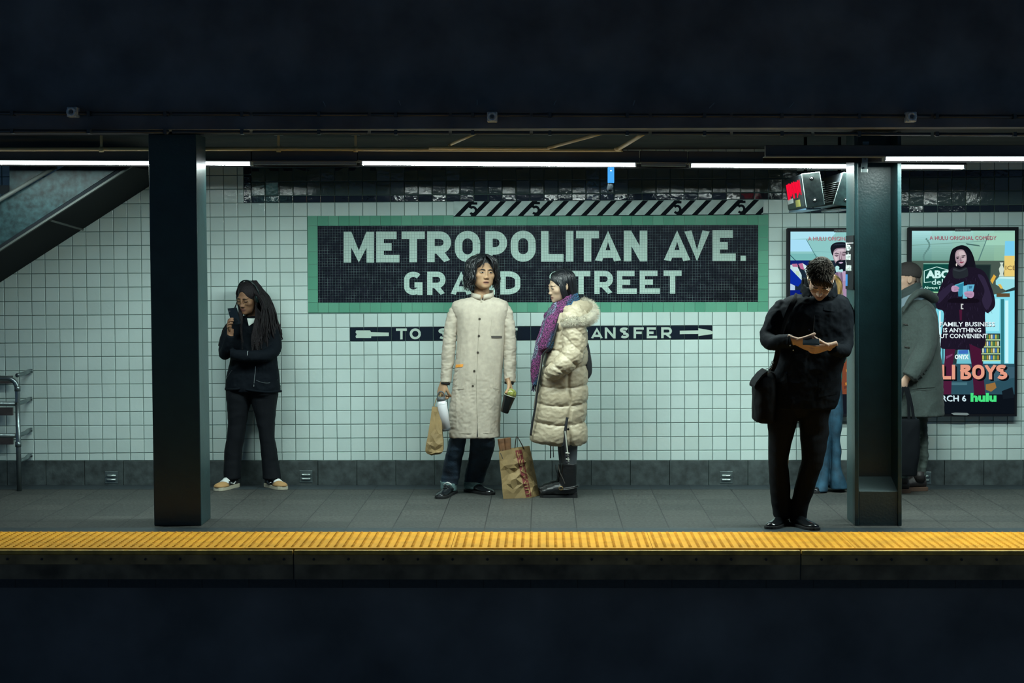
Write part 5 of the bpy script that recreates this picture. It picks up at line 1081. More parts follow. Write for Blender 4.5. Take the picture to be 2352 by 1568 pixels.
for i in range(5200):
    q = rnd.random()*(len(fp)-1.001); k = int(q); p = fp[k].lerp(fp[k+1], q-k); tg = (fp[k+1]-fp[k]).normalized(); a = rnd.random()*6.283
    u = tg.cross(Vector((0, 1, 0))).normalized(); w_ = tg.cross(u); n_ = u*math.cos(a)+w_*math.sin(a); r_ = (.016+.016*min(1, q/12))
    b0 = p+n_*r_*.85; ln_ = rnd.uniform(.016, .034); tip = b0+(n_*.8+tg*rnd.uniform(-.1, .7)+Vector((.25, 0, -.35))+Vector((rnd.uniform(-.3, .3), rnd.uniform(-.3, .3), rnd.uniform(-.3, .3)))).normalized()*ln_
    sd = tg*.0012; mid = b0.lerp(tip, .5)+n_*.003
    m.add([b0-sd, b0+sd, b0+w_*.0012, mid-sd*.7, mid+sd*.7, mid+w_*.0008, tip], [(0, 1, 4, 3), (1, 2, 5, 4), (2, 0, 3, 5), (3, 4, 6), (4, 5, 6), (5, 3, 6)])
m.build('fur_trim', FUR, hood)
DK = mat('black_webbing', (.012, .014, .018), .6)
m = MB(); e_ = [at(1281, 742, Y3-.20), at(1272, 775, Y3-.21), at(1258, 800, Y3-.2), at(1247, 815, Y3-.18), at(1242, 850, Y3-.17), at(1234, 898, Y3-.17), at(1229.5, 935, Y3-.17), at(1223, 970, Y3-.16), at(1219, 1000, Y3-.15)]; m.tube(smoothpath(e_, 4), .008, 8); m.build('front_zip', DK, puffer, smooth=True)
m = MB(); m.tube(smoothpath([at(1244, 815, Y3-.2), at(1240, 850, Y3-.19), at(1231.5, 898, Y3-.19), at(1226, 938, Y3-.185)], 4), .0035, 6); m.build('zip_tape', mat('pale_tape', (.16, .155, .13), .6), puffer)
def cord3(pts, r, nm, m_): MB().tube(smoothpath(pts, 4), r, 6, ry=r*.6, upv=(1, 0, 0)).build(nm, m_, puffer)
cord3([at(1265, 1008, Y3-.12), at(1265, 1030, Y3-.12), at(1264.5, 1052, Y3-.12)], .0042, 'drawstring', DK); cord3([at(1270, 1010, Y3-.12), at(1270.5, 1030, Y3-.12), at(1271.5, 1050, Y3-.12)], .003, 'drawstring', DK)
cord3([at(1303, 958, Y3-.222), at(1299, 985, Y3-.225), at(1296, 1020, Y3-.225), at(1291, 1024, Y3-.215)], .010, 'side_vent', DK)
cord3([at(1297, 988, Y3-.237), at(1299, 1015, Y3-.235), at(1300, 1040, Y3-.23), at(1300.5, 1065, Y3-.23)], .0085, 'hanging_strap', DK); cord3([at(1298, 990, Y3-.243), at(1301.5, 1020, Y3-.24), at(1306.5, 1064, Y3-.235)], .005, 'hanging_strap', mat('pale_strap', (.45, .46, .40), .6))
for k in range(4): cord3([at(1299+k*.4, 1040+k*7, Y3-.246), at(1308, 1041+k*7, Y3-.246)], .0045, 'strap_mark', mat('pale_strap', (0, 0, 0)) if k % 2 == 0 else DK)
p = at(1305, 985.5, Y3-.232); MB().tube([p, p+Vector((0, -.008, 0))], .009, 12).build('snap', mat('dark_metal', (.02, .02, .022), .25, .8), puffer)
# scarf
def knit(name):
    m_ = mat(name, (.02, .012, .03), .9); nt = m_.node_tree; b = nt.nodes['Principled BSDF']; N = nt.nodes.new; L = nt.links.new
    g = N('ShaderNodeNewGeometry'); mp = N('ShaderNodeMapping'); mp.inputs['Scale'].default_value = (1, .35, 1); L(g.outputs['Position'], mp.inputs[0])
    v = N('ShaderNodeTexVoronoi'); v.feature = 'DISTANCE_TO_EDGE'; v.inputs['Scale'].default_value = 95; n0 = N('ShaderNodeTexNoise'); n0.inputs['Scale'].default_value = 40; L(mp.outputs[0], n0.inputs[0])
    ad_ = N('ShaderNodeMixRGB'); ad_.blend_type = 'ADD'; ad_.inputs[0].default_value = .035; L(mp.outputs[0], ad_.inputs[1]); L(n0.outputs['Color'], ad_.inputs[2]); L(ad_.outputs[0], v.inputs[0])
    r = N('ShaderNodeValToRGB'); L(v.outputs['Distance'], r.inputs[0]); r.color_ramp.elements[0].position = .035; r.color_ramp.elements[1].position = .12; r.color_ramp.elements[0].color = (1, 1, 1, 1); r.color_ramp.elements[1].color = (0, 0, 0, 1)
    # stripes of blue, magenta and plum run along the scarf
    sx = N('ShaderNodeSeparateXYZ'); L(g.outputs['Position'], sx.inputs[0]); ma = N('ShaderNodeMath'); ma.operation = 'MULTIPLY_ADD'; L(sx.outputs[0], ma.inputs[0]); ma.inputs[1].default_value = 1.9; L(sx.outputs[2], ma.inputs[2])
    n2 = N('ShaderNodeTexNoise'); n2.inputs['Scale'].default_value = 9; L(g.outputs['Position'], n2.inputs[0]); mb_ = N('ShaderNodeMath'); mb_.operation = 'MULTIPLY_ADD'; L(n2.outputs[0], mb_.inputs[0]); mb_.inputs[1].default_value = .12; 
    mz = N('ShaderNodeMath'); mz.operation = 'MULTIPLY_ADD'; L(sx.outputs[2], mz.inputs[0]); mz.inputs[1].default_value = -.42; L(sx.outputs[0], mz.inputs[2]); L(mz.outputs[0], mb_.inputs[2])
    cr = N('ShaderNodeValToRGB'); mr = N('ShaderNodeMapRange'); x_hi = at(1322, 690, Y3); x_lo = at(1222, 800, Y3)
    mr.inputs[1].default_value = x_lo.x-.42*x_lo.z-.02; mr.inputs[2].default_value = x_hi.x-.42*x_hi.z+.07; L(mb_.outputs[0], mr.inputs[0]); L(mr.outputs[0], cr.inputs[0]); cr.color_ramp.interpolation = 'EASE'
    els = [(.0, (.17, .03, .17)), (.26, (.30, .05, .24)), (.36, (.22, .30, .40)), (.44, (.26, .045, .19)), (.68, (.30, .05, .21)), (.82, (.03, .13, .26)), (1., (.03, .20, .36))]
    cr.color_ramp.elements[0].position = 0; cr.color_ramp.elements[0].color = (*els[0][1], 1); cr.color_ramp.elements[1].position = 1; cr.color_ramp.elements[1].color = (*els[-1][1], 1)
    for q, c in els[1:-1]: e = cr.color_ramp.elements.new(q); e.color = (*c, 1)
    mx = N('ShaderNodeMixRGB'); L(r.outputs[0], mx.inputs[0]); mx.inputs[1].default_value = (.010, .008, .022, 1); L(cr.outputs[0], mx.inputs[2]); L(mx.outputs[0], b.inputs['Base Color'])
    bp = N('ShaderNodeBump'); bp.inputs['Strength'].default_value = .6; bp.inputs['Distance'].default_value = .006; L(r.outputs[0], bp.inputs['Height']); L(bp.outputs[0], b.inputs['Normal']); return m_
m = MB()
ncx = at(1300, 700, Y3)
for (dz, r_, t_) in ((0, .078, .026), (-.03, .092, .03), (-.06, .105, .032)):
    ring = [ncx+Vector((r_*1.0*math.cos(a*math.pi/12)-.012-.25*-dz*1.1, r_*1.35*math.sin(a*math.pi/12), dz+.022+.045*math.cos(a*math.pi/12)+.004*math.sin(a*2))) for a in range(25)]; m.tube(ring, t_, 12, cap=False)
rowsloft(m, dense([(694, 1271, 1300, Y3-.03, .10), (720, 1256, 1298, Y3-.05, .13), (745, 1244, 1285, Y3-.07, .14), (770, 1235, 1279, Y3-.08, .145), (790, 1231, 1278, Y3-.08, .14), (800, 1229, 1276, Y3-.08, .13), (808, 1230, 1268, Y3-.08, .10)]), 26, 2.2)
rowsloft(m, dense([(780, 1231, 1258, Y3-.12, .06), (810, 1226, 1251, Y3-.13, .05), (840, 1219, 1246, Y3-.13, .045), (868, 1221, 1241, Y3-.13, .04), (886, 1223.5, 1236, Y3-.13, .032)]), 18, 2.2)
scarf, bvs = garment('scarf', m, knit('leopard_knit'), p3, .008, 2, (folds(.010, 22, 10, 7, 30), folds(.003, 60, 60, 60, 2, False)))
m = MB(); rnd = random.Random(2)
for i in range(26): x = rnd.uniform(1223, 1236); m.tube(smoothpath([at(x, 884, Y3-.13+rnd.uniform(-.03, .03)), at(x+rnd.uniform(-1.5, 1.5), 891, Y3-.13), at(x+rnd.uniform(-3, 2), 898+rnd.uniform(-2, 2), Y3-.13)], 3), .0022, 5)
m.build('fringe', mat('plum_yarn', (.05, .02, .07), .9), scarf)
# tights and boots
TIGHT = mat('grey_tights', (.075, .085, .095), .7, bump=.1, bscale=200); BOOT = mat('black_boot_leather', (.006, .007, .008), .42, bump=.2, bscale=60)
for dy, dx_, nm in ((-.075, 0, 0), (.09, -7, 1)):
    m = MB(); rowsloft(m, dense([(1000, 1286+dx_, 1328+dx_, Y3+dy, .068), (1030, 1288+dx_, 1326.5+dx_, Y3+dy, .066), (1050, 1290+dx_, 1325.5+dx_, Y3+dy, .062), (1075, 1292+dx_, 1323+dx_, Y3+dy, .055)]), 20, 2.1); finish(fuse(m, .006, 2), 'tights', TIGHT, p3)
    m = MB(); z0 = 0; fy_ = Y3+dy
    def bz(y): return at(1300, y, fy_).z
    def bx(x): return at(x+dx_, 1120, fy_).x
    R = []
    for (z, xa, xb, th) in ((bz(1064), 1289, 1325, .062), (bz(1080), 1287.5, 1325, .060), (bz(1098), 1286, 1324, .056), (bz(1112), 1284, 1324, .052), (.075, 1276, 1325.5, .05), (.045, 1270, 1326, .05), (.03, 1262, 1326.5, .05)):
        a, b = bx(xa), bx(xb); R.append([Vector(((a+b)/2+(b-a)/2*math.copysign(abs(math.cos(t))**.85, math.cos(t)), fy_+th*math.copysign(abs(math.sin(t))**.85, math.sin(t)), z)) for t in [2*math.pi*k/24 for k in range(24)]])
    m.rings(R)
    m.tube(smoothpath([(bx(1300), fy_, .06), (bx(1275), fy_, .058), (bx(1258), fy_, .047), (bx(1247), fy_, .038), (bx(1241.5), fy_, .03)], 4), [.05]*5+[.048]*4+[.045]*4+[.036]*3+[.02], 16, ry=[.052]*5+[.040]*4+[.031]*4+[.026]*3+[.02])
    bo = finish(fuse(m, .005, 3), 'boot', BOOT, p3); displace(bo.data, folds(.0012, 25, 25, 30, 7))
    m = MB(); lp = [(bx(x), fy_+s_*w, 0) for s_ in (1,) for x, w in ((1240, .015), (1248, .036), (1262, .048), (1280, .042), (1300, .038), (1318, .042), (1326.5, .03))]; lp2 = [(x, 2*fy_-y, z) for x, y, z in lp]; m.prism([Vector(p)+Vector((0, 0, .0005)) for p in lp2]+[Vector(p)+Vector((0, 0, .0005)) for p in reversed(lp)], (0, 0, .022)); m.box((bx(1306), fy_-.035, .0006), (bx(1326), fy_+.035, .04)); m.build('boot_sole', SOLEB, bo)
    for z, xa, xb in ((bz(1117), 1283, 1327), (.07, 1278, 1327.5)):
        ring = [Vector(((bx(xa)+bx(xb))/2+(bx(xb)-bx(xa))/2*1.02*math.cos(t), fy_+.058*math.sin(t), z+.012*math.cos(t))) for t in [2*math.pi*k/20 for k in range(21)]]; MB().tube(ring, .010, 6, cap=False, ry=.004).build('boot_strap', BOOT, bo)
    m = MB(); c = Vector((bx(1288), fy_-.058, bz(1119))); m.tube([c+Vector((.015*math.cos(k*math.pi/4), -.002, .013*math.sin(k*math.pi/4))) for k in range(9)], .0035, 6, cap=False); m.build('buckle', mat('aged_brass', (.30, .20, .09), .35, .8), bo, smooth=True)
    MB().tube(smoothpath([(bx(1283), fy_-.04, bz(1066)), (bx(1285), fy_-.057, bz(1080)), (bx(1294), fy_-.06, bz(1100)), (bx(1297), fy_-.058, bz(1108))], 4), .003, 6).build('zip_edge', mat('zip_metal', (.2, .18, .16), .3, .7), bo)
t = thing('black_backpack', 'black bag on the back of the woman in the puffer coat, barely showing behind her', 'bag', at(1353, 868, Y3+.05))
m = MB(); rowsloft(m, dense([(786, 1341, 1351, Y3+.05, .05), (800, 1341, 1354, Y3+.05, .10), (830, 1341, 1359, Y3+.05, .12), (855, 1341, 1359.5, Y3+.05, .12), (869, 1341, 1352, Y3+.05, .10)]), 18, 3); finish(fuse(m, .006, 2), 'bag_body', mat('black_canvas', (.012, .014, .018), .8), t)
m = MB(); m.prism([at(1349, 806, Y3-.06), at(1359.5, 837, Y3-.06), at(1357, 833, Y3-.06), at(1350, 828, Y3-.06)][::-1], (0, .1, 0)); m.build('flap_corner', mat('black_canvas', (0, 0, 0)), t)
# big grocery bag on the floor
fb_ = [fl(1156, 1145.5), fl(1218, 1143.5), fl(1238, 1134), fl(1170, 1134)]; Yg = fb_[0].y
t = thing('grocery_bag', 'large crumpled brown paper bag with a red lettered band on the floor', 'paper bag', (sum(p.x for p in fb_)/4, sum(p.y for p in fb_)/4, 0))
A, B, Cc, Dd = fb_[0], fb_[1], Vector((fl(1240, 1130).x, fb_[1].y+.16, 0)), Vector((fb_[0].x+.03, fb_[0].y+.17, 0))
ta, tb, tc, td = at(1145.5, 1037, A.y+.005), at(1190, 1028, B.y+.015), at(1216.5, 1023.5, Cc.y), at(1160, 1030, Dd.y)
A.z = B.z = Cc.z = Dd.z = .001
m = MB(); N_ = 10; R = []; rnd = random.Random(21)
for i in range(N_+1):
    k = i/N_; q = [a.lerp(b, k) for a, b in ((A, ta), (B, tb), (Cc, tc), (Dd, td))]; ring = []
    for e in range(4):
        for s_ in range(5):
            u = s_/5; p = q[e].lerp(q[(e+1) % 4], u); c = sum(q, Vector())/4
            w_ = math.sin(math.pi*u)*math.sin(math.pi*min(1, k*1.02)); nz = (.45-abs(noise.noise(Vector((p.x*9+p.z*3, p.z*7, e*3.1)))))*1.3+.45*noise.noise(Vector((p.x*20, p.z*16-p.x*9, e*5)))-.25
            dirn = (p-c); dirn.z = 0; dirn.normalize(); p = (p+dirn*(nz*.020*(.3+.7*w_)*(1-k*.4)+rnd.uniform(-.022, .016)*w_)+Vector((rnd.uniform(-.012, .012)*w_, 0, rnd.uniform(-.014, .014)*w_))) if 0 < i else p; ring.append(p)
    R.append(ring)
nr = len(R[0])
for i in range(N_):
    for q in range(nr):
        a, b, c, d = R[i][q], R[i][(q+1) % nr], R[i+1][(q+1) % nr], R[i+1][q]
        m.add([a, b, c, d], [(0, 1, 2), (0, 2, 3)] if rnd.random() < .5 else [(0, 1, 3), (1, 2, 3)])
m.add(R[0], [tuple(range(nr-1, -1, -1))])
inner = [[p+(sum(r, Vector())/len(r)-p)*.02 for p in r] for r in (R[-1], R[-2])]
bag = m.build('bag_body', KRAFT, t)
bm_ = bmesh.new(); bm_.from_mesh(bag.data); bmesh.ops.remove_doubles(bm_, verts=bm_.verts, dist=.0002); bmesh.ops.recalc_face_normals(bm_, faces=bm_.faces); bm_.to_mesh(bag.data); bm_.free(); bag.data.polygons.foreach_set('use_smooth', [False]*len(bag.data.polygons))
sol = bag.modifiers.new('t', 'SOLIDIFY'); sol.thickness = .0015; sol.offset = -1
bvb = BVHTree.FromPolygons(m.v, m.f)
RED = mat('red_band', (.16, .022, .022), .7)
band = patch(bvb, [(1183.5, 1034.5), (1198, 1032), (1221, 1139), (1209, 1141.5)], .0020, 5, 44, .0010).build('red_band', RED, bag)
TAN = mat('tan_letter', (.34, .215, .085), .8)
m = MB()
u0 = Vector((1203.5, 1038.5)); v0 = Vector((1218.8, 1139)); dv = v0-u0
def bandletter(ch, a, b, w_):
    # a..b: fractions down the band of the letter's right and left side
    for pl in glyph(ch, (b-a)*107/w_, .2):
        pl = [(p[0]+(q2[0]-p[0])*k/6, p[1]+(q2[1]-p[1])*k/6) for p, q2 in zip(pl[:-1], pl[1:]) for k in range(6)]+[pl[-1]]
        L_, R2 = stroke_strip(pl, .2); n_ = len(L_)
        for i in range(n_-1):
            q = []
            for p in (R2[i], R2[i+1], L_[i+1], L_[i]):
                f = b-p[0]*w_/107; cx = 1190.8+(1215.2-1190.8)*f; x = cx-w_/2*1.0+(1-p[1])*0+w_*(1-p[1])*-1+w_; y = 1033+(1140-1033)*f
                hp2 = hit(bvb, cx+(.5-p[1])*-w_*-1*.0+(p[1]-.5)*-w_, y+(p[1]-.5)*2.0, .0058)
                q.append(hp2)
            if all(h is not None for h in q): m.prism(q, (0, .001, 0))
for ch, a, b in (('T', .035, .165), ('R', .20, .335), ('A', .36, .52), ('M', .555, .725), ('I', .76, .80), ('U', .84, .95)):
    bandletter(ch, a, b, 9.5)
if m.v: m.build('band_lettering', TAN, band)
m = MB(); h0 = at(1182, 1029, (B.y+Cc.y)/2-.02); h1 = at(1204, 1025, (B.y+Cc.y)/2); m.tube(smoothpath([h0+Vector((0, 0, -.02)), at(1185, 1008, B.y+.03), at(1187.5, 1003, B.y+.03), at(1195, 1014, B.y+.04), h1+Vector((0, 0, -.02))], 5), .0035, 6); m.build('cord_handle', mat('dark_twine', (.06, .05, .04), .8), t)
m = MB(); m.tube(smoothpath([at(1149, 1040, A.y-.004), at(1152, 1046, A.y-.008), at(1154.5, 1053, A.y-.006)], 3), .003, 6); m.build('bag_clip', mat('dark_twine', (0, 0, 0)), t)
CRUST = mat('brown_crust', (.13, .058, .022), .65, var=.5, vscale=18, bump=.4, bscale=40)
for (x0, y0, x1, y1, r_, lb) in ((1150.5, 1008, 1158, 1060, .027, 'brown wrapped loaf standing in the grocery bag, the left one'), (1165, 1006, 1169, 1060, .026, 'brown wrapped loaf standing in the grocery bag, the right one')):
    a = at(x0, y0, A.y+.09); b = at(x1, y1, A.y+.08); o = MB().tube([a.lerp(b, k) for k in (-.02, 0, .04, .5, 1)], [r_*.75, r_*1.05, r_, r_*.9, r_*.8], 9, ry=[r_*.5, r_*.8, r_*.8, r_*.8, r_*.7]).build('bread_loaf', CRUST, origin=b); tag(o, lb, 'bread', 'loaves in the grocery bag')
# ================================================================== THE WOMAN WITH HEADPHONES
Y1 = -.18
H1 = Head(at(570, 683.5, Y1-.05), -27, 17, 3, .99, jaw=.84, w=.95, brow=.5, nw=1.1)
m = MB(); H1.mesh(m); H1.ears(m)
limb(m, [(576, 696, Y1, 14), (577, 720, Y1+.02, 15), (578, 738, Y1+.02, 18)])
rowsloft(m, [(728, 556, 602, Y1+.02, .05), (745, 540, 620, Y1+.02, .08), (860, 532, 628, Y1+.02, .08), (905, 530, 632, Y1+.02, .08)])
limb(m, [(545, 745, Y1, 9), (520, 790, Y1-.06, 8), (513, 812, Y1-.12, 8), (522, 790, Y1-.2, 7), (530, 768, Y1-.23, 6.5)])
limb(m, [(612, 748, Y1, 9), (630, 800, Y1-.05, 8), (590, 814, Y1-.19, 7), (545, 812, Y1-.2, 6)])
for a in ([(556, 890, Y1, 16), (548, 1000, Y1, 12), (534, 1095, Y1, 8), (536, 1112, Y1, 8)], [(605, 890, Y1, 16), (613, 1000, Y1, 12), (624, 1095, Y1, 8), (622, 1112, Y1, 8)]): limb(m, a)
hand(m, at(529.5, 757, Y1-.205), (-.08, -.86, .50), (1, .0, .0), 1, curl=(46, 43, 42, 40), thumb=(70, 12, .8), sc=.9, spread=1.1)
limb(m, [(529, 775, Y1-.22, 7), (529, 764, Y1-.215, 7.5), (529.5, 755, Y1-.21, 8)])
SK1 = skin_mat('skin_brown', (.3, .17, .1))
p1 = body(m, H1, SK1, (.25, .135, .078), (.17, .075, .065), 'person with long dark locks and headphones looking at a phone', (at(576, 1120, Y1).x, Y1, 0))
H1.eyes(p1, down=True, lash=.0016); H1.brows(p1, (.010, .007, .006), .0030, .003, .0175)
GOLD = mat('gold_wire', (.55, .38, .16), .25, .9)
gl = MB()
for sd in (-1, 1):
    y = min(H1.fy(sd*.032, .012), H1.fy(sd*.032, -.02))-.006
    gl.tube([H1.w((sd*.033+.0225*math.cos(a*math.pi/10), y+.006*abs(math.cos(a*math.pi/10))*(1 if math.cos(a*math.pi/10)*sd > 0 else 0), -.006+.0205*math.sin(a*math.pi/10))) for a in range(21)], .0011, 5, cap=False)
    gl.tube([H1.w((sd*.055, y+.006, .0)), H1.w((sd*.072, -.02, .004)), H1.w((sd*.074, .01, 0))], .0011, 5)
gl.tube([H1.w((-.0105, y, .0)), H1.w((0, y-.004, .004)), H1.w((.0105, y, .0))], .0011, 5)
gl.build('glasses', GOLD, p1, smooth=True)
LOCK = mat('dark_locks', (.009, .007, .009), .6, var=.5, vscale=50, bump=.6, bscale=160, spec=.3)
def wig1(p):
    d = _u(_e(p, (0, .024, .036), (.083, .100, .091)), _e(p, (0, .05, -.03), (.082, .06, .09)), .03)
    return _s(d, _e(p, (-.002, -.125, -.018), (.062, .086, .108)), .008)
m = MB(); m.rings(H1.grid(110, 80, wig1)); rnd = random.Random(6); j = lambda a: rnd.uniform(-a, a)
def lock(pts, r):
    P = smoothpath(pts, 5); N = len(P); ph = rnd.random()*6; P = [p+Vector((math.sin(i*.7+ph), .6*math.cos(i*.6+ph), 0))*.004*min(1, i/6) for i, p in enumerate(P)]
    m.tube(P, [r*(.9+.18*math.sin(i*2.1+ph))*(1 if i < N-3 else .75) for i in range(N)], 6)
for i in range(86):                      # right side mass falling over shoulder and back
    k = rnd.random(); a = H1.w((.03+j(.02), .0+.07*k, .118)); b = H1.w((.078+.012*k, -.015+.09*k, .05)); 
    ex = 596+50*k**.8+j(4); ey = rnd.uniform(770, 815)+(-30*(k > .9)); Yd = Y1-.13+.20*k+j(.03)
    lock([a, b, at(600+22*k+j(3), 694+j(4), Yd-.02), at(602+32*k+j(3), 730+j(5), Yd-.03), at(ex, 768+j(6), Yd-.02), at(ex+j(3), ey, Yd)], rnd.uniform(.0055, .008))
for i in range(22):
    k = rnd.random(); lock([H1.w((.07, .03+.05*k, .04)), H1.w((.082, .02+.06*k, -.04)), at(592+8*k+j(2), 712, Y1+.02+.05*k), at(590+14*k+j(3), 740+j(5), Y1-.02+.05*k), at(588+18*k+j(4), 770+j(8), Y1-.11)], .0075)
for i in range(34):                      # left side and front
    k = rnd.random(); a = H1.w((-.02+j(.02), -.02+.08*k, .12)); b = H1.w((-.080, -.03+.08*k, .05)); ex = 556-12*k+j(4)
    lock([a, b, H1.w((-.085, -.03+.07*k, -.04)), at(549+j(4)+6*(1-k), 722+j(4), Y1-.11+.1*k), at(ex, 760+j(5), Y1-.13+.12*k), at(ex+j(3)+3, rnd.uniform(780, 808), Y1-.13+.1*k)], rnd.uniform(.005, .007))
for i in range(30):                      # over the chest
    k = rnd.random(); a = H1.w((.02+j(.02), .03, .12)); lock([a, H1.w((.084, .01, .03)), H1.w((.080, -.02, -.06)), at(588+10*k+j(3), 728+j(4), Y1-.12), at(582+16*k+j(5), 765+j(5), Y1-.15), at(578+20*k+j(6), rnd.uniform(785, 815), Y1-.155)], rnd.uniform(.005, .007))
for i in range(5): lock([at(546, 690, Y1+.04), at(530, 730, Y1+.06), at(513+j(2), 762+j(4), Y1+.05), at(503+j(2), 792+j(8), Y1+.04)], .0042)
for i in range(26):
    a = rnd.uniform(.2, 2.9); lock([H1.w((.01*math.cos(a), .03, .125)), H1.w((.082*math.cos(a), .026+.094*math.sin(a), .07)), H1.w((.086*math.cos(a), .03+.1*math.sin(a), -.02)), H1.w((.09*math.cos(a), .05+.08*math.sin(a), -.14)), at(578+40*math.cos(a), 770, Y1+.14), at(580+44*math.cos(a), 800, Y1+.14)], .0075)
m.build('hair', LOCK, p1, smooth=True)
JACK = mat('black_windbreaker', (.0030, .0055, .0088), .8, bump=.12, bscale=60, spec=.1)
m = MB()
rowsloft(m, dense([(726, 556, 602, Y1+.02, .06), (736, 540, 620, Y1+.015, .09), (752, 529, 632, Y1, .115), (780, 526, 637, Y1, .13), (820, 530, 636, Y1, .135), (850, 524, 639.5, Y1, .14), (878, 519, 642, Y1, .145), (893, 518.5, 644, Y1, .145), (899, 520, 646, Y1, .14, 5)]), 32)
limb(m, [(546, 742, Y1, 14), (528, 766, Y1-.02, 16), (518, 792, Y1-.07, 15), (517, 812, Y1-.12, 14.5), (521, 802, Y1-.18, 13), (526, 784, Y1-.22, 11.5), (529, 770, Y1-.235, 10)], 18)
limb(m, [(612, 742, Y1, 15), (627, 770, Y1-.01, 16), (631, 800, Y1-.06, 16), (612, 816, Y1-.15, 15), (580, 818, Y1-.2, 14), (550, 816, Y1-.215, 13), (532, 812, Y1-.2, 12)], 18)
jk, bv1 = garment('jacket', m, JACK, p1, .007, 3, (folds(.006, 16, 10, 14, 40), folds(.0025, 35, 30, 35, 3)))
m = MB(); m.tube(smoothpath([at(551, 892, Y1-.12), at(582, 897, Y1-.155), at(615, 900, Y1-.14), at(646, 898, Y1-.04)], 5), .009, 8); m.tube(smoothpath([at(518, 893, Y1-.05), at(535, 894, Y1-.13), at(551, 892, Y1-.14)], 5), .009, 8); m.build('hem', JACK, jk, smooth=True)
SILV = mat('silver_zip', (.40, .44, .44), .35, .8)
cord(bv1, [(587, 841), (586, 855), (584.5, 868), (583.5, 880)], .0022, .001).build('zip', SILV, jk); p = hit(bv1, 583.2, 883, .002); MB().tube([p, p+Vector((-.001, -.002, -.016))], .003, 6).build('zip_pull', SILV, jk)
cord(bv1, [(588, 873), (602, 878), (618, 879), (638, 872)], .0015, .0005).build('pocket_seam', mat('grey_seam', (.10, .12, .13), .6), jk); cord(bv1, [(533, 850), (528, 856), (522, 866)], .0013, .0005).build('pocket_seam', mat('grey_seam', (0, 0, 0)), jk)
cord(bv1, [(569.5, 806), (568.5, 811), (568, 816)], .0018, .001).build('drawcord_tip', mat('white_plastic_tip', (.5, .55, .55), .5), jk)
m = MB(); c = Y1-.105; m.prism([at(567.5, 731, c), at(571.5, 748.5, c-.012), at(585, 739, c), at(587.5, 731, c+.01)], (0, .02, 0)); m.build('white_shirt', mat('white_cotton', (.60, .68, .64), .9), p1)
TROU = mat('black_trousers', (.003, .0048, .0075), .8, bump=.15, bscale=90, spec=.2)
m = MB()
rowsloft(m, dense([(880, 521, 592, Y1, .11), (905, 520, 581, Y1, .115), (930, 522, 574, Y1, .105), (965, 523.5, 567, Y1, .095), (1000, 522, 562, Y1, .088), (1030, 516.5, 557, Y1, .085), (1050, 515, 554.5, Y1, .085), (1099, 514.5, 552, Y1-.01, .088)]), 22)
rowsloft(m, dense([(880, 560, 640, Y1, .11), (905, 571, 639, Y1, .115), (930, 580, 635, Y1, .105), (965, 589, 631.5, Y1, .095), (1000, 596, 630.5, Y1, .088), (1030, 599, 635, Y1, .085), (1060, 602, 639, Y1, .085), (1099, 604, 646, Y1-.01, .088)]), 22)
garment('trousers', m, TROU, p1, .007, 2, (folds(.005, 7, 5, 11, 12),))
TANS = mat('tan_suede', (.42, .25, .10), .8); CRM = mat('cream_sole', (.50, .47, .36), .7); KNT = mat('black_mesh', (.012, .014, .018), .7); WHT = mat('white_lace', (.70, .74, .72), .7)
for (hx, hy, tx, ty) in ((541, 1117.5, 499, 1127.5), (616, 1117, 652, 1125)):
    a, b = fl(hx, hy), fl(tx, ty); sh, d_, s_, L_ = shoe(p1, a, b, .105, .095, KNT, CRM, .028, .05, name='sneaker'); a, b = Vector(a), Vector(b)
    def sp_(k, u, z): return a.lerp(b, k)+s_*u+Vector((0, 0, z))
    m = MB(); R = []
    for k, w_, z in ((.66, .053, .052), (.76, .054, .050), (.86, .052, .046), (.95, .040, .040), (1.0, .028, .036), (1.035, .010, .030)): R.append([sp_(k, w_*math.cos(q*math.pi/8), .024+(z-.024+.008)*math.sin(q*math.pi/8)) for q in range(9)])
    m.rings([[p+Vector((0, 0, .003)) for p in r] for r in R]); o = m.build('toe_cap', TANS, sh, smooth=True)
    m = MB(); R = []
    for k, w_, z in ((.50, .030, .079), (.58, .036, .071), (.66, .040, .064)): R.append([sp_(k, w_*math.cos(q*math.pi/8), .03+(z-.022)*math.sin(q*math.pi/8)) for q in range(9)])
    m.rings([[p+Vector((0, 0, .003)) for p in r] for r in R]); o = m.build('vamp_panel', WHT, sh, smooth=True)
    for k in range(4):
        t_ = .37+.05*k; z = .110-.009*k; MB().tube(smoothpath([sp_(t_, -.030, z-.02), sp_(t_+.01, 0, z), sp_(t_, .030, z-.02)], 3), .0048, 6).build('lace', WHT, sh)
    for u in (-1, 1): MB().tube(smoothpath([sp_(.30, u*.046, .055), sp_(.42, u*.05, .040), sp_(.55, u*.05, .050)], 3), .006, 6, ry=.003).build('side_stripe', WHT, sh)
t = thing('phone', 'black phone held upright by the woman with headphones', 'phone', at(540, 745, Y1-.28))
pc = [at(522, 708, Y1-.235), at(542.5, 706, Y1-.245), at(552.5, 744, Y1-.262), at(533, 748, Y1-.252)]
MB().prism([pc[3], pc[2], pc[1], pc[0]], Vector((.004, .008, 0))).build('phone_body', mat('black_glass', (.006, .010, .013), .12), t, bevel=.003)
m = MB(); m.tube([pc[0].lerp(pc[2], .18)+Vector((0, -.0005, 0)), pc[0].lerp(pc[2], .18)+Vector((0, -.003, 0))], .006, 10); m.build('camera_lens', BOLT, t)
RING = mat('silver_ring', (.6, .62, .62), .2, .9)
t = thing('headphones', 'dark green over-ear headphones worn by the woman with long locks', 'headphones', H1.w((0, 0, 0)))
HPM = mat('dark_teal_plastic', (.006, .022, .022), .22, coat=.3)
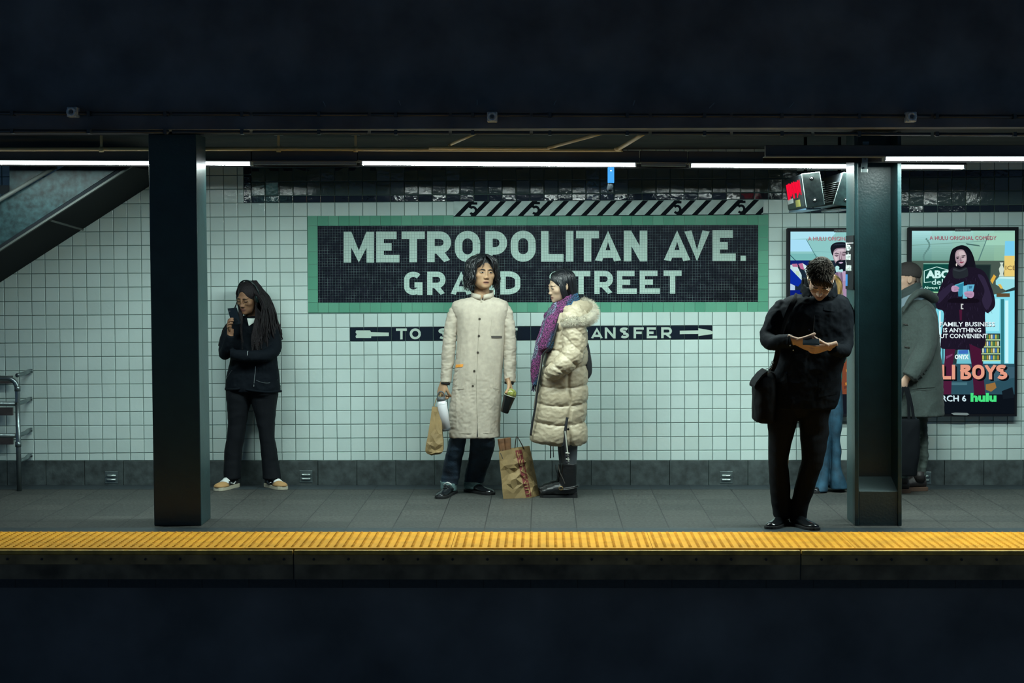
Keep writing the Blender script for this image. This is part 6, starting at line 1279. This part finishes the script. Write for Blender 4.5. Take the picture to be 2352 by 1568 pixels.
for sd in (-1, 1):
    MB().tube([H1.w((sd*x, .012, -.002)) for x in (.078, .082, .100, .106)], [.030, .036, .034, .024], 20, ry=[.034, .042, .040, .030]).build('ear_cup', HPM, t, smooth=True)
    MB().tube([H1.w((sd*x, .012, -.002)) for x in (.070, .080)], [.034, .034], 20, ry=.040).build('ear_pad', mat('black_pad', (.01, .01, .012), .7), t, smooth=True)
MB().tube([H1.w((.102*math.cos(a*math.pi/20), .012, .01+.128*math.sin(a*math.pi/20))) for a in range(21)], .010, 10, ry=.004, upv=(0, 1, 0)).build('headband', HPM, t, smooth=True)
# ================================================================== THE MAN IN BLACK BY THE RIGHT COLUMN
Y4 = -2.30
H4 = Head(at(1885, 640.5, Y4-.13), -9, 50, 4, 1.06, jaw=1.0, nose=.004)
m = MB(); H4.mesh(m); H4.ears(m)
limb(m, [(1886, 648, Y4-.07, 19), (1888, 668, Y4+.0, 20), (1886, 690, Y4+.02, 24)])
rowsloft(m, [(690, 1840, 1930, Y4+.02, .06), (710, 1815, 1935, Y4, .09), (800, 1800, 1935, Y4, .09), (900, 1790, 1905, Y4, .09), (950, 1785, 1900, Y4, .09)])
limb(m, [(1812, 705, Y4, 11), (1765, 780, Y4-.05, 10), (1790, 786, Y4-.16, 9), (1826, 784, Y4-.25, 8)]); limb(m, [(1935, 705, Y4, 11), (1945, 800, Y4-.05, 10), (1925, 805, Y4-.15, 9), (1904, 797, Y4-.24, 8)])
for a in ([(1800, 940, Y4, 22), (1795, 1060, Y4, 16), (1794, 1170, Y4+.03, 10), (1794, 1192, Y4+.03, 10)], [(1865, 940, Y4, 22), (1864, 1060, Y4-.03, 16), (1838, 1170, Y4+.02, 10), (1838, 1192, Y4+.02, 10)]): limb(m, a)
hand(m, at(1826, 782, Y4-.255), (.86, -.22, -.34), (.25, .70, .62), 1, curl=(46, 50, 54, 58), thumb=(34, 26, .7), sc=1.08)
hand(m, at(1904, 795, Y4-.245), (-.88, -.24, -.18), (-.22, .68, .64), -1, curl=(46, 50, 54, 58), thumb=(34, 28, .7), sc=1.08)
SK4 = skin_mat('skin_pale', (.45, .3, .22))
p4 = body(m, H4, SK4, (.46, .30, .215), (.33, .15, .12), 'person in black with glasses bent over a phone beside the right column', (at(1815, 1210, Y4).x, Y4, 0), vox=.003, beard=((.20, .12, .085), .5))
H4.eyes(p4, down=True); H4.brows(p4, (.03, .02, .014), .003, .003, .018)
gl = MB()
for sd in (-1, 1):
    y = min(H4.fy(sd*.032, .012), H4.fy(sd*.032, -.02))-.008
    gl.tube([H4.w((sd*.034+.0245*math.cos(a*math.pi/10), y, -.005+.0205*math.sin(a*math.pi/10))) for a in range(21)], .0013, 5, cap=False); gl.tube([H4.w((sd*.058, y, .004)), H4.w((sd*.078, -.02, .006)), H4.w((sd*.078, .02, .004))], .0013, 5)
gl.tube([H4.w((-.010, y, .002)), H4.w((0, y-.003, .005)), H4.w((.010, y, .002))], .0013, 5); gl.build('glasses', mat('pale_gold_wire', (.6, .52, .38), .2, .9), p4, smooth=True)
HAIRBR = mat('dark_brown_hair', (.028, .020, .013), .75, bump=.5, bscale=200, spec=.25)
def wig4(p):
    d = _u(_e(p, (0, .026, .040), (.080, .098, .086)), _e(p, (0, .06, -.01), (.070, .055, .07)), .03)
    return _s(d, _e(p, (0, -.118, -.02), (.066, .075, .088)), .008)
m = MB(); m.rings(H4.grid(100, 70, wig4)); rnd = random.Random(9); j = lambda a: rnd.uniform(-a, a)
for i in range(1300):
    th = rnd.uniform(0, 6.283); rr = rnd.random()**.6; x = .070*rr*math.cos(th); y = .02+.085*rr*math.sin(th); z = .036+.088*math.sqrt(max(0, 1-rr*rr*.95))
    if y < -.055 and z < .075: continue
    n_ = Vector((x/.08, (y-.026)/.098, (z-.04)/.086)).normalized(); f = Vector((j(.5)-.25, -.75+j(.3), .25+j(.2)))
    b0 = Vector((x, y, z)); l_ = rnd.uniform(.022, .048); clump(m, H4, [b0-n_*.006, b0+n_*.008+f*l_*.35, b0+n_*.011+f*l_*.8, b0+n_*rnd.uniform(.003, .014)+f*l_*1.15], rnd.uniform(.0014, .0026), .0012, 4, 2)
for i in range(26):
    x = -.05+.10*i/25; clump(m, H4, [(x*.8, -.045, .112), (x+j(.006), -.088, .098), (x*1.1+.012+j(.006), -.104, .075), (x*1.1+.022+j(.006), -.100, .050+j(.012)-(.02 if x > 0 else 0))], .006, .002)
m.build('hair', HAIRBR, p4, smooth=True)
BLK = mat('black_cotton_jacket', (.0024, .0044, .0072), .8, bump=.12, bscale=55, spec=.1)
m = MB()
rowsloft(m, dense([(676, 1832, 1932, Y4+.03, .075), (684, 1805, 1946, Y4+.02, .10), (696, 1790, 1953, Y4+.01, .115), (715, 1783, 1955, Y4, .125), (750, 1782, 1953, Y4, .13), (800, 1786, 1948, Y4, .135), (840, 1780, 1936, Y4, .14), (880, 1772, 1932, Y4, .145), (915, 1768, 1926, Y4, .15), (938, 1767, 1917, Y4, .15)], 5), 36)
limb(m, [(1806, 700, Y4+.01, 20), (1788, 720, Y4-.0, 23), (1772, 752, Y4-.03, 22), (1765, 778, Y4-.07, 20), (1778, 787, Y4-.15, 18.5), (1800, 784, Y4-.21, 16.5), (1820, 783, Y4-.25, 15)], 20)
limb(m, [(1934, 700, Y4+.01, 18), (1944, 722, Y4, 18), (1946, 760, Y4-.03, 15.5), (1944, 794, Y4-.07, 15.5), (1936, 806, Y4-.14, 16), (1920, 803, Y4-.2, 15.5), (1910, 799, Y4-.24, 14)], 20)
j4, bv4 = garment('jacket', m, BLK, p4, .008, 3, (folds(.008, 12, 8, 10, 60), folds(.003, 30, 30, 30, 3)))
m = MB(); ncx = at(1882, 668, Y4-.02); R = []
for (dz, r_, tl) in ((-.05, .112, .0), (0, .104, .0), (.055, .100, .01), (.060, .090, .01), (.0, .088, 0), (-.05, .112, .0)):
    R.append([ncx+Vector((r_*1.12*math.cos(a*math.pi/14), r_*math.sin(a*math.pi/14)+.01, dz+(.028 if math.sin(a*math.pi/14) > 0 else .028*0)-.05*max(0, -math.sin(a*math.pi/14))*(1 if dz > .02 else 0))) for a in range(28)])
m.rings(R, cap=False); me = fuse(m, .007, 2); displace(me, folds(.007, 18, 18, 14, 6)); finish(me, 'stand_collar', BLK, j4)
patch(bv4, [(1893, 705), (1918, 709), (1917, 716), (1892, 712)], .003, 6, 3).build('chest_flap', BLK, j4); patch(bv4, [(1880, 870), (1922, 868), (1922, 905), (1880, 912)], .004, 6, 6, .004).build('pocket', BLK, j4); patch(bv4, [(1780, 865), (1806, 855), (1812, 900), (1782, 915)], .004, 6, 6, .004).build('pocket', BLK, j4)
cord(bv4, [(1873, 692), (1870, 730), (1867, 780)], .002, 0).build('placket_edge', mat('black_seam', (.004, .005, .006), .8), j4)
for (x, y) in ((1858, 757), (1806, 856)): 
    p = hit(bv4, x, y, .001)
    if p: MB().tube([p, p+Vector((0, -.004, 0))], .007, 10).build('snap', mat('dark_metal', (0, 0, 0)), j4)
for (x, y) in ((1815, 793), (1822, 804)):
    p = hit(bv4, x, y, .001)
    if p: MB().ball(p, .005, 8, 5).build('cuff_snap', mat('bright_bolt', (0, 0, 0)), j4)
TR4 = mat('black_wool_trousers', (.0022, .0036, .0058), .85, bump=.15, bscale=120, spec=.15)
m = MB(); rowsloft(m, dense([(900, 1772, 1912, Y4, .12), (940, 1767, 1905, Y4, .115), (957, 1790, 1880, Y4, .08)]), 22)
rowsloft(m, dense([(925, 1766, 1848, Y4, .12), (960, 1763.5, 1834, Y4, .118), (1000, 1764.5, 1822, Y4, .105), (1040, 1766, 1812.5, Y4, .092), (1058, 1766, 1809, Y4, .09), (1090, 1767, 1812, Y4, .088), (1126, 1769, 1815, Y4+.01, .085), (1160, 1773, 1815, Y4+.02, .08), (1186, 1777, 1812, Y4+.025, .08)]), 22)
rowsloft(m, dense([(925, 1825, 1915, Y4, .12), (960, 1834, 1903, Y4, .118), (990, 1837.5, 1904, Y4, .108), (1020, 1839, 1899, Y4-.02, .1), (1055, 1842, 1892, Y4-.03, .095), (1075, 1837, 1886, Y4-.03, .09), (1099, 1831, 1877, Y4-.02, .088), (1130, 1823, 1868, Y4, .085), (1160, 1817, 1856.5, Y4+.01, .08), (1192, 1813, 1853, Y4+.02, .08)]), 22)
garment('trousers', m, TR4, p4, .007, 2, (folds(.006, 6, 5, 10, 33),))
sock(p4, [(1794, 1180, Y4+.03), (1795, 1203, Y4+.03)], [13, 12], mat('black_sock', (0, 0, 0))); sock(p4, [(1833, 1184, Y4+.02), (1832, 1206, Y4+.02)], [13, 12], mat('black_sock', (0, 0, 0)))
shoe(p4, fl(1806, 1202), fl(1766, 1215), .10, .08, SHOEB, SOLEB, .018); shoe(p4, fl(1822, 1204), fl(1875, 1218), .10, .08, SHOEB, SOLEB, .018)
t = thing('phone', 'dark phone held flat in both hands of the man in black', 'phone', at(1865, 790, Y4-.34))
q = [at(1845, 779, Y4-.30), at(1881, 780.5, Y4-.30), at(1883, 793, Y4-.335), at(1844, 792, Y4-.335)]; MB().prism([q[3], q[2], q[1], q[0]], (0, .006, .007)).build('phone_body', mat('black_glass', (0, 0, 0)), t, bevel=.003)
MB().prism([p+Vector((0, .0065, .0075)) for p in (q[0], q[1], q[2], q[3])], (0, .0004, .0004)).build('phone_screen', mat('dark_glass_face', (.015, .02, .025), .08), t)
t = thing('shoulder_bag', 'black messenger bag hanging at the hip of the man in black', 'bag', at(1755, 968, Y4+.03))
CANV = mat('black_bag_cloth', (.003, .0042, .006), .8, bump=.12, bscale=100, spec=.12)
m = MB(); rowsloft(m, dense([(852, 1752, 1778, Y4+.02, .08), (862, 1741, 1781, Y4+.02, .13), (880, 1730, 1782, Y4+.02, .15), (910, 1729, 1782, Y4+.02, .155), (950, 1729, 1780, Y4+.02, .155), (964, 1731, 1779, Y4+.02, .15), (969, 1742, 1772, Y4+.02, .13)]), 24, 3.2); me = fuse(m, .007, 2); displace(me, folds(.006, 10, 10, 10, 5)); finish(me, 'bag_body', CANV, t)
m = MB(); R = []
for (x, y, w_) in ((1757, 851, .01), (1745, 860, .012), (1732, 876, .012), (1727, 886, .010)): R.append([at(x, y, Y4+.02)+Vector((0, d, e)) for d, e in ((-.16, -.008), (.16, -.008), (.16, .010), (-.16, .010))])
m.rings(R); m.build('flap', CANV, t, bevel=.003)
m = MB(); m.tube(smoothpath([at(1772, 852, Y4-.06), at(1782, 828, Y4-.10), at(1796, 760, Y4-.135), at(1812, 715, Y4-.13), at(1825, 690, Y4-.09), at(1830, 679, Y4-.02), at(1832, 676, Y4+.04)], 5), .018, 6, ry=.003, upv=(1, 0, 0)); m.build('strap', CANV, t)
MET = mat('bright_bolt', (0, 0, 0))
for k in range(4): c = at(1768+k*2.2, 850-k*6, Y4-.105); MB().tube([c+Vector((.007*math.cos(q*math.pi/4), -.002, .010*math.sin(q*math.pi/4))) for q in range(9)], .0022, 6, cap=False).build('chain_link', mat('gunmetal', (.16, .18, .18), .3, .8), t, smooth=True)
c = at(1763, 852, Y4-.10); MB().tube([c+Vector((.016*math.cos(q*math.pi/8), 0, .016*math.sin(q*math.pi/8))) for q in range(17)], .0026, 6, cap=False).build('ring', mat('gunmetal', (0, 0, 0)), t, smooth=True)
# ================================================================== THE WOMAN HIDDEN BEHIND HIM
Y5 = -.42
H5 = Head(at(1911, 666, Y5), 140, 0, 0, .97)
m = MB(); H5.mesh(m); limb(m, [(1911, 676, Y5, 15), (1912, 700, Y5, 17)]); rowsloft(m, [(700, 1890, 1934, Y5, .08), (880, 1890, 1925, Y5, .08), (900, 1888, 1926, Y5, .08)])
for a in ([(1898, 890, Y5, 14), (1895, 1000, Y5, 11), (1885, 1112, Y5, 8)], [(1916, 890, Y5, 14), (1918, 1000, Y5, 11), (1922, 1108, Y5, 8)]): limb(m, a)
p5 = body(m, H5, SK3, (.5, .37, .28), (.4, .2, .16), 'person in flared blue jeans, mostly hidden behind the man in black', (at(1908, 1125, Y5).x, Y5, 0), vox=.004)
BLON = mat('brown_to_blonde_hair', (.16, .085, .03), .4, var=.7, vscale=40, bump=.5, bscale=150, stretch=(1, 1, .15), col2=(.50, .30, .09))
def wig5(p): return _s(_u(_e(p, (0, .024, .036), (.086, .104, .094)), _e(p, (0, .06, -.06), (.075, .065, .10)), .03), _e(p, (0, -.13, -.03), (.06, .085, .1)), .008)
m = MB(); m.rings(H5.grid(90, 64, wig5)); rnd = random.Random(3)
for i in range(70): a = rnd.uniform(-.3, 3.4); clump(m, H5, [(.02*math.cos(a), .03, .128), (.084*math.cos(a), .03+.098*math.sin(a), .06), (.088*math.cos(a), .04+.09*math.sin(a), -.04), (.08*math.cos(a), .05+.075*math.sin(a), -.15)], .009, .002)
m.build('hair', BLON, p5, smooth=True)
TEAL = mat('green_jacket', (.03, .15, .12), .8, var=.35, vscale=18, bump=.3, bscale=60)
m = MB(); rowsloft(m, dense([(684, 1896, 1930, Y5, .07), (694, 1880, 1945, Y5, .11), (720, 1874, 1950, Y5, .13), (800, 1876, 1938, Y5, .13), (880, 1880, 1932, Y5, .13)]), 24); limb(m, [(1938, 705, Y5, 14), (1944, 780, Y5-.03, 13), (1930, 830, Y5-.1, 11)]); garment('jacket', m, TEAL, p5, .008, 3, (folds(.006, 12, 10, 12, 4),))
JB = mat('blue_denim', (.007, .042, .078), .8, var=.45, vscale=14, bump=.25, bscale=150, col2=(.016, .08, .135))
m = MB(); rowsloft(m, dense([(862, 1884, 1931, Y5, .12), (905, 1880, 1912, Y5, .11), (960, 1880, 1910, Y5, .10), (1010, 1884, 1906, Y5, .085), (1060, 1881, 1904, Y5, .085), (1095, 1874, 1902, Y5, .10), (1126.5, 1866.5, 1900, Y5-.02, .12)]), 22); rowsloft(m, dense([(862, 1890, 1931, Y5, .12), (905, 1899, 1933.5, Y5, .11), (940, 1899, 1935.5, Y5, .11), (980, 1901, 1933, Y5, .10), (1008, 1905, 1928, Y5, .085), (1030, 1907, 1931.5, Y5, .085), (1070, 1907, 1930.5, Y5, .09), (1095, 1904, 1939, Y5, .11), (1119, 1902, 1947, Y5+.02, .13, -4)]), 22)
jj, bvq = garment('flared_jeans', m, JB, p5, .007, 2, (folds(.006, 8, 6, 6, 44),))
for (a, b) in ((fl(1890, 1122), fl(1872, 1133)), (fl(1922, 1118), fl(1946, 1124))): shoe(p5, a, b, .09, .06, SHOEB, SOLEB, .02)
# ================================================================== THE MAN IN THE GREY COAT
Y6 = -.42
H6 = Head(at(2079, 640, Y6-.01), -84, 3, 0, 1.02, jaw=1.05)
m = MB(); H6.mesh(m); H6.ears(m); limb(m, [(2086, 652, Y6, 17), (2090, 676, Y6, 18), (2094, 690, Y6, 20)])
rowsloft(m, [(690, 2070, 2115, Y6, .10), (730, 2062, 2135, Y6, .15), (880, 2060, 2140, Y6, .15), (940, 2060, 2140, Y6, .14)])
limb(m, [(2120, 715, Y6-.14, 12), (2122, 790, Y6-.18, 11), (2096, 850, Y6-.22, 10), (2080, 872, Y6-.24, 8)]); hand(m, at(2082, 868, Y6-.245), (-.55, -.1, -1), (-.3, .95, .1), 1, curl=(75, 80, 85, 88), thumb=(30, 30, .8), sc=1.02)
for a in ([(2080, 935, Y6-.08, 20), (2074, 1040, Y6-.1, 15), (2066, 1120, Y6-.1, 10)], [(2118, 935, Y6+.08, 10), (2120, 1030, Y6+.08, 6), (2114, 1085, Y6+.08, 6), (2112, 1118, Y6+.08, 6)]): limb(m, a)
p6 = body(m, H6, SK2, (.46, .30, .22), (.3, .15, .12), 'person in a grey hooded coat and dark cap behind the right column', (at(2095, 1128, Y6).x, Y6, 0), vox=.0035, beard=((.22, .15, .12), .4))
m = MB()
def capf(p): return _s(_e(p, (0, .022, .040), (.083, .104, .084)), _e(p, (0, -.05, -.080), (.2, .22, .110)), .004)
m.rings(H6.grid(90, 64, capf)); m.tube(smoothpath([H6.w((x, -.085-.045*(1-(x/.07)**2), .030)) for x in (-.07, -.04, 0, .04, .07)], 4), .012, 8, ry=.004); m.build('cap', mat('dark_brown_cap', (.026, .022, .021), .85, bump=.3, bscale=120), p6, smooth=True)
sock(p6, [(2113, 1080, Y6+.08), (2112, 1120, Y6+.08)], [9, 9], mat('black_sock', (0, 0, 0)))
m = MB()
for i in range(160): a = rnd.uniform(.5, 2.64); z = rnd.uniform(-.06, .02); clump(m, H6, [(.070*math.cos(a), .02+.088*math.sin(a), z+.02), (.071*math.cos(a), .02+.089*math.sin(a), z), (.066*math.cos(a), .02+.082*math.sin(a), z-.012)], .003, .0005, 4, 2)
m.build('hair', mat('grey_brown_hair', (.06, .05, .045), .7), p6, smooth=True)
m = MB()
for dz, r_ in ((0, .076), (.03, .071), (-.03, .085)): m.tube([at(2088, 672, Y6)+Vector((r_*math.cos(a*math.pi/10)-.2*dz, r_*1.1*math.sin(a*math.pi/10), dz+.035*math.cos(a*math.pi/10))) for a in range(21)], .024, 10, cap=False)
finish(fuse(m, .007, 3), 'rollneck', mat('dark_green_knit', (.03, .045, .045), .9), p6)
m = MB(); R = []
for dz, r_ in ((-.07, .135), (-.02, .118), (.02, .105), (.022, .095), (-.06, .12), (-.07, .135)): R.append([at(2089, 680, Y6)+Vector((r_*math.cos(a*math.pi/12)-.01, r_*1.1*math.sin(a*math.pi/12), dz+.055*math.cos(a*math.pi/12))) for a in range(24)])
m.rings(R, cap=False); finish(fuse(m, .007, 3), 'shirt_collar', mat('pale_blue_collar', (.16, .22, .26), .85), p6)
WOOL = mat('grey_green_wool', (.036, .052, .048), .92, var=.15, vscale=60, bump=.25, bscale=140, sheen=.08)
m = MB(); rowsloft(m, dense([(684, 2076, 2116, Y6, .10), (694, 2066, 2134, Y6, .17), (712, 2056, 2147, Y6, .205), (745, 2050, 2153, Y6, .22), (810, 2046, 2158, Y6, .225), (885, 2042, 2164, Y6, .23), (925, 2040, 2165.5, Y6, .235), (953, 2038, 2166, Y6, .24, -9)]), 36)
limb(m, [(2112, 708, Y6-.12, 19), (2124, 730, Y6-.16, 24), (2127, 770, Y6-.19, 25), (2122, 805, Y6-.21, 25), (2106, 838, Y6-.24, 23), (2088, 866, Y6-.26, 18)], 20)
c6, bv6 = garment('coat', m, WOOL, p6, .008, 3, (folds(.007, 8, 6, 9, 70), folds(.002, 30, 30, 30, 3)))
m = MB(); limb(m, [(2074, 716, Y6-.19, 3), (2084, 697, Y6-.20, 5), (2097, 681, Y6-.19, 7), (2112, 671, Y6-.16, 8), (2128, 675, Y6-.09, 9), (2142, 685, Y6+.0, 9), (2146, 690, Y6+.1, 7)], 16, 1.5); finish(fuse(m, .007, 3), 'hood', WOOL, c6)
patch(bv6, [(2104, 848), (2146, 843), (2147, 889), (2106, 892)], .006, 8, 6, .006).build('pocket', WOOL, c6); cord(bv6, [(2096, 702), (2106, 712), (2118, 706), (2128, 698)], .003, 0).build('yoke_seam', mat('dark_wool_seam', (.03, .04, .038), .9), c6); cord(bv6, [(2096, 893), (2124, 896), (2151, 893)], .003, .001).build('pocket_edge', mat('dark_wool_seam', (0, 0, 0)), c6)
for (x, y) in ((2080, 745), (2083, 797)):
    p = hit(bv6, x, y, .003)
    if p: MB().tube([p+Vector((-.02, 0, .006)), p+Vector((.02, -.004, -.006))], [.004, .007], 8).build('toggle', mat('dark_horn', (.02, .018, .016), .35), c6, smooth=True)
PANT = mat('grey_green_trousers', (.065, .088, .078), .85, var=.15, vscale=20, bump=.3, bscale=80)
m = MB(); rowsloft(m, dense([(930, 2098, 2140, Y6+.08, .10), (968, 2108, 2129, Y6+.08, .085), (1010, 2110, 2130, Y6+.08, .08), (1045, 2109, 2131.5, Y6+.08, .085), (1065, 2108, 2128, Y6+.08, .08), (1092, 2104, 2125, Y6+.08, .08)]), 20); rowsloft(m, dense([(930, 2062, 2100, Y6-.08, .10), (1040, 2058, 2092, Y6-.1, .085), (1096, 2050, 2084, Y6-.1, .08)]), 20)
garment('trousers', m, PANT, p6, .006, 2, (folds(.007, 8, 6, 22, 90),))
BRS = mat('brown_sole', (.10, .055, .035), .7); BBT = mat('dark_brown_boot', (.022, .018, .018), .5, bump=.3, bscale=60)
for (a, b) in ((fl(2126, 1126), fl(2052, 1128)), (fl(2086, 1131), fl(2030, 1133))):
    sh, d_, s_, L_ = shoe(p6, a, (Vector(b)-Vector(a)).normalized()*.30+Vector(a), .105, .13, BBT, BRS, .03, .07, name='boot')
    MB().tube([Vector(a)+d_*.06+Vector((0, 0, .07)), Vector(a)+d_*.055+Vector((0, 0, .15))], .052, 14).build('boot_shaft', BBT, sh, smooth=True)
t = thing('tote_bag', 'black cloth tote bag in the hand of the grey coated man', 'bag', at(2092, 1100, Y6-.27))
m = MB(); rowsloft(m, dense([(962, 2046, 2111, Y6-.27, .03), (975, 2045, 2112, Y6-.27, .045), (1040, 2046, 2112, Y6-.27, .055), (1070, 2049, 2108, Y6-.27, .055), (1092, 2055, 2106, Y6-.27, .045)]), 22, 3.5); me = fuse(m, .006, 2); displace(me, folds(.006, 10, 10, 6, 15)); finish(me, 'bag_body', mat('black_tote_cloth', (.0035, .005, .007), .85, spec=.12), t)
for P in ([(2084, 888), (2094, 930), (2099, 966)], [(2077, 888), (2086, 920), (2088, 966)], [(2075, 888), (2066, 930), (2060, 966)]): MB().tube(smoothpath([at(x, y, Y6-.275) for x, y in P], 4), .011, 6, ry=.002, upv=(1, 0, 0)).build('strap', mat('black_tote_cloth', (0, 0, 0)), t)
